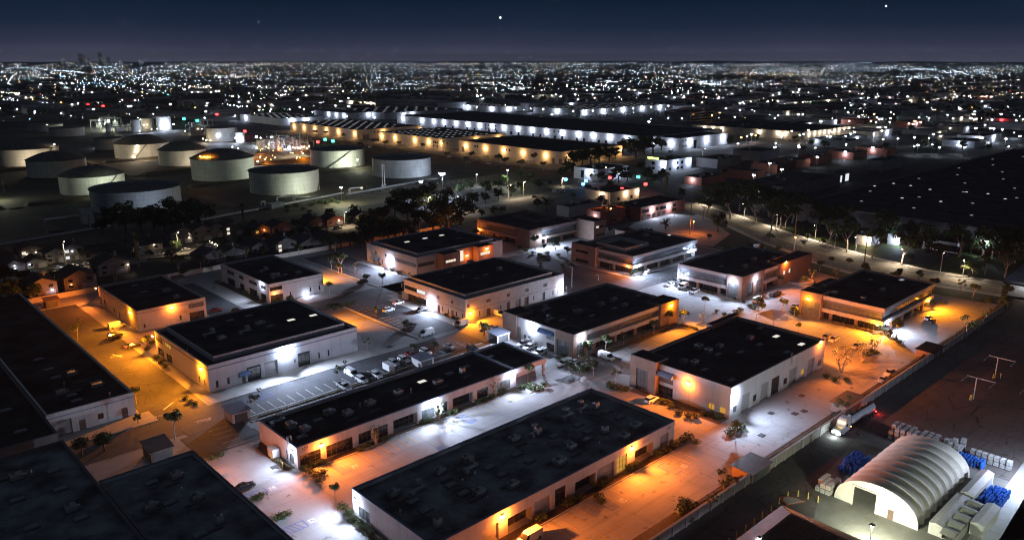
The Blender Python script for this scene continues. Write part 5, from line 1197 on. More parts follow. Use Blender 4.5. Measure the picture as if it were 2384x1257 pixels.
# low buildings of the middle distance
qm = random.Random(91); taken = []
for k in range(150):
    z_ = qm.random()
    a, b = (qm.uniform(1560, 2380), qm.uniform(215, 300)) if z_ < .5 else (qm.uniform(1050, 1650), qm.uniform(192, 232)) if z_ < .68 else (qm.uniform(0, 700), qm.uniform(196, 262)) if z_ < .9 else (qm.uniform(1900, 2380), qm.uniform(285, 335))
    if 1560 < a < 1760 and b > 262: continue
    if a < 560 and b > 250: continue
    x, y = P(a, b); w, l = qm.uniform(10, 34), qm.uniform(10, 30); h = qm.uniform(5, 9)
    if any(abs(x - p_[0]) < w + p_[2] + 4 and abs(y - p_[1]) < l + p_[3] + 4 for p_ in taken): continue
    taken.append((x, y, w, l))
    root = empty('low_building', (x - w, y - l, 0), 'low flat roofed building in the lamp dotted middle distance', 'building', 'low buildings of the middle distance')
    mb = MB(); shell(mb, x - w, x + w, y - l, y + l, h, .6); mb.build('wall', qm.choice((M_wall, M_grey, M_grey, M_dim, M_cream, M_brick)), root)
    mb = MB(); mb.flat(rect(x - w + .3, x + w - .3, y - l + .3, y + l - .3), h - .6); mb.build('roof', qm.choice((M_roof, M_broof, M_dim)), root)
    for j in range(qm.randint(1, 3)):
        c_ = WHITE if qm.random() < .6 else WARM; u = qm.uniform(-.8, .8)
        wall_lamp(root, (x - w, y + u * l, h * .7) if j % 2 else (x + u * w, y - l, h * .7), (-1, 0) if j % 2 else (0, -1), c_, 5000, 1.8 + math.hypot(x, y) * .0006, off=.8, far=True, light=j == 0 and math.hypot(x, y) < 1250)

# ================================================================== THE CITY TO THE HORIZON
q = random.Random(21)
lights = MB(); blocks = MB(); woods = MB()
CC = [(0.60, 0.77, 1.0), (1.0, 0.80, 0.56), (1.0, 0.46, 0.10), (1.0, 0.05, 0.04), (0.1, 1.0, 0.6), (0.2, 0.5, 1.0)]
GM = [glow('city_light_%s' % n, c, s) for n, c, s in zip(('white', 'warm', 'orange', 'red', 'green', 'blue'), CC, (70, 46, 36, 22, 18, 44))]
def pick(): 
    r = q.random(); return 0 if r < .58 else 1 if r < .80 else 2 if r < .89 else 3 if r < .925 else 4 if r < .945 else 5
clusters = [(q.uniform(-100, 2500), q.triangular(150, 205, 160), q.uniform(25, 140), q.uniform(1.0, 4.0), q.randint(5, 20)) for _ in range(115)]
def spark(x, y, z, c, k=1.0):
    d = math.hypot(x, y); lights.octa((x, y, z), (.28 + d * .000102) * k * q.choice((.55, .7, .8, 1, 1, 1.25)), c)
for px, py, w, hh, n in clusters:
    c0 = pick() if q.random() < .25 else 0
    for k in range(n):
        x, y = P(q.gauss(px, w * .5), max(148, q.gauss(py, hh)), 8); spark(x, y, q.uniform(6, 14), c0 if q.random() < .6 else pick())
def lit_street(x0, y0, along, length, step, c, k, off=0.0):
    """lamps in step along one city street"""
    n = int(length / step)
    for i in range(n):
        if q.random() < .2: continue
        t = i * step; x, y = (x0 + t, y0) if along == 'x' else (x0, y0 + t)
        if math.hypot(x, y) > 950: spark(x + q.uniform(-8, 8), y + q.uniform(-8, 8), 9, c, k * q.uniform(.75, 1.2))
for k in range(230):
    b = 148 + 95 * q.random() ** 1.5; a = q.uniform(-60, 2450); x, y = P(a, b); d = math.hypot(x, y)
    if b > 215 and 690 < a < 1900 and q.random() < .7: continue
    x, y = round(x / 200) * 200, round(y / 200) * 200
    lit_street(x, y, q.choice('xy'), d * q.uniform(.12, .5), 30 + d * .012, q.choice((0, 0, 0, 1, 1, 2)), q.choice((.55, .7, .9)))
for k in range(480):
    x, y = P(q.uniform(-60, 2450), 147.6 + 30 * q.random() ** 1.3, 7); spark(x, y, q.uniform(5, 11), pick(), q.choice((.5, .7, .9)))
for k in range(950):
    b = 165 + 115 * q.random() ** 1.35; a = q.uniform(-60, 2450)
    if b > 215 and 690 < a < 1900 and q.random() < .6: continue
    if b > 240 and 40 < a < 560 and q.random() < .5: continue
    x, y = P(a, b, 7); spark(x, y, q.uniform(5, 11), pick(), q.choice((.5, .7, 1.0, 1.3)))
rows = [(820, 213, 1000, 205, 16, 0), (180, 193, 300, 199, 18, 5), (140, 178, 155, 180, 8, 5), (1640, 196, 1680, 198, 12, 0), (1830, 165, 1900, 172, 14, 0), (2110, 162, 2185, 163, 20, 0), (600, 205, 800, 203, 20, 1), (1410, 190, 1440, 192, 14, 0), (1740, 152, 1800, 150, 12, 1), (0, 232, 150, 245, 18, 0), (520, 244, 590, 251, 9, 0), (600, 248, 650, 247, 4, 0), (615, 257, 690, 257, 6, 0), (1030, 213, 1290, 205, 12, 0), (900, 150, 1400, 148, 50, 1), (400, 152, 800, 149, 34, 1), (50, 158, 200, 170, 30, 0), (1560, 178, 1690, 196, 20, 0), (0, 216, 50, 219, 10, 1)]
for x0, y0, x1, y1, n, c in rows:
    for k in range(n):
        t = (k + q.uniform(-.3, .3)) / n; x, y = P(x0 + (x1 - x0) * t, y0 + (y1 - y0) * t + q.uniform(-.8, .8), 8); d = math.hypot(x, y)
        spark(x, y, 9, c if q.random() < .85 else pick(), 1.15)
tag(lights.build('city_lights', GM), 'thousands of tiny lights spread to the horizon', 'city lights', kind='stuff')
for k in range(900):
    b = 150 + 130 * q.random() ** 1.5; a = q.uniform(-100, 2500)
    if b > 262 and not (a > 1700 or a < 600): continue
    if b > 285 and a < 600: continue
    x, y = P(a, b); d = math.hypot(x, y); w, l, h = q.uniform(8, 45), q.uniform(8, 45), q.choice((4, 5, 6, 7, 8, 10, 14))
    blocks.box(x - w, x + w, y - l, y + l, 0, h, q.choice((0, 0, 1)))
tag(blocks.build('city_blocks', [mat('far_wall', (.16, .16, .16), (.26, .25, .25), scale=.02), mat('far_dark_wall', (.06, .06, .065), (.10, .10, .10), scale=.02)]), 'low dark blocks of the city between the lights', 'city blocks', kind='stuff')
for k in range(1500):
    b = 152 + 120 * q.random() ** 1.3; a = q.uniform(-100, 2500)
    if b > 250 and 680 < a < 1750: continue
    x, y = P(a, b); w = q.uniform(5, 16)
    for j in range(q.randint(1, 3)): woods.octa((x + q.uniform(-w, w) * 1.5, y + q.uniform(-w, w) * 1.5, q.uniform(3, 7)), q.uniform(4, 8))
tag(woods.build('distant_trees', M_leaf[1]), 'dark trees scattered through the distant city', 'distant trees', kind='stuff')
for k, (px, py, ptop, w) in enumerate([(188, 150, 126, 30), (196, 150, 131, 24), (234, 150, 124, 26), (240, 150, 134, 22), (206, 150, 137, 24), (252, 150, 133, 24), (328, 150, 139, 20), (148, 150, 138, 24), (282, 150, 142, 22)]):
    dist = 13500; d = ray(px, 152); m = dist / math.hypot(d[0], d[1]); x, y = d[0] * m, d[1] * m
    d2 = ray(px, ptop); h = CAM_H + d2[2] * dist / math.hypot(d2[0], d2[1])
    root = empty('skyscraper', (x, y, 0), 'faint distant tower with scattered lit floors on the left horizon', 'skyscraper', 'distant downtown towers')
    mb = MB(); mb.box(x - w, x + w, y - w, y + w, 0, h); mb.box(x - w * .5, x + w * .5, y - w * .5, y + w * .5, h, h + 8); mb.build('tower_shaft', mat('hazy_tower', (.16, .17, .20)), root)
    mb = MB()
    for j in range(26):
        z = q.uniform(20, h); t = q.uniform(-w, w); s = q.uniform(1.0, 2.4)
        mb.box(x + t - s, x + t + s, y - w - 1, y - w - .2, z - 1.6, z + 1.6); mb.box(x - w - 1, x - w - .2, y + t - s, y + t + s, z - 1.6, z + 1.6)
    mb.build('lit_floor_window', glow('tower_windows', (.8, .86, 1.0), 1.2), root).name = 'lit_window'
# low hills under the horizon at the right
mb = MB(); hp = []
for k in range(41):
    a = AZ - .72 + k * .03; d = 26000; h = 20 + 45 * max(0, math.sin((k - 3) * .13)) * (.6 + .4 * math.sin(k * 1.7)); hp.append((d * math.cos(a), d * math.sin(a), h))
for a, b in zip(hp, hp[1:]): mb.quad((a[0] * .93, a[1] * .93, 0), (b[0] * .93, b[1] * .93, 0), b, a); mb.quad(a, b, (b[0] * 1.1, b[1] * 1.1, 0), (a[0] * 1.1, a[1] * 1.1, 0))
struct(mb, 'hills', mat('hill_earth', (.03, .03, .032), (.05, .05, .05), scale=.001))
for px, py, lb in [(1165, 42, 'bright white aircraft light high over the middle of the city'), (2063, 15, 'faint white aircraft light near the top right'), (602, 52, 'very faint aircraft light on the left of the sky')]:
    d = ray(px, py); t = 7000; mb = MB(); s = 17 if px == 1165 else 10 if px > 1165 else 7
    x, y, z = d[0] * t, d[1] * t, CAM_H + d[2] * t
    mb.octa((x, y, z), s * .5); tag(mb.build('aircraft_light', glow('aircraft_lamp', (1, 1, 1), 10), None, (x, y, z)), lb, 'aircraft')

# ================================================================== YARD WITH THE ARCHED TENT
# arched fabric building
ax0, ax1, ay0, ay1, ah = 151.7, 181.5, 44.2, 61.2, 6.4
root = empty('arched_tent', (ax0, ay0, 0), 'big arched fabric shelter with a bright pale front and a dark doorway', 'storage tent')
yc, yr = (ay0 + ay1) / 2, (ay1 - ay0) / 2
NA = 28
def arch(t, s=1.0): 
    a = math.pi * t; return (yc - yr * s * math.cos(a), ah * s * math.sin(a) ** .82)
mb = MB(); nb = 9
for b in range(nb):
    for k in range(4):
        def bul(kk): return 1.0 - .028 * (2 * (kk / 4) - 1) ** 2 * (1 if True else 0) + 0.0
        xa, xb = ax0 + (ax1 - ax0) * (b + k / 4) / nb, ax0 + (ax1 - ax0) * (b + (k + 1) / 4) / nb
        sa, sb_ = 1 - .075 * math.sin(math.pi * k / 4), 1 - .075 * math.sin(math.pi * (k + 1) / 4)
        for i in range(NA):
            p, r_ = arch(i / NA, sa), arch((i + 1) / NA, sa); p2, r2 = arch(i / NA, sb_), arch((i + 1) / NA, sb_)
            mb.add([(xa, p[0], p[1]), (xa, r_[0], r_[1]), (xb, r2[0], r2[1]), (xb, p2[0], p2[1])], [(0, 1, 2, 3)], 0, True)
mb.build('fabric_cover', mat('tent_fabric', (.62, .57, .47), (.70, .65, .55), rough=.6, scale=.5, streak=.12), root)
d0, d1, dh = 52.6, 57.2, 4.4
mb2 = MB(); mb = MB(); cols = [arch(i / NA) for i in range(NA + 1)]
for p, r_ in zip(cols, cols[1:]):
    lo = 0.0; m_ = (p[0] + r_[0]) / 2
    zlo = dh if d0 < m_ < d1 else 0.0
    mb.quad((ax0 - .05, p[0], min(zlo, p[1])), (ax0 - .05, r_[0], min(zlo, r_[1])), (ax0 - .05, r_[0], r_[1]), (ax0 - .05, p[0], p[1]))
    mb2.quad((ax1, p[0], 0), (ax1, r_[0], 0), (ax1, r_[0], r_[1]), (ax1, p[0], p[1]))
mb.build('end_wall', mat('tent_end_fabric', (.66, .66, .60), (.72, .72, .66), rough=.8, scale=.6, streak=.06), root); mb2.build('end_wall', MATS['tent_end_fabric'], root)
mb = MB(); mb.box(ax0 - .25, ax0 - .06, d0 - .4, d0 - .1, 0, dh + .3); mb.box(ax0 - .25, ax0 - .06, d1 + .1, d1 + .4, 0, dh + .3); mb.box(ax0 - .25, ax0 - .06, d0 - .1, d1 + .1, dh, dh + .3); mb.build('doorway_frame', M_wall, root)
mb = MB(); mb.box(ax0 - .2, ax0 - .06, 49.0, 50.1, 0, 2.2); mb.build('side_door', M_ddoor, root)
# container roofs and annexes beside it
def container(label, x0, x1, y0, y1, h, ridge, m, axis='x'):
    root = empty('white_container', (x0, y0, 0), label, 'container')
    mb = MB(); mb.box(x0, x1, y0, y1, 0, h)
    n = int((x1 - x0) / .5)
    for i in range(n): mb.box(x0 + .5 * i + .1, x0 + .5 * i + .35, y0 - .05, y0 - .005, .2, h - .1)
    mb.build('container_body', m, root)
    mb = MB()
    if ridge: mb.frus((x0 - .1, x1 + .1, y0 - .1, y1 + .1), (x0 - .1, x1 + .1, (y0 + y1) / 2 - .05, (y0 + y1) / 2 + .05), h + .01, h + ridge)
    else: mb.box(x0 - .05, x1 + .05, y0 - .05, y1 + .05, h + .005, h + .1)
    mb.build('roof_sheet', M_wall, root)
    return root
M_cont = mat('white_container_paint', (.52, .52, .50), (.60, .60, .58), rough=.6, streak=.15)
container('long white container with a pitched sheet behind the blue drum heap', 168.6, 182, 39.7, 42.2, 2.6, .5, M_cont)
container('low white container in line with the tent side', 152.4, 168.2, 40.1, 42.6, 2.4, .35, M_cont)
container('pale container with a flat roof at the bottom right', 158, 168, 34.6, 37.0, 2.6, .45, M_cont)
root = empty('canvas_annex', (151, 38.2, 0), 'low ridged canvas annex with a hooped frame at the bottom right', 'tent')
mb = MB()
for k in range(5):
    xa = 150 + k * 3.6
    mb.add([(xa, 37.3, 2.2), (xa, 39.9, 2.4), (xa + 3.4, 39.9, 2.4), (xa + 3.4, 37.3, 2.2), (xa + 1.7, 37.3, 2.7), (xa + 1.7, 39.9, 2.9)], [(0, 1, 5, 4), (4, 5, 2, 3)])
    mb.quad((xa, 37.3, 0), (xa + 3.4, 37.3, 0), (xa + 3.4, 37.3, 2.2), (xa, 37.3, 2.2))
mb.build('canvas_roof', mat('canvas_grey', (.34, .34, .30), (.40, .40, .36)), root)
mb = MB()
for k in range(3): mb.path([(149.4 - k * .01, 37.0 + .9 * k + .9 * math.cos(t * math.pi / 6), .4 + 1.6 * math.sin(t * math.pi / 6)) for t in range(7)], .05, 5)
mb.build('hoop_frame', M_steel, root)
sheet('tent_slab', [[(157, 66.5), (186, 70), (186, 36), (140, 36), (140, 60)]], Z2, mat('stained_slab', (.17, .165, .15), (.25, .24, .22), scale=.15, fine=.2, joints=(5, 5, .75, 'xy')))
sheet('pale_slab', [[P(2250, 1257), P(2384, 1075), P(2384, 1257)], [P(2384, 1160), P(2384, 1300), P(2300, 1300)]], Z3, mat('pale_slab_concrete', (.36, .36, .33), (.44, .44, .41), scale=.2, joints=(6, 4, .5, 'xy')))
# intermediate bulk containers
root = empty('bulk_container', (0, 0, 0)); mb = MB(); mb.box(-.58, .58, -.48, .48, .14, 1.1); mb.cyl(0, 0, 1.1, 1.16, .12, .12, 8); mb.build('plastic_tank', mat('milky_plastic', (.55, .55, .54), (.64, .64, .63), rough=.5), root)
mb = MB()
for k in range(6):
    u = -.58 + k * 1.16 / 5
    for v in (-.50, .50): mb.box(u - .02, u + .02, v - .015, v + .015, .14, 1.12)
for k in range(5):
    v = -.48 + k * .96 / 4
    for u in (-.60, .60): mb.box(u - .015, u + .015, v - .02, v + .02, .14, 1.12)
for z in (.35, .6, .85, 1.1):
    for v in (-.51, .51): mb.box(-.6, .6, v - .012, v + .012, z - .02, z + .02)
    for u in (-.61, .61): mb.box(u - .012, u + .012, -.5, .5, z - .02, z + .02)
mb.build('wire_cage', M_steel, root)
mb = MB(); mb.box(-.6, .6, -.5, .5, .10, .138); [mb.box(-.6, .6, a - .06, a + .06, 0, .1) for a in (-.42, 0, .42)]; mb.build('pallet', M_wood, root)
mb = MB(); mb.box(-.25, .25, -.545, -.53, .5, .8); mb.box(-.625, -.61, -.22, .22, .5, .8); mb.build('label_plate', M_steel, root)
ibc = Proto(root); q = random.Random(5)
def stack(x0, y0, nx, ny, nz, dx, dy, label, group, miss=0.12):
    for i in range(nx):
        for j in range(ny):
            t = nz if q.random() > miss else nz - 1
            for k in range(t): ibc.put((x0 + i * dx + q.uniform(-.04, .04), y0 + j * dy + q.uniform(-.04, .04), .07 + k * 1.17), q.uniform(-.03, .03), label, 1.0, group, 'bulk container')
stack(187.6, 54.2, 3, 8, 3, 1.55, 1.36, 'white caged bulk container in the tall stacks behind the arched tent', 'tall stacks of bulk containers', .3)
stack(188.6, 49.4, 4, 3, 3, 1.5, 1.36, 'white caged bulk container in the lower stacks beside the tall ones', 'lower stacks of bulk containers', .3)
stack(191.6, 39.2, 1, 7, 2, 1.3, 1.25, 'white labelled bulk container in the single row behind blue drums', 'row of bulk containers behind the drums', 0)
stack(151.6, 62.4, 4, 3, 2, 1.3, 1.15, 'white bulk container in the pile beside the tent front', 'pile of bulk containers by the tent front', .1)
# blue drums
M_drum = mat('blue_drum_plastic', (.025, .13, .55), (.04, .19, .68), rough=.35, spec=.6, local=True, scale=2)
root = empty('blue_drum', (0, 0, 0)); mb = MB(); mb.cyl(0, 0, 0, .3, .27, .29, 10); mb.cyl(0, 0, .3, .6, .29, .29, 10, cap=False); mb.cyl(0, 0, .6, .9, .29, .25, 10); mb.build('drum_body', M_drum, root)
mb = MB(); mb.cyl(.1, .08, .9, .95, .05, .05, 6); mb.cyl(-.1, -.08, .9, .95, .05, .05, 6); mb.cyl(0, 0, .29, .33, .30, .30, 10, cap=False); mb.cyl(0, 0, .58, .62, .30, .30, 10, cap=False); mb.build('drum_ring', mat('dark_blue_plastic', (.015, .05, .2)), root)
drum = Proto(root)
def heap(x0, x1, y0, y1, nz, label, group, p=.93):
    for k in range(nz):
        x = x0
        while x < x1:
            y = y0
            while y < y1:
                if q.random() < p - .1 * k: drum.put((x + q.uniform(-.08, .08), y + q.uniform(-.08, .08), .07 + .96 * k), q.uniform(0, 6), label, 1.0, group, 'drum')
                y += .66
            x += .66
heap(170.4, 178.8, 35.6, 39.0, 2, 'bright blue plastic drum in the heap behind the white container', 'bright blue drums by the container', .95)
heap(187.2, 189.2, 43.6, 49.0, 2, 'blue plastic drum in the row behind the tent', 'blue drums behind the tent', .9)
heap(163.4, 172.4, 62.4, 66.0, 2, 'dark blue plastic drum stacked on the dim side of the tent', 'dark blue drums beside the tent', .72)
# posts
root = empty('yellow_bollard', (0, 0, 0)); mb = MB(); mb.cyl(0, 0, 0, 1.35, .13, .13, 10); mb.dome(0, 0, 1.35, .13, .1, 10, 3); mb.build('post', M_yellow, root); mb = MB(); mb.cyl(0, 0, .0, .08, .25, .25, 10); mb.build('footing', M_kerb, root)
boll = Proto(root)
for i, (x, y) in enumerate([(117.5, 67.4), (120.4, 67.4), (123.4, 67.5), (126.7, 67.5), (130.1, 67.6), (133.4, 67.7), (137, 67.7), (140.8, 68), (144.3, 67.9), (146.3, 66.6), (147, 64.7), (147.2, 62.6)]): boll.put((x, y, .03), 0, 'yellow bollard in the curved line round the ribbed roof shed', 1, 'yellow bollards by the ribbed roof shed', 'bollard')
for px, py, lb in [(658, 1089, 'first yellow post by the white cabinet of hall 377'), (632, 1068, 'farther yellow post by the white cabinet of hall 377'), (2315, 1218, 'tall yellow post at the end of the canvas annex'), (2258, 931, 'yellow post left of the T shaped frame foot'), (2329, 880, 'yellow post beside the rear frame foot')]:
    boll.put(P(px, py) + (.05,), 0, lb, 1, 'single yellow posts', 'bollard')
# ribbed roof shed, bottom
bx0, bx1, by0, by1 = 96, 134.4, 44, 64.3
root = empty('ribbed_roof_shed', (bx0, by0, 0), 'low shed with a dark ribbed metal roof at the bottom edge', 'shed')
mb = MB(); mb.box(bx0 + .5, bx1 - .5, by0 + .5, by1 - .5, 0, 3.9); mb.build('wall', M_dim, root)
mb = MB(); M_rib = mat('dark_ribbed_metal', (.028, .03, .028), (.045, .048, .045), rough=.5, spec=.4)
yr_ = 60.9
mb.add([(bx0, by1, 3.95), (bx1, by1, 3.95), (bx1 - 3, yr_, 5.0), (bx0, yr_, 5.0)], [(0, 1, 2, 3)], 1)
mb.quad((bx0, yr_, 5.0), (bx1 - 3, yr_, 5.0), (bx1 - 3, by0, 4.4), (bx0, by0, 4.4)); mb.quad((bx1 - 3, yr_, 5.0), (bx1, by1, 3.95), (bx1, by0, 3.9), (bx1 - 3, by0, 4.4))
for k in range(34): y = by0 + .2 + k * (yr_ - by0 - .3) / 34; z = 4.4 + .6 * (y - by0) / (yr_ - by0); mb.box(bx0, bx1 - 3, y, y + .2, z - .02, z + .17)
mb.build('roof', [M_rib, mat('brown_metal', (.07, .045, .035), (.10, .065, .05), rough=.6)], root)
mb = MB(); mb.box(bx1 - .1, bx1 + .15, by0, by1, 3.6, 3.9); mb.build('gutter', M_yellow, root)
o_ = P(1768, 1252, 5.2); h = MB().box(o_[0] - .3, o_[0] + .3, o_[1] - .3, o_[1] + .3, 5.3, 5.55).build('wall_lamp', M_dsteel, root)
mb = MB(); mb.box(o_[0] - .26, o_[0] + .26, o_[1] - .26, o_[1] + .26, 5.05, 5.29); mb.build('lens', G_white, h, root.location); bulb(h, o_[0] - bx0, o_[1] - by0 + .3, 4.9, WHITE, 2500)
root = empty('red_kerb_island', P(1857, 1170) + (0,), 'curved planter island with a red painted kerb', 'planter island')
x, y = P(1852, 1172); mb = MB(); ring = []
for k in range(13): a = math.pi * (k / 12) - .3; ring.append((x + 2.2 * math.cos(a) * 1.0, y + 3.4 * math.sin(a)))
mb.prism(ring, .02, .22, 0); mb.build('kerb', M_rkerb, root); mb = MB(); mb.prism([(x + (a - x) * .8, y + (b - y) * .8) for a, b in ring], .2, .26, 0); mb.build('paving', M_walk, root)
# tent flood light on its post (the dark head faces the tent)
x, y = 136.6, 47.5; root = mast('flood_mast', 'slim post with a square dark lamp head lighting the tent front', x, y, 6.2, PALE, 36000, s=1.0, r=.07, spot=135, aim=(1, .3, -.45))
x, y = P(2380, 1300, 8); mast('flood_mast', 'added unseen yard lamp beyond the bottom right corner', *P(2470, 1290, 8), 8, PALE, 11000, s=1.2)  # lamp added out of view to light the yard
x, y = P(2450, 1060, 9); mast('flood_mast', 'added unseen yard lamp beyond the right edge by the blue drums', x, y, 9, WHITE, 48000, s=1.0)  # lamp added out of view to brighten the drums and bulk containers
# T shaped pipe gantries
for i, (px, py, lb) in enumerate([(2266, 930, 'nearest T shaped steel gantry in the red lit yard'), (2316, 880, 'rear T shaped steel gantry in the red lit yard'), (2400, 962, 'gantry cut by the right edge of the yard')]):
    x, y = P(px, py); root = empty('steel_gantry', (x, y, 0), lb, 'gantry')
    mb = MB(); mb.cyl(x, y, 0, 6.3, .16, .14, 8); mb.build('post', M_steel, root)
    mb = MB(); mb.box(x - .12, x + .12, y - 4.6, y + 2.4, 6.3, 6.55); mb.box(x - 5, x + .1, y + 2.1, y + 2.35, 6.36, 6.5); mb.box(x - 5, x + .1, y - 4.6, y - 4.35, 6.36, 6.5); mb.build('cross_beam', M_steel, root)
    mb = MB(); mb.cyl(x - .7, y + .3, 0, 1.6, .13, .13, 8); mb.build('guard_post', M_yellow, root)
# perimeter wall
root = empty('boundary_wall', (60, 76.5, 0), 'long pale concrete boundary wall between the halls and the yard', 'wall')
mb = MB(); mb.box(60, 333, 76.4, 76.75, 0, 2.3); mb.build('wall_panel', mat('boundary_wall_concrete', (.27, .255, .225), (.35, .33, .30), streak=.25, scale=.3, joints=(4, 10, .7, 'wall')), root)
mb = MB(); mb.box(60, 333, 76.3, 76.85, 2.3, 2.42); mb.build('coping', M_kerb, root)
mb = MB()
for k in range(62): x = 62 + k * 4.4; mb.box(x - .25, x + .25, 76.2, 76.39, 0, 2.29)
mb.build('pilaster_row', M_kerb, root).name = 'pilaster'
root = empty('boundary_wall', (-10, 334, 0), 'low boundary wall between the back gardens and the cream halls', 'wall'); mb = MB(); mb.box(-10, 262, 334, 334.25, 0, 2.0); mb.build('wall_panel', M_cream, root); mb = MB(); mb.box(-10, 262, 333.9, 334.35, 2.0, 2.1); mb.build('coping', M_kerb, root)
def fence(label, pts, h=2.4, step=3.0):
    root = empty('mesh_fence', pts[0] + (0,), label, 'fence'); mb = MB(); mw = MB()
    for a, b in zip(pts, pts[1:]):
        d = math.dist(a, b); n = max(1, int(d / step))
        for i in range(n + 1): t = i / n; mb.cyl(a[0] + (b[0] - a[0]) * t, a[1] + (b[1] - a[1]) * t, 0, h, .05, .05, 5)
        for z in (.15, h * .5, h - .05): mw.tube((a[0], a[1], z), (b[0], b[1], z), .035, .035, 4)
    mb.build('fence_post', M_steel, root); mw.build('fence_rail', M_steel, root)
fence('mesh fence with pale rails beside the brown tower office lot', [(221.4, 204), (221.4, 262), (256, 262)])
fence('chain link fence along the pipe corridor', [(-60, 459), (440, 459)], 2.2, 5)
# tree well shade sail, trash enclosures
def hut(name, label, x0, x1, y0, y1, h, wm, rm, pitch=1.0, open_w=False, cat='shed'):
    root = empty(name, (x0, y0, 0), label, cat); mb = MB()
    if open_w:
        mb.box(x0, x1, y1 - .2, y1, 0, h); mb.box(x1 - .2, x1, y0, y1 - .2, 0, h); mb.box(x0, x1 - .2, y0, y0 + .2, 0, h); mb.box(x0, x0 + .15, y1 - .5, y1 - .2, 0, h)
    else: mb.box(x0, x1, y0, y1, 0, h)
    mb.build('wall', wm, root)
    mb = MB(); mb.add([(x0 - .4, y0 - .4, h), (x1 + .4, y0 - .4, h), (x1 + .4, y1 + .4, h + pitch), (x0 - .4, y1 + .4, h + pitch), (x0 - .4, y0 - .4, h + .15), (x1 + .4, y0 - .4, h + .15), (x1 + .4, y1 + .4, h + pitch + .15), (x0 - .4, y1 + .4, h + pitch + .15)], [(0, 1, 2, 3), (4, 5, 6, 7), (0, 1, 5, 4), (1, 2, 6, 5), (2, 3, 7, 6), (3, 0, 4, 7)])
    mb.build('roof', rm, root)
    mb = MB(); mb.box(x0 + .6, x1 - .6, y0 - .06, y0 - .005, 0, h - .4); mb.build('gate', M_dsteel, root)
    return root
x, y = P(583, 975); hut('bin_store', 'small bin store with a blue grey roof beside the stall rows', x - 4.6, x, y + .2, y + 5.2, 2.7, M_wall, M_soff, .5)
x, y = P(405, 1063); hut('bin_store', 'small dark roofed bin store behind the corner hall', x - 5, x, y + .2, y + 5.5, 2.6, M_wood, M_ddoor, 1.0)
x, y = P(1187, 792); hut('bin_store', 'bin store with a grey roof beside the white office wall', x - 5.5, x, y + .2, y + 5.0, 2.8, M_wall, M_soff, .4, True)
x, y = P(1010, 848); hut('bin_store', 'low grey roofed bin store at the end of the parked cars', x - 5.0, x, y, y + 4.6, 2.4, M_wall, M_soff, .3)
x, y = P(1795, 1098); hut('bin_store', 'orange lit bin store with a dark roof against the boundary wall', x - 8, x, y + .2, y + 5.2, 2.3, M_brown, M_coping, .3)
x, y = P(2190, 826); hut('bin_store', 'dark bin store against the boundary wall at the far lot end', x - 7, x + 2, y + .2, y + 5, 2.3, M_brown, M_roof, .2)
x, y = P(2000, 950); hut('bin_store', 'black roofed bin store behind the tanker truck', x - 7, x + 3, 77.2, 81.4, 2.3, M_brown, M_coping, .2)
x, y = P(432, 661); hut('bin_store', 'open amber lit bin store beside the cream hall', x - 4, x, y, y + 4, 2.6, M_wood, M_ddoor, .5, True)
x, y = P(140, 713); hut('bin_store', 'open bin store with dark roof at the end of the amber drive', x - 4.5, x, y, y + 4, 2.8, M_wood, M_ddoor, .5, True)
x, y = P(1795, 752); root = empty('shade_sail', (x, y, 0), 'blue shade sail on posts behind the glazed corner hall', 'shade sail')
mb = MB(); mb.add([(x - 7, y + 2, 4.6), (x + 5, y + 2.6, 3.4), (x + 6, y - 3, 3.6), (x - 6, y - 4, 3.2), (x - .5, y - .6, 3.1)], [(0, 1, 4), (1, 2, 4), (2, 3, 4), (3, 0, 4)]); mb.build('canvas', mat('blue_canvas', (.08, .08, .22), (.10, .10, .26)), root)
for dx, dy, z in ((-7, 2, 4.6), (5, 2.6, 3.4), (6, -3, 3.6), (-6, -4, 3.2)): MB().cyl(x + dx, y + dy, 0, z, .07, .07, 6).build('post', M_dsteel, root)
# street furniture on the curved road
def pole_px(label, px, base, top, arm=0.0, ang=0.0, col=None, p=0, wood=False, cat='street lamp', s=1.0, light=True, name='street_lamp', r=.13, group=None, spot=None, aim=None):
    x, y = P(px, base); lo, hi = 1, 40
    for _ in range(30):
        m = (lo + hi) / 2; dd = x * FW[0] + y * FW[1]; zz = m - CAM_H; yy = CY - FPX * (dd * sP + zz * cP) / (dd * cP - zz * sP)
        if yy > top: lo = m
        else: hi = m
    return mast(name, label, x, y, lo, col, p, s=s, arm=arm, ang=ang, cat=cat, r=r, woodm=M_wood if wood else None, light=light, group=group, spot=spot, aim=aim)
pole_px('grey street lamp by the lawn on the curved road', 2189, 634, 588, 1.6, -2.6, WARM, 0, light=False, s=.6)
pole_px('grey street lamp between the first two forked eucalypts', 1943, 579, 538, 1.6, -2.6, WARM, 0, light=False, s=.6)
pole_px('grey street lamp left of the row of eucalypts', 1806, 533, 500, 1.6, -2.6, WARM, 0, light=False, s=.6)
pole_px('tall timber pole with an orange lamp beside the arched tower office', 1847, 586, 497, 0, 0, None, 0, True, 'utility pole', name='utility_pole', r=.2)
x, y = P(1852, 553, 9); mast('street_lamp', 'small orange lamp on the timber pole verge', x, y, 9, SOD, 5000, s=1.0, cat='street lamp')
pole_px('dark timber pole in front of the dense road shrub', 2012, 612, 540, 0, 0, None, 0, True, 'utility pole', name='utility_pole', r=.2)
pole_px('timber pole with an orange lamp beside the red brick office', 1415, 528, 447, 0, 0, None, 0, True, 'utility pole', name='utility_pole', r=.2)
x, y = P(1423, 486, 8); mast('street_lamp', 'orange lamp under the big tree by the red brick office', x, y, 8, SOD, 7000, s=1.1, cat='street lamp')
pole_px('timber pole with a small orange lamp beside the pale lot', 1606, 545, 440, 0, 0, None, 0, True, 'utility pole', name='utility_pole', r=.18)
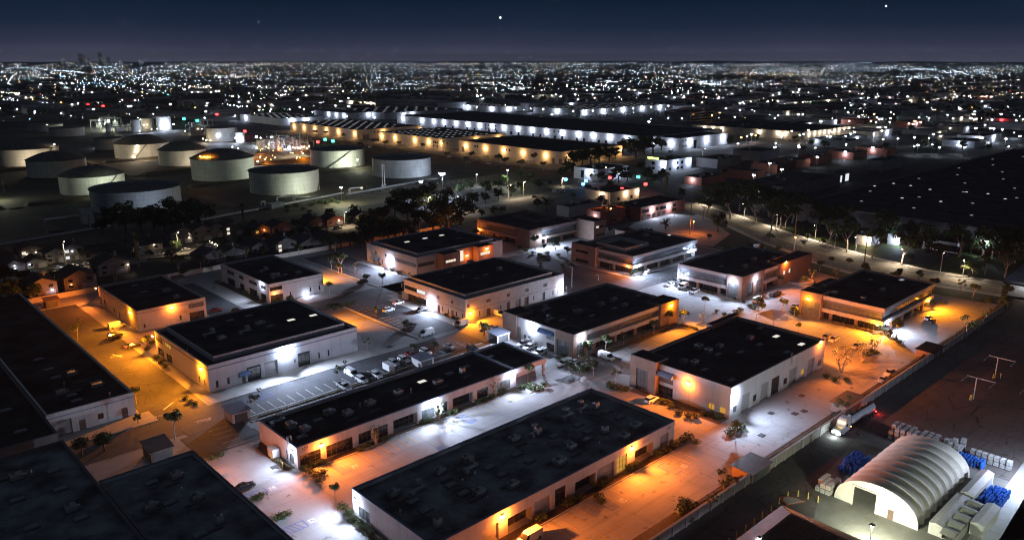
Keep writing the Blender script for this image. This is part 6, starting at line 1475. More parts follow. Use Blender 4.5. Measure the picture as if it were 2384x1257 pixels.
x, y = P(1615, 516, 7); mast('street_lamp', 'small orange lamp over the pale lot edge', x, y, 7, SOD, 7000, s=1.0, cat='street lamp')
pole_px('white light pole on the house street near the palm', 416, 585, 541, 1.8, -1.5, WARM, 9000, s=.6, spot=145, aim=(0, 0, -1))
pole_px('light pole farther along the house street', 803, 528, 493, 1.8, -1.5, WARM, 9000, s=.6, spot=145, aim=(0, 0, -1))
pole_px('light pole at the left of the house street beside the blue car', 155, 622, 562, 1.8, -1.5, WARM, 9000, s=.6, spot=145, aim=(0, 0, -1))
pole_px('pale light pole among the dark trees', 998, 497, 460, 1.5, -1.5, WARM, 2500, s=.8)
pole_px('light pole with a box head on the boulevard verge', 1219, 457, 424, 1, -1.5, WARM, 12000, s=1.1, spot=150, aim=(0, 0, -1))
pole_px('light pole beside the boulevard car park', 1308, 434, 415, 1, -1.5, WARM, 14000, s=1.1, spot=150, aim=(0, 0, -1))
pole_px('thin white light pole in the dark lot fence', 1331, 668, 622, 1.2, 2.5, None, 0)
pole_px('thin white light pole at the fence corner', 1393, 653, 640, 1.2, 2.5, None, 0)
# lamps along the curved road and boulevard that stand behind the trees
for i, (x, y) in enumerate([(369, 48), (368, 76), (365, 104), (366, 130), (375, 155), (388, 182), (403, 212), (416, 240), (432, 276)]): mast('street_lamp', 'street lamp hidden among the roadside eucalypts', x, y, 7.5, WARM, 17000, s=.6, arm=3.4, ang=3.3, spot=150, aim=(-.35, 0, -1), cat='street lamp', group='street lamps on the far side of the curved road')
for i, (x, y) in enumerate([(300, 370), (355, 382), (470, 396), (560, 410), (640, 418)]): mast('street_lamp', 'boulevard street lamp on the tank farm side', x, y, 9, WARM, 17000, s=.9, arm=2.4, ang=-1.6, spot=150, aim=(0, -.3, -1), cat='street lamp', group='street lamps on the boulevard')

# ================================================================== HOUSES
def house(label, px, py, w, d, h, wm, roofm, two=False, lit=None, gar=True, axis=0):
    """gabled house; front faces -y; px, py = middle of the front wall at the ground"""
    x, y = P(px, py); root = empty('gabled_house', (x, y, 0), label, 'house', 'houses')
    del root['group']
    x0, x1, y0, y1 = x - w / 2, x + w / 2, y, y + d; rh = w * .22 if axis == 0 else d * .24
    mb = MB(); mb.box(x0, x1, y0, y1, 0, h)
    if axis == 0:
        mb.add([(x0, y0, h), (x1, y0, h), (x, y0, h + rh)], [(0, 1, 2)]); mb.add([(x0, y1, h), (x1, y1, h), (x, y1, h + rh)], [(0, 1, 2)])
    else:
        ym = (y0 + y1) / 2; mb.add([(x0, y0, h), (x0, y1, h), (x0, ym, h + rh)], [(0, 1, 2)]); mb.add([(x1, y0, h), (x1, y1, h), (x1, ym, h + rh)], [(0, 1, 2)])
    mb.build('wall', wm, root); o = .5; mb = MB()
    if axis == 0:
        s = rh / (w / 2)
        for sgn in (-1, 1):
            e_ = x + sgn * (w / 2 + o); a = [(e_, y0 - o, h - o * s), (e_, y1 + o, h - o * s), (x, y1 + o, h + rh), (x, y0 - o, h + rh)]
            mb.add(a + [(p_[0], p_[1], p_[2] + .16) for p_ in a], [(0, 1, 2, 3), (4, 5, 6, 7), (0, 1, 5, 4), (1, 2, 6, 5), (2, 3, 7, 6), (3, 0, 4, 7)])
    else:
        ym = (y0 + y1) / 2; s = rh / (d / 2)
        for sgn in (-1, 1):
            e_ = ym + sgn * (d / 2 + o); a = [(x0 - o, e_, h - o * s), (x1 + o, e_, h - o * s), (x1 + o, ym, h + rh), (x0 - o, ym, h + rh)]
            mb.add(a + [(p_[0], p_[1], p_[2] + .16) for p_ in a], [(0, 1, 2, 3), (4, 5, 6, 7), (0, 1, 5, 4), (1, 2, 6, 5), (2, 3, 7, 6), (3, 0, 4, 7)])
    rf = mb.build('roof', roofm, root); mb = MB(); mb.box(x + w * .2, x + w * .2 + .8, y + d * .6, y + d * .6 + .7, h, h + rh + 1.0); mb.build('chimney', M_dim, rf, root.location)
    fl = (1.0, h - 2.0) if two else (1.0,)
    for z in fl:
        for u in (-.3, .28):
            if gar and z == 1.0 and u > 0: continue
            mb = MB(); a = x + u * w; mb.box(a - .8, a + .8, y0 - .07, y0 - .005, z, z + 1.3); mb.box(a - .95, a + .95, y0 - .12, y0 - .072, z - .15, z - .02, 1); mb.build('window', [lit if lit and (u < 0) else M_glass, M_wall], root)
    if gar: MB().box(x + .05 * w, x + .42 * w, y0 - .06, y0 - .005, 0, 2.2).build('garage_door', M_door, root)
    MB().box(x - .1 * w, x - .1 * w + 1, y0 - .06, y0 - .005, 0, 2.1).build('door', M_ddoor, root)
    mb = MB(); mb.box(x0 - .06, x0 - .005, y0 + d * .3, y0 + d * .3 + 1.5, 1, 2.2); mb.build('window', M_glass, root)
    return root
HW = mat('house_render', (.20, .18, .155), (.26, .235, .20), streak=.1); HW2 = mat('house_siding', (.13, .12, .11), (.18, .165, .15), streak=.1); HR = mat('dark_shingle', (.035, .032, .03), (.06, .055, .05), scale=1.0, fine=.3)
def porch(root, dx, z, col=WARM, p=500): o = root.location; wall_lamp(root, (o.x + dx, o.y - .06, z), (0, -1), col, p * .18, .7, 'porch_lamp', off=.3, far=True)
h1 = house('gabled house with a lit white garage behind the open bin store', 104, 692, 10, 12, 5.6, HW, HR, True); porch(h1, 3, 2.6, WHITE, 500)
h2 = house('gabled house with an orange lit entrance left of the cream hall', 190, 672, 12, 13, 5.2, HW, HR, True, None); porch(h2, -3.5, 2.4, SOD, 300)
h3 = house('gabled house with a pale eave strip behind the cream hall', 268, 640, 13, 12, 5.2, HW2, HR, True); porch(h3, 5.6, 3.6, WARM, 300)
hs = [('small house with a dark porch at the left end of the far row', 20, 615, 9, 10, 3.4, HW2, False, None), ('two storey house with twin porch lamps', 76, 607, 10, 11, 5.4, HW2, True, G_win), ('low house with a strip of lamps above its garage', 36, 632, 9, 9, 3.0, HW2, False, None), ('low gabled garage house between the strip lamps and the blue car', 88, 624, 8, 9, 3.2, HW, False, None), ('plain box fronted house beside the tall white gable', 134, 612, 9, 9, 5.0, HW, True, None), ('tall white gabled house above the three parked cars', 174, 606, 9, 10, 6.0, HW, True, G_wwin),
      ('long low house with dark carports', 232, 600, 16, 10, 3.0, HW2, False, None), ('low house with two small lamps behind the thick palm', 345, 584, 14, 10, 3.2, HW, False, None), ('two storey house behind the white light pole', 428, 566, 12, 10, 5.6, HW2, True, None), ('two storey house with garden lights in front', 474, 560, 11, 10, 5.6, HW2, True, None), ('dark two storey house right of the garden lights', 506, 553, 9, 10, 5.6, HW, True, None), ('house with a pair of pale upper windows', 548, 548, 12, 10, 5.2, HW2, True, G_win), ('house with a bright orange porch lamp', 612, 546, 10, 10, 3.4, HW, False, G_awin), ('pale gabled house behind the parked cars', 658, 540, 11, 10, 3.4, HW, False, None), ('house with a light grey garage wall', 740, 528, 11, 10, 3.2, HW2, False, None), ('red tinted house with small lamps', 782, 524, 11, 9, 3.4, M_brick, False, None), ('house at the dark end of the street with a lit corner', 846, 514, 10, 10, 3.4, HW, False, G_awin)]
houses = {}
for lb, px, py, w, d, h, wm_, two, lit in hs: houses[px] = house(lb, px, py, w, d, h, wm_, HR, two, lit, gar=px not in (232, 345), axis=1 if w > 12 else 0)
for px, dx, z, c, p in [(76, -2, 3.6, WARM, 260), (76, 2, 3.8, WARM, 260), (36, 0, 2.6, WHITE, 500), (88, -3, 2.2, WHITE, 200), (174, -.5, 4.6, WHITE, 120), (345, -5, 2.6, WHITE, 260), (345, 3, 2.6, WARM, 260), (612, 1, 2.4, SOD, 700), (782, 2, 2.6, WARM, 250), (846, -3, 2.4, WARM, 700), (428, 3, 2.4, WARM, 120)]: porch(houses[px], dx, z, c, p)
for lb, px, py, w, d in [('dark gabled house in the near row behind the pale two storey hall', 612, 588, 12, 12), ('gabled house with two lit windows behind the pale two storey hall', 668, 588, 11, 11), ('house with a blue tinted sloping roof in the near row', 727, 580, 13, 12), ('house with lit corner window under the dark trees', 768, 564, 9, 10), ('dark roofed house left of the bare white trees', 500, 612, 12, 12), ('house between the bare white trees', 546, 604, 11, 11)]:
    r = house(lb, px, py, w, d, 3.4 if px not in (668,) else 5, HW2, mat('slate_blue_roof', (.04, .045, .06), (.06, .068, .09), scale=1.2, fine=.2) if px in (727, 500) else HR, px == 668, G_win if px in (668, 768) else None)
for k in range(6):
    x, y = P(488 + (k % 3) * 7 + (k // 3) * 4, 562 + (k // 3) * 4 + (k % 3) * 3, 1); mast('garden_light', 'tiny white garden light in front of the two storey house', x, y, 1.0, WARM, 60, s=.5, cat='garden light', group='garden lights', r=.04)

# ================================================================== TREES AND PLANTS
def leaves(mb, c, r, n, size, q, shell_=.45):
    for _ in range(n):
        while True:
            v = Vector((q.uniform(-1, 1), q.uniform(-1, 1), q.uniform(-1, 1)))
            if shell_ < v.length <= 1: break
        p = Vector((c[0] + v.x * r[0], c[1] + v.y * r[1], c[2] + v.z * r[2]))
        a = Vector((q.gauss(0, 1), q.gauss(0, 1), q.gauss(0, 1))).normalized(); b = a.orthogonal().normalized(); d = a.cross(b)
        s = size * q.uniform(.6, 1.3); b = b * s; d = d * s * q.uniform(.45, .8)
        mb.add([p - b, p - d * .8, p + b, p + d * .8], [(0, 1, 2, 3)], q.choice((0, 0, 0, 1, 1, 2)))
def proto_tree(kind, seed):
    q = random.Random(seed); root = empty(kind, (0, 0, 0)); tr = MB(); cw = MB()
    if kind == 'street_tree':
        h = 1.0; lean = Vector((q.uniform(-.05, .05), q.uniform(-.05, .05), 0)); top = Vector((lean.x, lean.y, .52)); tr.tube((0, 0, 0), top, .022, .015, 6)
        for k in range(5):
            a = k * 1.256 + q.uniform(-.4, .4); e_ = top + Vector((math.cos(a) * .17, math.sin(a) * .17, q.uniform(.16, .34))); tr.tube(top, e_, .012, .005, 5)
            leaves(cw, e_, (q.uniform(.10, .17), q.uniform(.10, .17), q.uniform(.09, .14)), 80, .045, q, .2)
        leaves(cw, (0, 0, .8), (.2, .2, .17), 110, .045, q)
    elif kind == 'sparse_tree':
        top = Vector((q.uniform(-.06, .06), q.uniform(-.06, .06), .5)); tr.tube((0, 0, 0), top, .016, .012, 6)
        for k in range(7):
            a = k * 2.4 + q.uniform(-.3, .3); e_ = top + Vector((math.cos(a) * .2, math.sin(a) * .2, q.uniform(-.05, .42))); tr.tube(top + Vector((0, 0, q.uniform(-.12, .1))), e_, .008, .003, 4)
            leaves(cw, e_, (.10, .10, .08), 34, .040, q, .1)
    elif kind == 'bare_tree':
        for s in range(4):
            a0 = s * 1.57 + q.uniform(-.4, .4); p = Vector((math.cos(a0) * .03, math.sin(a0) * .03, 0)); d = Vector((math.cos(a0) * .28, math.sin(a0) * .28, 1)).normalized()
            for k in range(4):
                p2 = p + d * .2; tr.tube(p, p2, .02 - .004 * k, .016 - .004 * k, 5); p = p2; d = (d + Vector((q.uniform(-.3, .3), q.uniform(-.3, .3), .1))).normalized()
                for _ in range(2):
                    b = (d + Vector((q.uniform(-1, 1), q.uniform(-1, 1), q.uniform(0, .5)))).normalized(); tr.tube(p, p + b * .16, .007, .003, 4)
                    leaves(cw, p + b * .16, (.09, .09, .08), 14, .026, q, .1)
    elif kind == 'eucalyptus':
        p = Vector((0, 0, 0)); d = Vector((q.uniform(-.1, .1), q.uniform(-.1, .1), 1)).normalized(); pts = [p]
        for k in range(3):
            p = p + d * .14; pts.append(p.copy()); d = (d + Vector((q.uniform(-.18, .18), q.uniform(-.18, .18), .15))).normalized()
        for k, (a, b) in enumerate(zip(pts, pts[1:])): tr.tube(a, b, .030 - .005 * k, .025 - .005 * k, 7)
        for k in range(5):
            a = k * 1.256 + q.uniform(-.5, .5); st_ = pts[-1] if k else pts[-2]; m = st_ + Vector((math.cos(a) * .10, math.sin(a) * .10, .13)); e_ = m + Vector((math.cos(a) * .11, math.sin(a) * .11, q.uniform(.12, .26)))
            tr.tube(st_, m, .015, .010, 5); tr.tube(m, e_, .010, .005, 5)
            for j in range(3):
                c = e_ + Vector((q.uniform(-.1, .1), q.uniform(-.1, .1), q.uniform(-.04, .10))); leaves(cw, c, (q.uniform(.08, .14), q.uniform(.08, .14), q.uniform(.05, .09)), 85, .030, q, .1)
    elif kind == 'broad_tree':
        tr.tube((0, 0, 0), (.02, 0, .35), .04, .028, 7)
        for k in range(6):
            a = k * 1.05; tr.tube((.02, 0, .33), (math.cos(a) * .2, math.sin(a) * .2, .6), .018, .006, 5)
        for k in range(17):
            a = q.uniform(0, 6.28); rr = .30 * math.sqrt(q.random()); z = q.uniform(.33, .86) ; rr *= 1.15 - abs(z - .5); leaves(cw, (math.cos(a) * rr, math.sin(a) * rr, z), (q.uniform(.11, .18),) * 2 + (q.uniform(.09, .14),), 110, .036, q, .25)
    elif kind == 'fan_palm':
        tr.cyl(0, 0, 0, .78, .028, .020, 9)
        for k in range(110):
            z = q.uniform(.30, .80); a = q.uniform(0, 6.28); r = .03 + .035 * (z - .25); c = Vector((math.cos(a) * r, math.sin(a) * r, z)); u = Vector((-math.sin(a), math.cos(a), 0)) * .018
            tr.add([c - u, c + u, c + Vector((math.cos(a) * .02, math.sin(a) * .02, -.09)) + u * .6, c + Vector((math.cos(a) * .02, math.sin(a) * .02, -.09)) - u * .6], [(0, 1, 2, 3)], 1)
        for k in range(46):
            a = q.uniform(0, 6.28); el = q.uniform(-.5, 1.2); d = Vector((math.cos(a) * math.cos(el), math.sin(a) * math.cos(el), math.sin(el))); c = Vector((0, 0, .80)); e_ = c + d * .10
            u = d.cross(Vector((0, 0, 1))).normalized() * .045; w = d * .085
            cw.add([e_, e_ + u + w * .6, e_ + u * .5 + w, e_ + w * 1.15, e_ - u * .5 + w, e_ - u + w * .6], [(0, 1, 2, 3, 4, 5)], q.choice((0, 1, 2)))
    elif kind == 'date_palm':
        tr.cyl(0, 0, 0, .42, .055, .05, 9); tr.cyl(0, 0, .42, .52, .075, .05, 9)
        for k in range(54):
            a = q.uniform(0, 6.28); el = q.uniform(-.25, 1.25); p = Vector((0, 0, .5)); d = Vector((math.cos(a) * math.cos(el), math.sin(a) * math.cos(el), math.sin(el))); u = Vector((-math.sin(a), math.cos(a), 0))
            for j in range(5):
                p2 = p + d * .11; w = .045 * (1 - j / 5.5)
                for s in (-1, 1): cw.add([p, p2, p2 + u * s * w + d * .03 - Vector((0, 0, .015)), p + u * s * w + d * .03 - Vector((0, 0, .015))], [(0, 1, 2, 3)], q.choice((0, 1, 2)))
                p = p2; d = (d - Vector((0, 0, .20))).normalized()
    pale = kind in ('eucalyptus', 'bare_tree', 'sparse_tree', 'street_tree')
    tr.build('trunk', [M_bark if pale else M_dbark, M_dry], root); cw.build('crown', M_leaf if kind != 'broad_tree' else [M_leaf[1], M_leaf[1], M_leaf[0]], root)
    return Proto(root)
TP = {}
for kd, n in (('street_tree', 3), ('sparse_tree', 3), ('bare_tree', 2), ('eucalyptus', 4), ('broad_tree', 4), ('fan_palm', 1), ('date_palm', 1)): TP[kd] = [proto_tree(kd, 40 + i + len(kd) * 7) for i in range(n)]
qt = random.Random(77)
def T(kind, px, py, h, label, group=None, w=1.0):
    x, y = P(px, py); TP[kind][qt.randrange(len(TP[kind]))].put((x, y, 0), qt.uniform(0, 6.28), label, (h * w, h * w, h), group, 'palm tree' if 'palm' in kind else 'tree')
single = [
 ('street_tree', 408, 1022, 7.5, 'round crowned tree casting its shape over the amber crossing'), ('sparse_tree', 594, 960, 7, 'slender tree at the corner of the stall rows by the small bin store'), ('sparse_tree', 181, 792, 7.5, 'sparse orange lit tree in the amber drive'), ('street_tree', 338, 815, 4.5, 'yellow lit little tree at the corner of the raised roof hall'),
 ('sparse_tree', 793, 890, 7, 'nearly bare tree in front of the blue-white hall'), ('broad_tree', 191, 1058, 5, 'dark bushy tree at the corner hall roof edge'), ('broad_tree', 243, 1050, 5.5, 'wider dark tree behind the corner hall'), ('street_tree', 317, 940, 5, 'amber lit tree at the end of the long dark roofed hall'), ('broad_tree', 322, 985, 2.8, 'low spreading bush at the end wall of the dark roofed hall'),
 ('street_tree', 890, 668, 6, 'green tree at the edge of the dark stalls behind the tan drive'), ('eucalyptus', 796, 636, 10, 'tall thin tree standing over the dark stalls'), ('sparse_tree', 827, 640, 6, 'thin leafless tree among the dark stalls'), ('sparse_tree', 773, 628, 6, 'faint young tree by the far hedge of the stalls'), ('street_tree', 767, 682, 5, 'amber lit tree at the corner of the pale two storey hall'), ('street_tree', 946, 772, 4.5, 'small tree on the kerb between tan drive and dark lot'), ('sparse_tree', 856, 815, 4.5, 'lone dark tree at the corner of the tan drive'), ('street_tree', 877, 738, 4, 'small tree beside the dark parked car'), ('street_tree', 961, 828, 4.2, 'small pale tree at the head of the lot by the white vans'), ('street_tree', 1015, 822, 4, 'small pale tree beside the silver sedan'), ('broad_tree', 1127, 782, 5.2, 'dense green tree below the amber lamp corner'),
 ('street_tree', 1246, 582, 8, 'white lit slim tree in front of the twin lamps'), ('broad_tree', 1266, 584, 4.0, 'pale round shrub right of the slim lit tree'), ('broad_tree', 1293, 582, 6, 'rounded pale tree below the sunken screen office'), ('street_tree', 1320, 602, 6, 'orange lit tree beside the brown two window tower'),
 ('street_tree', 1408, 822, 6.5, 'tree in front of the ground floor glazing near the white utility van'), ('sparse_tree', 1451, 804, 5, 'second tree along the office glazing'), ('sparse_tree', 1490, 790, 4.5, 'third tree along the office glazing'), ('street_tree', 1522, 779, 5.5, 'tree before the middle of the amber office front'), ('street_tree', 1558, 758, 6, 'amber lit tree at the far corner tower'), ('bare_tree', 1582, 746, 5.5, 'orange lit bare tree right of the far corner tower'), ('street_tree', 1367, 838, 6.5, 'bright white lit tree beside the near corner tower'), ('sparse_tree', 1350, 862, 6, 'tree in the round planter by the utility trucks'), ('sparse_tree', 1433, 893, 6, 'thin tree in the planter before the glazed corner tower'),
 ('street_tree', 1639, 721, 5.5, 'young tree in the bright lot right of the amber lamp tower'), ('bare_tree', 1634, 752, 4.5, 'pinkish bare tree at the lot corner'), ('street_tree', 1772, 736, 5, 'round tree behind the blue shade sail'), ('street_tree', 1820, 729, 6, 'tree on a small lawn left of the amber tower'), ('street_tree', 1859, 773, 3.5, 'small dark tree in the amber lot'), ('sparse_tree', 1891, 658, 6, 'orange lit tree between the two banded offices'), ('bare_tree', 1856, 642, 5, 'multi stemmed tree by the orange lit planter'), ('sparse_tree', 1945, 652, 5, 'orange lit tree nearest the road'), ('street_tree', 1815, 668, 5, 'dim tree under the white band of the arched tower office'),
 ('bare_tree', 2034, 818, 6.5, 'amber lit many stemmed tree below the near office corner'), ('street_tree', 2087, 787, 7, 'white lit tree beside the near office corner'), ('street_tree', 2070, 792, 4, 'shrubby tree in the bright corner bed'), ('sparse_tree', 2250, 787, 9, 'tall thin stemmed tree in the far lot'), ('sparse_tree', 2292, 753, 6, 'thin tree near the boundary wall end'), ('sparse_tree', 2278, 772, 5, 'faint tree between the two thin lot trees'), ('broad_tree', 2339, 722, 6.5, 'dark bushy tree at the end of the boundary wall'), ('broad_tree', 2300, 712, 4, 'dark shrub tree by the lot end kerb'),
 ('bare_tree', 1958, 866, 8, 'glowing many stemmed tree at the orange lit hall end'), ('bare_tree', 2006, 843, 7, 'second many stemmed tree beside the black hedge'), ('street_tree', 1711, 1017, 4.8, 'white lit tree in the hedge bed at the hall corner'), ('sparse_tree', 1956, 973, 7, 'thin tree behind the truck cab'), ('sparse_tree', 1685, 1155, 7, 'thin tree standing in the orange lot'), ('sparse_tree', 1700, 1150, 5, 'smaller thin tree beside the orange bin store'), ('sparse_tree', 1655, 1190, 4.5, 'faint young tree near the boundary wall in the orange lot'),
 ('bare_tree', 1021, 978, 5.5, 'brilliantly lit bare tree under the white lamp of hall 377'), ('bare_tree', 1153, 923, 5.5, 'pale bare tree near the far end of hall 377'), ('bare_tree', 876, 1034, 5, 'warm lit bare tree in the middle of hall 377'), ('street_tree', 1229, 890, 6, 'dark tree under the corner canopy of hall 377'), ('street_tree', 780, 1165, 4, 'pale tree at the left corner of the front hall'),
 ('street_tree', 1793, 573, 7, 'spreading tree on the verge behind the arched tower office'), ('street_tree', 1869, 580, 4, 'small orange lit tree on the road verge'), ('street_tree', 1935, 621, 5, 'first of two round verge trees on the lawn'), ('street_tree', 1975, 627, 5.5, 'second of two round verge trees on the lawn'), ('broad_tree', 2014, 637, 5.5, 'dense dark shrub tree behind the white banded office'), ('broad_tree', 2093, 643, 4.0, 'dark shrub on the verge behind the office roof'), ('broad_tree', 2139, 650, 4.4, 'second dark shrub on the verge behind the office roof'), ('sparse_tree', 2239, 683, 6, 'thin pale tree on the verge beyond the far lot'),
 ('date_palm', 2256, 645, 8.5, 'spreading palm on the green lawn'), ('street_tree', 2292, 640, 9, 'leaning tree right of the lawn palm'), ('eucalyptus', 2339, 647, 12, 'tall tree below the dazzling lawn lamp'), ('broad_tree', 2342, 693, 6, 'dark rounded tree beside the sports court'),
 ('eucalyptus', 1796, 536, 15, 'forked pale eucalypt nearest the top of the curved road'), ('eucalyptus', 1926, 577, 16, 'forked eucalypt with a low lit branch'), ('eucalyptus', 1971, 587, 16, 'wide forked eucalypt right of the grey street lamp'), ('eucalyptus', 2030, 602, 16, 'Y shaped pale eucalypt in the middle of the row'), ('eucalyptus', 2099, 617, 16, 'straight eucalypt before the blue white sign'), ('eucalyptus', 1637, 512, 15, 'white stemmed eucalypt beside the pale lot'), ('broad_tree', 1671, 541, 12, 'big shaggy tree at the mouth of the curved road'), ('street_tree', 1650, 566, 5, 'orange lit tree at the foot of the big shaggy tree'),
 ('date_palm', 1549, 534, 7, 'palm on the edge of the pale lot'), ('date_palm', 1272, 488, 9, 'shaggy palm behind the sunken screen office'), ('broad_tree', 1251, 486, 7, 'dark tree left of the shaggy palm'), ('street_tree', 1367, 457, 9, 'upright tree on the boulevard median'), ('broad_tree', 1335, 464, 5, 'dark shrub behind the low blank building'), ('street_tree', 1570, 506, 6, 'bright green lit tree before the brick offices'), ('street_tree', 1420, 549, 5, 'white lit little tree by the brown tower'), ('sparse_tree', 1459, 536, 7, 'wide bare tree beyond the brown tower'), ('broad_tree', 1452, 508, 10, 'big dark tree hiding the red brick office'), ('broad_tree', 1400, 489, 10, 'dark tree left of the red brick office'), ('broad_tree', 1507, 424, 12, 'dark pointed tree before the boulevard junction lights'), ('fan_palm', 1551, 453, 16, 'tall shaggy palm like tree right of the junction'), ('broad_tree', 1588, 460, 7, 'dark tree behind the long brick office'),
 ('fan_palm', 324, 626, 17, 'thick skirted palm standing in the house street'), ('fan_palm', 567, 520, 12, 'dark skirted palm against the pipe corridor'), ('bare_tree', 270, 656, 7, 'orange lit bare tree behind the cream hall'), ('eucalyptus', 421, 643, 10, 'orange lit tree by the open bin store'), ('street_tree', 468, 634, 8.5, 'paler tree right of the orange lit one'), ('bare_tree', 522, 611, 7, 'white bare tree at the corner of the pale two storey hall'), ('bare_tree', 574, 606, 7, 'second white bare tree behind the pale two storey hall'), ('broad_tree', 614, 598, 5.5, 'green lit rounded tree behind the pale two storey hall'), ('street_tree', 696, 600, 7, 'pale tree beside the blue tinted roof'),
 ('broad_tree', 295, 548, 19, 'tallest dark tree hiding the flat tank'), ('sparse_tree', 500, 680, 3, 'pale shrub beside the red and white car'),
]
for kd, px, py, h, lb in single: T(kd, px, py, h, lb)
groups = [
 ('broad_tree', 'dark tree massed between the house street and the white halls', 'dark trees massed at the end of the house street', [(920, 505, 12), (950, 512, 12), (990, 494, 13), (1022, 505, 12), (868, 572, 12), (905, 563, 13), (940, 562, 12), (1045, 537, 14), (1072, 522, 13), (858, 548, 10), (1010, 545, 12), (975, 540, 11), (1000, 470, 11), (960, 480, 11), (930, 478, 10), (1040, 478, 11), (890, 520, 10)]),
 ('broad_tree', 'dark tree in the row along the boulevard verge', 'boulevard verge trees', [(1100, 480, 9), (1130, 474, 8), (1160, 467, 8), (1190, 456, 8), (1215, 452, 8), (1130, 452, 8), (1175, 432, 8), (1210, 418, 7), (1232, 424, 6), (1070, 455, 9), (1095, 446, 8), (1160, 440, 7), (1250, 440, 6), (1280, 435, 5), (1122, 505, 5), (1150, 500, 5), (1170, 496, 4.5)]),
 ('broad_tree', 'black tree in the clump hiding the foot of the flat tank', 'black trees in front of the flat tank', [(262, 535, 12), (330, 540, 12), (360, 534, 14), (400, 528, 14), (440, 522, 13), (480, 514, 9), (385, 540, 9), (425, 536, 8), (455, 530, 8), (240, 545, 9)]),
 ('broad_tree', 'dark garden tree among the houses', 'dark garden trees among the houses', [(42, 694, 9), (82, 702, 7), (20, 720, 8), (60, 668, 6), (120, 655, 5), (10, 660, 7), (400, 610, 6), (620, 562, 5), (679, 556, 5), (735, 550, 6), (815, 572, 8), (794, 577, 8), (770, 582, 7), (840, 578, 7), (700, 548, 5), (580, 556, 6), (560, 575, 5), (648, 560, 4), (230, 640, 5), (350, 600, 4), (310, 606, 4), (410, 585, 5), (520, 575, 5), (590, 530, 5), (640, 532, 5), (690, 530, 5), (715, 520, 5), (810, 520, 5), (870, 512, 6), (825, 500, 6), (770, 508, 6)]),
 ('eucalyptus', 'tall dark eucalypt in the grove at the left end of the huge warehouse', 'eucalypts at the left end of the huge warehouse', [(1645, 503, 15), (1700, 508, 15), (1722, 492, 16), (1765, 496, 16), (1759, 520, 14), (1818, 531, 15), (1830, 532, 15), (1845, 520, 15), (1690, 480, 14), (1740, 478, 14), (1655, 475, 12), (1790, 505, 15), (1810, 498, 14)]),
 ('broad_tree', 'dark tree under the eucalypts along the huge warehouse', 'dark trees under the eucalypts', [(1870, 535, 6), (1900, 548, 6), (1950, 555, 6), (1990, 560, 7), (2050, 570, 7), (2130, 592, 7), (2170, 600, 7), (2215, 575, 6), (2260, 590, 6), (2330, 590, 12), (2360, 600, 12), (2310, 600, 10), (2370, 545, 9), (2345, 530, 9), (2290, 535, 6), (2200, 540, 6), (2140, 545, 6), (2000, 530, 7), (2060, 540, 7), (1880, 560, 3), (1850, 548, 3), (1915, 570, 3), (2120, 610, 4)]),
 ('broad_tree', 'dark tree in front of the white office at the boulevard junction', 'dark trees at the boulevard junction', [(1400, 425, 9), (1425, 428, 9), (1440, 424, 10), (1412, 412, 8), (1460, 422, 7), (1385, 420, 7), (1420, 440, 5), (1520, 430, 9), (1540, 426, 9), (1490, 400, 8), (1340, 410, 8), (1325, 405, 9), (1310, 412, 7)]),
 ('broad_tree', 'dark tree in the belt between cream warehouse and junction', 'dark trees beside the nearest cream warehouse', [(1335, 392, 15), (1355, 388, 15), (1375, 382, 14), (1395, 378, 15), (1480, 368, 16), (1500, 360, 16), (1520, 358, 15), (1470, 352, 14), (1450, 360, 14), (1418, 378, 12), (1540, 350, 10), (1432, 370, 12)]),
 ('street_tree', 'amber lit tree in front of the cream warehouses', 'amber lit trees by the cream warehouses', [(1160, 388, 9), (1178, 392, 9), (1100, 375, 8), (1043, 372, 7), (1215, 396, 8), (1265, 398, 7), (1245, 382, 9), (930, 346, 8), (900, 345, 7), (870, 338, 7), (800, 328, 8), (760, 320, 8), (735, 318, 8), (840, 346, 7), (985, 352, 8), (1085, 388, 8), (718, 308, 8), (690, 305, 8)]),
 ('broad_tree', 'dark tree among the red units and grey blocks', 'dark trees among the industrial units', [(1640, 420, 7), (1690, 412, 8), (1725, 410, 6), (1630, 385, 6), (1740, 372, 6), (1890, 340, 7), (1920, 345, 8), (1940, 338, 7), (1970, 342, 6), (2090, 320, 8), (2120, 310, 9), (2060, 350, 7), (2150, 340, 7), (2180, 350, 7), (2240, 350, 8), (2300, 350, 7), (1850, 330, 6), (1760, 330, 7), (1700, 330, 6), (2200, 300, 8), (2260, 300, 8), (1680, 372, 5), (1870, 352, 6), (2030, 300, 9), (2080, 290, 9)]),
]
for kd, lb, gp, lst in groups:
    for px, py, h in lst: T(kd, px, py, h * qt.uniform(.95, 1.3), lb, gp, qt.uniform(1.05, 1.5))
for k in range(26):
    y = 30 + k * 7.2; x = (388 if y > 150 else 376 if y < 110 else 382) + qt.uniform(6, 34) + max(0, y - 140) * .35
    TP['broad_tree' if k % 3 else 'eucalyptus'][k % 4].put((x, y, 0), qt.uniform(0, 6), 'dark tree standing along the foot of the huge warehouse', (13 * qt.uniform(.8, 1.3),) * 3, 'trees along the foot of the huge warehouse', 'tree')
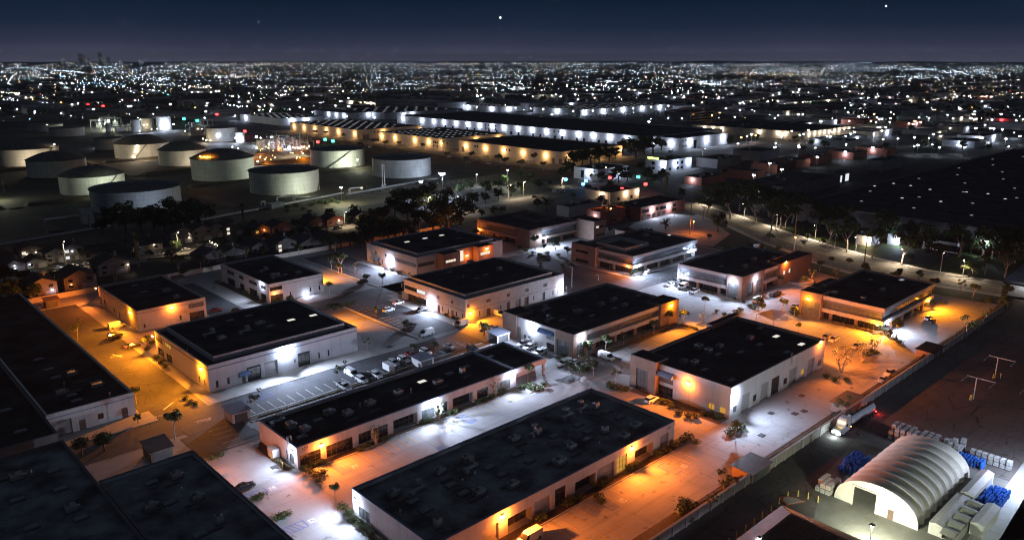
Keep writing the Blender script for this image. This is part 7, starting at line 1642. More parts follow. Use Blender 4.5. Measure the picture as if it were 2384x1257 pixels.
for x, y, h in [(332, 90, 6), (331, 104, 5.5), (329, 118, 6), (327, 150, 5), (331, 178, 5), (299, 143, 4.5), (322, 240, 6), (262.5, 230, 6), (262.8, 216, 5.5), (224, 150, 5), (258, 140, 5), (258, 126, 4.5), (160, 146, 4), (164.5, 140, 5), (110, 262.5, 4.5), (132, 263, 4.5), (168.5, 268, 5), (169, 290, 5), (104, 322, 6), (116, 324, 6), (190, 328, 7), (220, 326, 7), (245, 312, 7), (256, 300, 6)]:
    TP['street_tree'][int(x) % 3].put((x, y, 0), qt.uniform(0, 6), 'small planted tree on a kerb of the business park lots', (h * 1.25, h * 1.25, h), 'planted trees on the lot kerbs', 'tree')
# shrubs and clipped hedges
def proto_bush(seed, flat=False):
    q = random.Random(seed); root = empty('shrub', (0, 0, 0)); mb = MB(); tr = MB()
    for k in range(5):
        a = q.uniform(0, 6.28); r = q.uniform(0, .45); leaves(mb, (math.cos(a) * r, math.sin(a) * r, .42), (.5, .5, .42), 75, .10, q, .5)
        tr.tube((0, 0, 0), (math.cos(a) * r, math.sin(a) * r, .5), .03, .015, 4)
    mb.build('foliage', M_leaf, root); tr.build('stem', M_dbark, root); return Proto(root)
BU = [proto_bush(i) for i in (1, 2, 3)]
def shrub(px, py, s, label, group, h=None):
    x, y = P(px, py); BU[qt.randrange(3)].put((x, y, .1), qt.uniform(0, 6.28), label, (s, s, h or s), group, 'shrub')
def hedge(label, pts, w=1.0, h=.9, n=130):
    """clipped hedge following ground points"""
    q = random.Random(len(label)); root = empty('hedge', pts[0] + (0,), label, 'hedge'); mb = MB(); core = MB()
    for a, b in zip(pts, pts[1:]):
        d = math.dist(a, b); k = max(2, int(d / .7))
        for i in range(k + 1):
            t = i / k; x, y = a[0] + (b[0] - a[0]) * t, a[1] + (b[1] - a[1]) * t
            leaves(mb, (x, y, h * .55), (w * .62, w * .62, h * .5), n // 3, .15, q, .6); core.cyl(x, y, 0, h * .8, w * .35, w * .25, 6)
    mb.build('foliage', M_leaf, root); core.build('stems', M_dbark, root).name = 'stem'; return root
for lst, gp, lb in [
 ([(985, 985, 1.3), (1000, 982, 1.4), (838, 1050, 1.2), (850, 1043, 1.3), (905, 1022, 1.1), (1060, 960, 1.2), (1045, 966, 1.3), (1112, 940, 1.4), (1128, 933, 1.4), (1145, 926, 1.4), (1165, 918, 1.4), (1175, 912, 1.3), (895, 1026, 1.3), (860, 1036, 1.1)], 'shrubs in the planter along hall 377', 'round clipped shrub in the planter along hall 377'),
 ([(708, 1095, 1.4), (720, 1103, 1.5), (735, 1112, 1.6), (750, 1105, 1.6), (742, 1120, 1.5), (695, 1085, 1.2), (730, 1085, 1.5), (748, 1080, 1.5)], 'shrubs at the numbered corner of hall 377', 'dense shrub at the numbered corner of hall 377'),
 ([(800, 1185, 1.5), (815, 1198, 1.5), (825, 1212, 1.3), (838, 1222, 1.4), (850, 1232, 1.4), (862, 1246, 1.3)], 'shrubs down the left side of the front hall', 'bright green shrub down the left side of the front hall'),
 ([(1252, 1212, 1.5), (1264, 1206, 1.4), (1320, 1175, 1.7), (1332, 1168, 1.8), (1344, 1162, 1.6), (1398, 1130, 1.6), (1410, 1124, 1.6), (1466, 1092, 1.6), (1478, 1086, 1.6), (1534, 1058, 1.6), (1546, 1052, 1.6), (1390, 1160, 1.4), (1402, 1172, 1.4), (1572, 1040, 1.7), (1590, 1030, 1.8), (1605, 1022, 1.8), (1618, 1034, 1.5)], 'dark shrubs before the entries of the front hall', 'dark shrub before the recessed entries of the front hall'),
 ([(1595, 1180, 2.2), (1610, 1188, 2.4), (1590, 1195, 2.2), (1580, 1225, 1.6), (1605, 1215, 1.6)], 'shrubs in the round island of the orange lot', 'dark shrub in the round island of the orange lot'),
 ([(1425, 905, 2.0), (1440, 908, 2.0), (1456, 910, 1.6), (1418, 898, 1.5)], 'shrubs in the planter before the glazed corner tower', 'green mound shrub before the glazed corner tower'),
 ([(1328, 855, 2.0), (1340, 862, 2.0), (1355, 866, 1.8), (1365, 862, 2.0), (1352, 850, 2.0), (1300, 836, 1.4), (1312, 832, 1.5)], 'shrubs in the round planter by the utility trucks', 'clipped shrub in the round planter by the utility trucks'),
 ([(1580, 965, 1.5), (1600, 972, 1.6), (1618, 974, 1.6), (1636, 966, 1.4), (1655, 968, 1.4), (1672, 974, 1.5), (1540, 938, 1.6), (1552, 942, 1.6), (1565, 950, 1.3)], 'shrubs along the orange lit wall', 'shrub along the orange lit wall of the big white hall'),
 ([(1705, 1008, 1.8), (1716, 1004, 2.0), (1726, 998, 1.8), (1700, 1014, 1.5)], 'hedge shrubs at the bright hall corner', 'bright green shrub at the bright hall corner'),
 ([(2070, 785, 1.7), (2082, 792, 1.8), (2094, 800, 1.6), (2062, 776, 1.6), (2055, 770, 1.5), (2150, 712, 1.6), (2170, 708, 1.4), (2190, 708, 1.2)], 'shrubs round the near office corner', 'shrub in the beds round the amber office'),
 ([(1925, 880, 1.5), (1945, 888, 1.6), (1970, 888, 1.4), (2015, 828, 1.7), (2028, 822, 1.7), (2040, 826, 1.6)], 'shrubs under the glowing trees', 'shrub under the glowing many stemmed trees'),
 ([(1668, 727, 1.2), (1685, 735, 1.4), (1698, 738, 1.4), (1712, 730, 1.8), (1724, 726, 1.8), (1745, 716, 1.5), (1756, 720, 1.5), (1768, 712, 1.2), (1845, 730, 1.8), (1855, 732, 1.8), (1730, 705, 1.0), (1710, 698, 1.0), (1690, 690, 1.0)], 'shrubs in the beds of the bright lot', 'low shrub in the beds of the bright lot'),
 ([(1218, 905, 1.6), (1240, 910, 1.6), (1258, 908, 1.5), (1232, 900, 1.4), (1265, 898, 1.4)], 'shrubs on the statue like pale island', 'green shrub on the pale rock island'),
 ([(1225, 585, 1.8), (1240, 592, 1.6), (1255, 596, 1.8), (1275, 592, 1.8), (1300, 596, 1.5), (1320, 612, 1.5), (1210, 578, 1.6), (1330, 618, 1.5), (1265, 600, 1.4), (1310, 620, 1.4), (1258, 616, 1.3)], 'garden shrubs below the twin lamps', 'pale garden shrub below the twin lamps'),
 ([(1480, 635, 1.6), (1470, 640, 1.6), (1495, 630, 1.4), (1440, 628, 1.4), (1425, 622, 1.3)], 'shrubs at the corner of the roof screen office', 'shrub at the corner of the roof screen office'),
 ([(860, 605, 1.4), (872, 612, 1.4), (885, 618, 1.5), (912, 630, 1.5), (928, 636, 1.6), (945, 632, 1.8), (956, 628, 1.8), (958, 640, 1.6)], 'shrubs along the white hall with strip windows', 'shrub along the white hall with strip windows'),
 ([(1040, 735, 1.2), (1055, 742, 1.2), (1068, 745, 1.2), (960, 700, 1.4), (975, 706, 1.4), (940, 690, 1.5), (930, 686, 1.5)], 'shrubs along the wall of the big two storey hall', 'low shrub along the wall of the big two storey hall'),
 ([(537, 660, 1.5), (548, 666, 1.4), (560, 676, 1.3), (572, 684, 1.4), (585, 690, 1.5), (600, 695, 1.3), (612, 703, 1.2), (640, 705, 1.6), (655, 703, 1.5), (732, 682, 1.3), (745, 680, 1.2), (620, 700, 1.6), (505, 660, 1.6)], 'shrubs round the pale two storey hall', 'shrub round the pale two storey hall'),
 ([(770, 715, 1.8), (785, 712, 1.6), (795, 716, 1.8), (810, 712, 1.6), (780, 722, 1.5), (822, 706, 1.4)], 'shrubs in the diamond shaped island', 'shrub in the diamond shaped island by the tan drive'),
 ([(345, 815, 1.4), (365, 835, 1.5), (375, 845, 1.4), (385, 856, 1.4), (355, 800, 1.5), (342, 790, 1.6), (440, 938, 1.3), (452, 942, 1.2), (430, 930, 1.2)], 'shrubs along the amber lit wall of the raised roof hall', 'shrub along the amber lit wall of the raised roof hall'),
 ([(608, 1160, 1.4), (600, 1164, 1.3), (590, 1166, 1.3), (656, 1206, 1.5), (645, 1212, 1.5), (668, 1200, 1.3), (492, 1070, 1.3), (505, 1066, 1.3), (515, 1063, 1.2)], 'shrubs in the small islands of the white drive', 'shrub in a small kerbed island of the white drive'),
 ([(650, 478, 2.2), (668, 486, 2.6), (690, 482, 2.8), (705, 490, 2.4), (725, 480, 2.6), (745, 474, 3), (760, 476, 2.6), (775, 470, 2.8), (788, 474, 2.4), (670, 494, 2), (720, 495, 2), (800, 465, 2)], 'scrub in the floodlit pipe corridor', 'yellow green scrub in the floodlit pipe corridor'),
 ([(1700, 575, 2.5), (1720, 580, 2.5), (1745, 572, 2.5), (1770, 577, 2.5), (1680, 582, 2.2), (1760, 585, 2), (1812, 580, 2)], 'orange lit shrubs on the verge', 'orange lit shrub on the verge by the curved road'),
]:
    for px, py, s in lst: shrub(px, py, s * 1.25, lb, gp, s * .95)
hedge('green clipped strip down the left end of hall 377', [(72.6, 151.5), (72.4, 157.2)], 1.3, .9, 90)
hedge('dark hedge before the ground floor of the amber front office', [(178, 150.6), (216, 150.6)], 1.4, 1.0, 60)
hedge('dark hedge before the banded office by the road', [(262.6, 100), (262.6, 116)], 1.4, 1.1, 70)
hedge('low hedge along the left side of the front hall', [(72.2, 104), (72.2, 122)], 1.3, .8, 70)
hedge('hedge under the white band of the arched tower office', [(262, 162), (262, 178)], 1.2, .9, 60)
hedge('straggling vine row on the lot side of the boundary wall', [(122, 78.6), (165, 78.3), (210, 78.5)], 1.1, 1.5, 40)
hedge('thin vine row farther along the boundary wall', [(222, 78.4), (262, 78.6), (322, 78.5)], 1.2, 1.7, 36)
hedge('clipped dark hedge at the end of the amber stalls', [P(1588, 758), P(1622, 768)], 1.6, 1.0, 120)
hedge('low hedge between the stall rows and hall 377', [(80, 181.6), (128, 181.6)], 1.0, .4, 40)
hedge('clipped hedge beside the house street left of the palm', [P(180, 636), P(232, 629)], 1.3, .8, 60)
hedge('clipped hedge beside the house street right of the palm', [P(345, 606), P(420, 598), P(500, 588)], 1.4, .9, 60)
hedge('dark clipped mass at the foot of the huge warehouse', [(420, 184), (421, 140), (421, 100)], 4.5, 2.4, 120)
x, y = P(1243, 900); root = empty('rock_island', (x, y, 0), 'pale paved island with a dark stone beside hall 377', 'planter island'); mb = MB(); mb.prism([(x - 4, y - 2.5), (x + 4, y - 2.5), (x + 5, y + 2), (x - 3, y + 3)], .03, .25); mb.build('kerb', M_kerb, root)
mb = MB(); mb.frus((x - 1, x + 1, y - .7, y + .7), (x - .5, x + .6, y - .3, y + .4), .25, .9); mb.build('stone', M_dsteel, root)
x, y = P(1860, 655); root = empty('seat_planter', (x, y, 0), 'curved orange lit planter with low walls between the offices', 'planter island'); mb = MB()
for k in range(20):
    a, b = k * .22 + 2.6, (k + 1) * .22 + 2.6
    mb.prism([(x + 6 * math.cos(a), y + 6 * math.sin(a)), (x + 6 * math.cos(b), y + 6 * math.sin(b)), (x + 5.4 * math.cos(b), y + 5.4 * math.sin(b)), (x + 5.4 * math.cos(a), y + 5.4 * math.sin(a))], 0, .7)
mb.build('low_wall', M_walk, root); MB().cyl(x, y, .02, .14, 5.3, 5.3, 24).build('paving', M_conc, root)

# ================================================================== VEHICLES
PAINT = {'white': (.70, .70, .69), 'silver': (.42, .43, .44), 'black': (.014, .014, .016), 'dark': (.04, .042, .05), 'red': (.22, .03, .025), 'blue': (.03, .08, .26), 'grey': (.20, .20, .21)}
def paint(c): return mat('car_paint_' + c, PAINT[c], None, rough=.28, spec=.6)
CARS = {}
def car(kind, colour):
    if (kind, colour) in CARS: return CARS[(kind, colour)]
    root = empty({'sedan': 'parked_car', 'suv': 'parked_suv', 'van': 'parked_van', 'pickup': 'parked_pickup', 'utility': 'utility_truck', 'box': 'box_trailer'}[kind], (0, 0, 0)); b = MB(); g = MB(); pm = paint(colour)
    L, Wd, zb, r = {'sedan': (4.6, .9, .92, .32), 'suv': (4.7, .93, 1.05, .37), 'van': (5.6, 1.0, 1.15, .36), 'pickup': (5.6, .97, 1.02, .39), 'utility': (5.7, 1.0, 1.05, .39), 'box': (3.6, 1.0, .6, .3)}[kind]
    def loft(st, m=0, mbx=b):
        """body skin through stations (x, half width, z0, z1, top half width)"""
        pts = []
        for x, w, z0, z1, tw in st: pts += [(x, -w, z0), (x, w, z0), (x, w, z1 - .12), (x, tw, z1), (x, -tw, z1), (x, -w, z1 - .12)]
        f = []
        for i in range(len(st) - 1):
            for k in range(6): f.append((i * 6 + k, i * 6 + (k + 1) % 6, (i + 1) * 6 + (k + 1) % 6, (i + 1) * 6 + k))
        f += [tuple(range(6)), tuple(range((len(st) - 1) * 6, len(st) * 6))]; mbx.add(pts, f, m)
    if kind == 'sedan':
        loft([(-2.3, .78, .4, .86, .66), (-2.1, .88, .25, .98, .74), (-.9, .9, .2, .98, .76), (1.1, .9, .2, .95, .76), (1.9, .88, .22, .84, .72), (2.28, .74, .35, .66, .6)])
        g.frus((-1.75, 1.05, -.76, .76), (-.95, .25, -.58, .58), .93, 1.40); b.frus((-1.02, .32, -.6, .6), (-.9, .2, -.52, .52), 1.40, 1.455)
    elif kind == 'suv':
        loft([(-2.3, .85, .4, 1.05, .74), (-2.15, .93, .28, 1.12, .8), (1.1, .93, .25, 1.08, .8), (2.0, .9, .28, .98, .74), (2.33, .78, .4, .8, .62)])
        g.frus((-2.2, 1.15, -.8, .8), (-1.95, .45, -.66, .66), 1.07, 1.64); b.frus((-2.0, .5, -.68, .68), (-1.85, .35, -.6, .6), 1.64, 1.72); b.box(-1.7, .2, -.62, -.57, 1.72, 1.77); b.box(-1.7, .2, .57, .62, 1.72, 1.77)
    elif kind == 'van':
        loft([(-2.8, .98, .3, 1.2, .95), (1.6, 1.0, .3, 1.2, .95), (2.3, .97, .32, 1.12, .8), (2.75, .85, .4, .85, .7)])
        b.frus((-2.8, .9, -.98, .98), (-2.72, .8, -.86, .86), 1.1, 2.12); g.frus((.9, 2.0, -.93, .93), (.78, 1.15, -.8, .8), 1.15, 1.98); b.frus((.75, 1.2, -.82, .82), (.75, 1.05, -.74, .74), 1.98, 2.06)
        for s in (-1, 1): g.box(-1.9, .6, s * .985 - .02, s * .985 + .0, 1.35, 1.8) if colour == 'white' and False else None
        g.box(-2.84, -2.78, -.7, .7, 1.3, 1.8)
    elif kind in ('pickup', 'utility'):
        loft([(-2.8, .94, .45, 1.05, .88), (-2.7, .97, .4, 1.08, .9), (1.3, .97, .35, 1.08, .88), (2.4, .95, .38, 1.0, .82), (2.78, .85, .45, .85, .74)])
        g.frus((-.75, 1.35, -.85, .85), (-.55, .65, -.7, .7), 1.05, 1.72); b.frus((-.65, .72, -.72, .72), (-.5, .55, -.62, .62), 1.72, 1.80)
        if kind == 'pickup':
            g.box(-2.62, -.85, -.78, .78, 1.05, 1.09); b.box(-2.7, -.8, -.92, -.80, 1.09, 1.24); b.box(-2.7, -.8, .80, .92, 1.09, 1.24); b.box(-2.75, -2.64, -.8, .8, 1.09, 1.24)
        else:
            b.frus((-2.78, -.85, -.98, .98), (-2.74, -.88, -.9, .9), 1.0, 1.85)
            for y in (-.6, .6): b.tube((-2.7, y, 2.05), (.6, y, 2.05), .05); 
            for x in (-2.5, -.95, .4): b.tube((x, -.6, 1.8), (x, -.6, 2.05), .04); b.tube((x, .6, 1.8), (x, .6, 2.05), .04); b.tube((x, -.6, 2.05), (x, .6, 2.05), .035)
            for s in (-1, 1): g.box(-2.2, -1.2, s * .985 - .02, s * .985 + .02, 1.35, 1.65)
    elif kind == 'box':
        b.box(-1.8, 1.8, -1.0, 1.0, .55, 2.5); b.box(-1.83, 1.83, -1.03, 1.03, 2.5, 2.56); b.tube((1.8, 0, .6), (3.0, 0, .5), .06); g.box(-1.83, -1.8, -.9, .9, .7, 2.3)
    b.build('body', pm, root); g.build('window_glass' if kind != 'box' else 'rear_door', M_glass if kind != 'box' else M_steel, root).name = 'window' if kind != 'box' else 'rear_door'
    for x in ((L / 2 - .85, -L / 2 + .95) if kind != 'box' else (-.3,)):
        for s in (-1, 1):
            mb = MB(); n = 12; y0, y1 = s * (Wd - .20), s * (Wd + .015)
            p = [(x + r * math.cos(2 * math.pi * i / n), y, r + r * math.sin(2 * math.pi * i / n)) for y in (y0, y1) for i in range(n)]
            mb.add(p, [(i, (i + 1) % n, n + (i + 1) % n, n + i) for i in range(n)] + [tuple(range(n)), tuple(range(n, 2 * n))]); p2 = [(x + r * .55 * math.cos(2 * math.pi * i / n), s * (Wd + .02), r + r * .55 * math.sin(2 * math.pi * i / n)) for i in range(n)]
            mb.add(p2, [tuple(range(n))], 1); mb.build('wheel', [M_tyre, M_chrome], root)
    if kind != 'box':
        for s in (-1, 1):
            MB().box(L / 2 - .32, L / 2 - .04, s * .62 - .16, s * .62 + .16, .62, .76).build('headlight', M_chrome, root)
            MB().box(-L / 2 - .03, -L / 2 + .1, s * .74 - .1, s * .74 + .1, .68, .95).build('tail_light', mat('tail_lens', (.25, .01, .01), None, rough=.2), root)
    CARS[(kind, colour)] = Proto(root); return CARS[(kind, colour)]
DIR = {'x': 0.0, '-x': math.pi, 'y': math.pi / 2, '-y': -math.pi / 2}
CAT = {'sedan': 'car', 'suv': 'suv', 'van': 'van', 'pickup': 'pickup truck', 'utility': 'pickup truck', 'box': 'trailer'}
def V(kind, colour, px, py, d, label, group=None, jit=.03):
    x, y = P(px, py, .5); car(kind, colour).put((x, y, .07), (DIR[d] if isinstance(d, str) else d) + qt.uniform(-jit, jit), label, 1.0, group, CAT[kind])
for a in [
 ('suv', 'white', 1517, 931, 'x', 'white SUV alone in the amber stalls before the glazed tower'), ('sedan', 'black', 569, 1133, 'x', 'black sedan in the white drive at the edge of the tarred roof'),
 ('van', 'white', 819, 871, '-y', 'white high roofed van heading the row by the bare tree'), ('suv', 'white', 842, 885, '-y', 'white estate car next to the high roofed van'), ('suv', 'white', 876, 874, '-y', 'white car in front of the box trailer'), ('box', 'white', 905, 860, '-y', 'white box trailer among the parked cars'), ('suv', 'silver', 917, 846, '-y', 'silver SUV behind the box trailer'), ('suv', 'white', 940, 838, '-y', 'white SUV with black windows near the red pickup'), ('pickup', 'red', 959, 829, '-y', 'reddish pickup at the end of the parked row'), ('pickup', 'white', 801, 901, '-y', 'white pickup half hidden by the edge of hall 377'),
 ('utility', 'white', 1219, 802, '-x', 'white utility truck nearest the roller door'), ('utility', 'white', 1233, 809, '-x', 'white utility truck beside the one at the roller door'), ('utility', 'white', 1257, 822, '-x', 'white utility truck below the arched awning'), ('utility', 'white', 1313, 847, '-x', 'white ladder racked truck by the round planter'), ('sedan', 'white', 1369, 852, '-y', 'white sedan behind the round planter'), ('sedan', 'silver', 1340, 843, 'x', 'silver car tucked behind the ladder racked truck'), ('van', 'white', 1412, 832, '-y', 'white van alone right of the round planter'),
 ('sedan', 'white', 927, 705, '-x', 'white sedan in the dark stalls by the entry'), ('suv', 'black', 979, 723, '-x', 'black SUV with a long shadow under the white lamp'), ('suv', 'dark', 889, 734, 'x', 'dark car beside the small kerb tree'), ('van', 'white', 1073, 755, '-x', 'white van left of the amber lamp corner'), ('van', 'silver', 992, 777, '-x', 'silver van at the bottom of the dark lot'), ('van', 'white', 1160, 731, '-y', 'orange lit white van against the two storey wall'), ('pickup', 'white', 1153, 767, '-y', 'white pickup behind the dense green tree'), ('sedan', 'silver', 1045, 807, '-y', 'silver sedan beside the low bin store'), ('suv', 'white', 991, 820, '-y', 'white car below the small pale trees'), ('suv', 'black', 843, 658, '-x', 'black SUV on the kerb of the amber lit drive'),
 ('van', 'white', 273, 760, 'x', 'white van on the amber drive beside the cream hall'), ('suv', 'dark', 268, 782, 'x', 'dark car next to the van on the amber drive'), ('sedan', 'black', 309, 806, 'x', 'dark car with glowing brake lights at the amber corner'), ('sedan', 'red', 503, 722, 'x', 'red and pale car beside the cream hall windows'),
 ('van', 'white', 1590, 668, '-x', 'white van before the arched tower office'), ('pickup', 'silver', 1616, 679, '-x', 'silver pickup beside the white van in the bright lot'), ('van', 'white', 1765, 700, 'x', 'white van below the brown arched tower'), ('suv', 'dark', 1801, 687, 'x', 'dark blue SUV between the two banded offices'), ('suv', 'dark', 1808, 683, 'x', 'second dark SUV beside the dark blue one'), ('sedan', 'white', 1852, 713, 'x', 'white car at the foot of the amber tower'), ('sedan', 'white', 1560, 663, '-x', 'white sedan in the shade left of the bright van'), ('suv', 'white', 1573, 656, '-x', 'white SUV at the corner of the arched tower office'), ('sedan', 'white', 1510, 633, '-x', 'white sedan at the corner of the roof screen office'),
 ('sedan', 'silver', 2161, 741, 'x', 'silver sedan with a long shadow behind the amber office'), ('sedan', 'black', 2168, 748, 'x', 'black car in the shadow of the silver sedan'), ('suv', 'white', 1941, 791, '-x', 'white SUV on the amber lot left of the sedan'), ('suv', 'silver', 1923, 786, '-x', 'SUV half hidden by the dark roof edge'), ('sedan', 'silver', 1994, 806, '-x', 'silver sedan beside the dark hedge in the amber lot'), ('pickup', 'white', 2072, 869, '-x', 'white pickup on the orange lot by the boundary wall'), ('sedan', 'white', 2055, 884, '-x', 'white sedan next to the pickup by the boundary wall'), ('van', 'white', 1233, 1253, '-x', 'white van roof at the bottom edge below the front hall'),
 ('sedan', 'blue', 137, 624, 'x', 'blue sedan on the house street'), ('sedan', 'white', 171, 620, 'x', 'white sedan right of the blue one on the house street'), ('sedan', 'silver', 199, 615, 'x', 'silver sedan at the right of three on the house street'), ('suv', 'dark', 36, 633, '-y', 'dark SUV before the lamp strip garage'), ('sedan', 'white', 374, 592, 'x', 'white car right of the thick palm'), ('sedan', 'white', 433, 582, 'x', 'white car below the white light pole'), ('sedan', 'silver', 399, 588, 'x', 'silver car between the palm and the light pole'), ('suv', 'silver', 491, 573, 'x', 'silver car by the garden lights'), ('sedan', 'grey', 463, 570, '-y', 'grey car on a drive left of the garden lights'), ('suv', 'white', 702, 545, 'x', 'white car on the house street below a dark garden tree'), ('suv', 'grey', 715, 535, '-y', 'grey car on a drive on the house street'), ('sedan', 'dark', 645, 553, 'x', 'dark car on the house street with a bright glint'), ('suv', 'dark', 786, 532, 'x', 'dark SUV at the far end of the house street'), ('sedan', 'silver', 90, 645, 'x', 'dim car at the left end of the house street'),
 ('sedan', 'dark', 1244, 458, 'x', 'dark car driving on the boulevard'), ('van', 'white', 1295, 447, '-y', 'white van in the boulevard car park'), ('van', 'white', 1308, 445, '-y', 'second white van in the boulevard car park'), ('suv', 'silver', 1322, 440, '-y', 'silver SUV in the boulevard car park'), ('sedan', 'dark', 1255, 430, 'x', 'dim car under the boulevard trees'), ('sedan', 'silver', 1270, 427, 'x', 'silver car under the boulevard trees'), ('sedan', 'white', 1316, 417, '-x', 'car with bluish lights near the junction'), ('sedan', 'white', 1725, 692, 'x', 'white sedan by the posts of the arched tower'), ('sedan', 'dark', 955, 757, 'x', 'dark sedan in the middle of the dark lot'), ('suv', 'silver', 905, 722, 'x', 'silver SUV near the kerb of the dark lot'), ('sedan', 'white', 862, 905, '-y', 'white sedan half behind the roof edge of hall 377'), ('suv', 'dark', 1100, 812, '-y', 'dark SUV by the low grey roofed bin store'),
 ('van', 'white', 1765, 577 - 2, 'x', 'pale van on the verge above the arched tower office')]: V(*a)
for i, (px, py) in enumerate([(1604, 345), (1627, 345), (1645, 341), (1667, 337), (1690, 336), (1600, 340), (1560, 353)]): V('van', 'white', px, py, '-x', 'white vehicle in the floodlit court of the vast white warehouse', 'vehicles beside the vast white warehouse')
for i in range(22): V(('sedan', 'suv')[i % 2], ('dark', 'silver', 'red', 'white')[i % 4], 700 + i * 23, 318 + i * 3.2 + (i % 3) * 3, 'y', 'parked car in the amber lot by the cream warehouses', 'cars parked by the cream warehouses')
for i in range(10): V(('van', 'suv')[i % 2], ('white', 'silver')[i % 2], 1935 + i * 16, 283 - (i % 3) * 2, 'x', 'pale vehicle in the far lot at the right', 'vehicles in the far right lot')
# lights that are on
b_ = [o for o in COL.objects if o.get('label', '').startswith('dark car with glowing brake')][0]
for s in (-1, 1):
    h = MB().box(-2.36, -2.3, s * .62 - .2, s * .62 + .2, .68, .95).build('brake_light', G_red, b_, (0, 0, 0))
# tanker truck
tx0, ty = 172.0, 73.2
fx, fy = P(1948, 1016); rx_, ry_ = P(2041, 957)
root = empty('tanker_truck', (fx, fy + .3, 0), 'silver tanker truck with lit amber cab lamps driving along the boundary wall', 'tanker truck', None, math.atan2(ry_ - fy, rx_ - fx))
M_cab = mat('cab_paint', (.58, .57, .55), None, rough=.3, spec=.6); M_tk = mat('tanker_skin', (.55, .56, .56), (.64, .65, .65), rough=.4, metal=.1, local=True)
mb = MB(); mb.box(.2, 7.4, -.45, .45, .7, 1.0); mb.box(6.2, 19.4, -.5, .5, 1.0, 1.2); mb.build('chassis', M_dsteel, root, (0, 0, 0))
mb = MB()
def st6(mb, st):
    pts = []
    for x, w, z0, z1, tw in st: pts += [(x, -w, z0), (x, w, z0), (x, w, z1 - .25), (x, tw, z1), (x, -tw, z1), (x, -w, z1 - .25)]
    f = [(i * 6 + k, i * 6 + (k + 1) % 6, (i + 1) * 6 + (k + 1) % 6, (i + 1) * 6 + k) for i in range(len(st) - 1) for k in range(6)] + [tuple(range(6)), tuple(range((len(st) - 1) * 6, len(st) * 6))]
    mb.add(pts, f)
st6(mb, [(0, .85, .5, 1.5, .65), (.25, 1.05, .45, 1.75, .8), (1.9, 1.15, .45, 2.05, .9), (2.0, 1.2, .5, 2.1, 1.0)]); st6(mb, [(2.0, 1.22, .7, 2.2, 1.1), (2.7, 1.22, .7, 3.1, 1.0), (3.4, 1.22, .7, 3.75, .95), (4.9, 1.22, .8, 4.0, .95)])
mb.box(.9, 2.1, -1.25, -1.0, .5, 1.0); mb.box(.9, 2.1, 1.0, 1.25, .5, 1.0); mb.build('cab', M_cab, root, (0, 0, 0))
mb = MB(); mb.add([(2.02, -1.0, 2.15), (2.02, 1.0, 2.15), (2.62, .92, 2.98), (2.62, -.92, 2.98)], [(0, 1, 2, 3)]); [mb.box(2.7, 3.5, s * 1.24 - .01, s * 1.24 + .01, 2.0, 2.75) for s in (-1, 1)]; mb.build('windscreen', M_glass, root, (0, 0, 0))
mb = MB(); [mb.box(-.06, -.005, -.55, .55, .7 + .12 * k, .77 + .12 * k) for k in range(6)]; mb.build('grille', M_chrome, root, (0, 0, 0))
mb = MB(); mb.tube((.1, -1.15, .55), (.1, 1.15, .55), .2, .2, 8); mb.build('bumper', M_chrome, root, (0, 0, 0))
for s in (-1, 1): h = MB().box(-.12, .02, s * .85 - .22, s * .85 + .22, .85, 1.15).build('headlight', glow('head_lamp', (.75, .92, 1.0), 30), root, (0, 0, 0))
bulb(h, -1.0, 0, 1.0, (.8, .95, 1.0), 500, .2)
mb = MB(); [mb.box(2.55, 2.66, y - .13, y + .13, 3.06, 3.2) for y in (-.8, -.4, 0, .4, .8)]; mb.build('cab_marker_lamp', glow('marker_amber', (1.0, .62, .10), 18), root, (0, 0, 0))
MB().box(2.35, 2.45, -.85, .85, 2.78, 2.9).build('visor_lamp', glow('marker_amber', (1, .62, .1), 18), root, (0, 0, 0))
mb = MB(); mb.box(5.2, 5.4, 1.12, 1.3, 1.3, 1.5); mb.box(5.2, 5.4, -1.3, -1.12, 1.3, 1.5); mb.build('side_marker_lamp', glow('side_red', (1, .2, .05), 14), root, (0, 0, 0))
mb = MB(); mb.tube((6.6, 0, 2.25), (7.2, 0, 2.25), .9, 1.15, 16); mb.tube((7.2, 0, 2.25), (18.8, 0, 2.25), 1.18, 1.18, 20); mb.tube((18.8, 0, 2.25), (19.4, 0, 2.25), 1.15, .8, 16)
mb.add([(6.6, .9 * math.cos(t * math.pi / 8), 2.25 + .9 * math.sin(t * math.pi / 8)) for t in range(16)], [tuple(range(16))]); [mb.tube((8.5 + 2.4 * k, 0, 2.25), (8.62 + 2.4 * k, 0, 2.25), 1.21, 1.21, 20) for k in range(5)]
mb.build('tank', M_tk, root, (0, 0, 0))
mb = MB(); mb.box(7.2, 19.0, -.42, .42, 3.44, 3.5); [mb.box(7.2, 19.0, s * .5 - .03, s * .5 + .03, 3.5, 3.68) for s in (-1, 1)]; [mb.cyl(9 + 2.6 * k, 0, 3.5, 3.72, .28, .28, 10) for k in range(4)]; mb.build('catwalk', M_dsteel, root, (0, 0, 0))
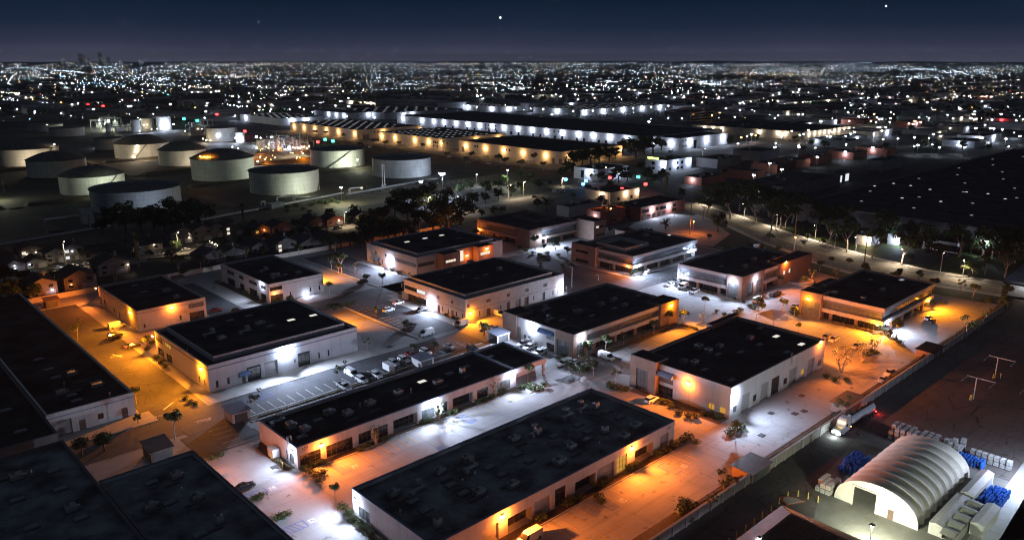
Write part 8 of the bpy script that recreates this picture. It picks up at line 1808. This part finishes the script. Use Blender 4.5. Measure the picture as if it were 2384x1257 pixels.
mb = MB(); [mb.tube((6.5, s * .6, 1.2), (6.5, s * .6, 3.6), .05) for s in (-1, 1)]; [mb.tube((6.5, -.6, 1.4 + .35 * k), (6.5, .6, 1.4 + .35 * k), .035) for k in range(6)]; mb.build('ladder', M_chrome, root, (0, 0, 0))
for s in (-1, 1): MB().tube((5.05, s * 1.0, 1.0), (5.05, s * 1.0, 4.1), .1, .09, 8).build('exhaust_stack', M_chrome, root, (0, 0, 0))
for x in (1.3, 5.6, 6.9, 16.6, 17.9):
    for s in (-1, 1):
        mb = MB(); mb.tube((x, s * .75, .52), (x, s * 1.22, .52), .52, .52, 14); mb.add([(x + .3 * math.cos(t * math.pi / 6), s * 1.225, .52 + .3 * math.sin(t * math.pi / 6)) for t in range(12)], [tuple(range(12))], 1); mb.build('wheel', [M_tyre, M_chrome], root, (0, 0, 0))
h = MB().box(19.42, 19.5, -1.25, -.95, .9, 1.15).build('tail_light', glow('tail_glow', (1, .02, .02), 30), root, (0, 0, 0)); MB().box(19.42, 19.5, .95, 1.25, .9, 1.15).build('tail_light', glow('tail_glow', (1, .02, .02), 30), root, (0, 0, 0))
bulb(h, 20.4, -1.4, .9, (1, .03, .03), 130, .1)
mb = MB(); [mb.box(19.3, 19.42, s * 1.1 - .3, s * 1.1 + .3, .35, .85) for s in (-1, 1)]; mb.build('mud_flap', M_tyre, root, (0, 0, 0))
for lst in TP.values():
    for p_ in lst: p_.drop()

# ================================================================== AIR
mb = MB(); mb.box(-22000, 22000, -22000, 22000, -1.0, 260)
hm = bpy.data.materials.new('night_haze'); hm.use_nodes = True; t = hm.node_tree; t.nodes.clear()
o = t.nodes.new('ShaderNodeOutputMaterial'); v = t.nodes.new('ShaderNodeVolumePrincipled')
v.inputs['Color'].default_value = (.85, .88, 1, 1); v.inputs['Density'].default_value = 0.000034; v.inputs['Anisotropy'].default_value = 0.2
t.links.new(v.outputs[0], o.inputs['Volume'])
tag(mb.build('haze', hm), 'thin night haze over the city', 'haze', kind='stuff')
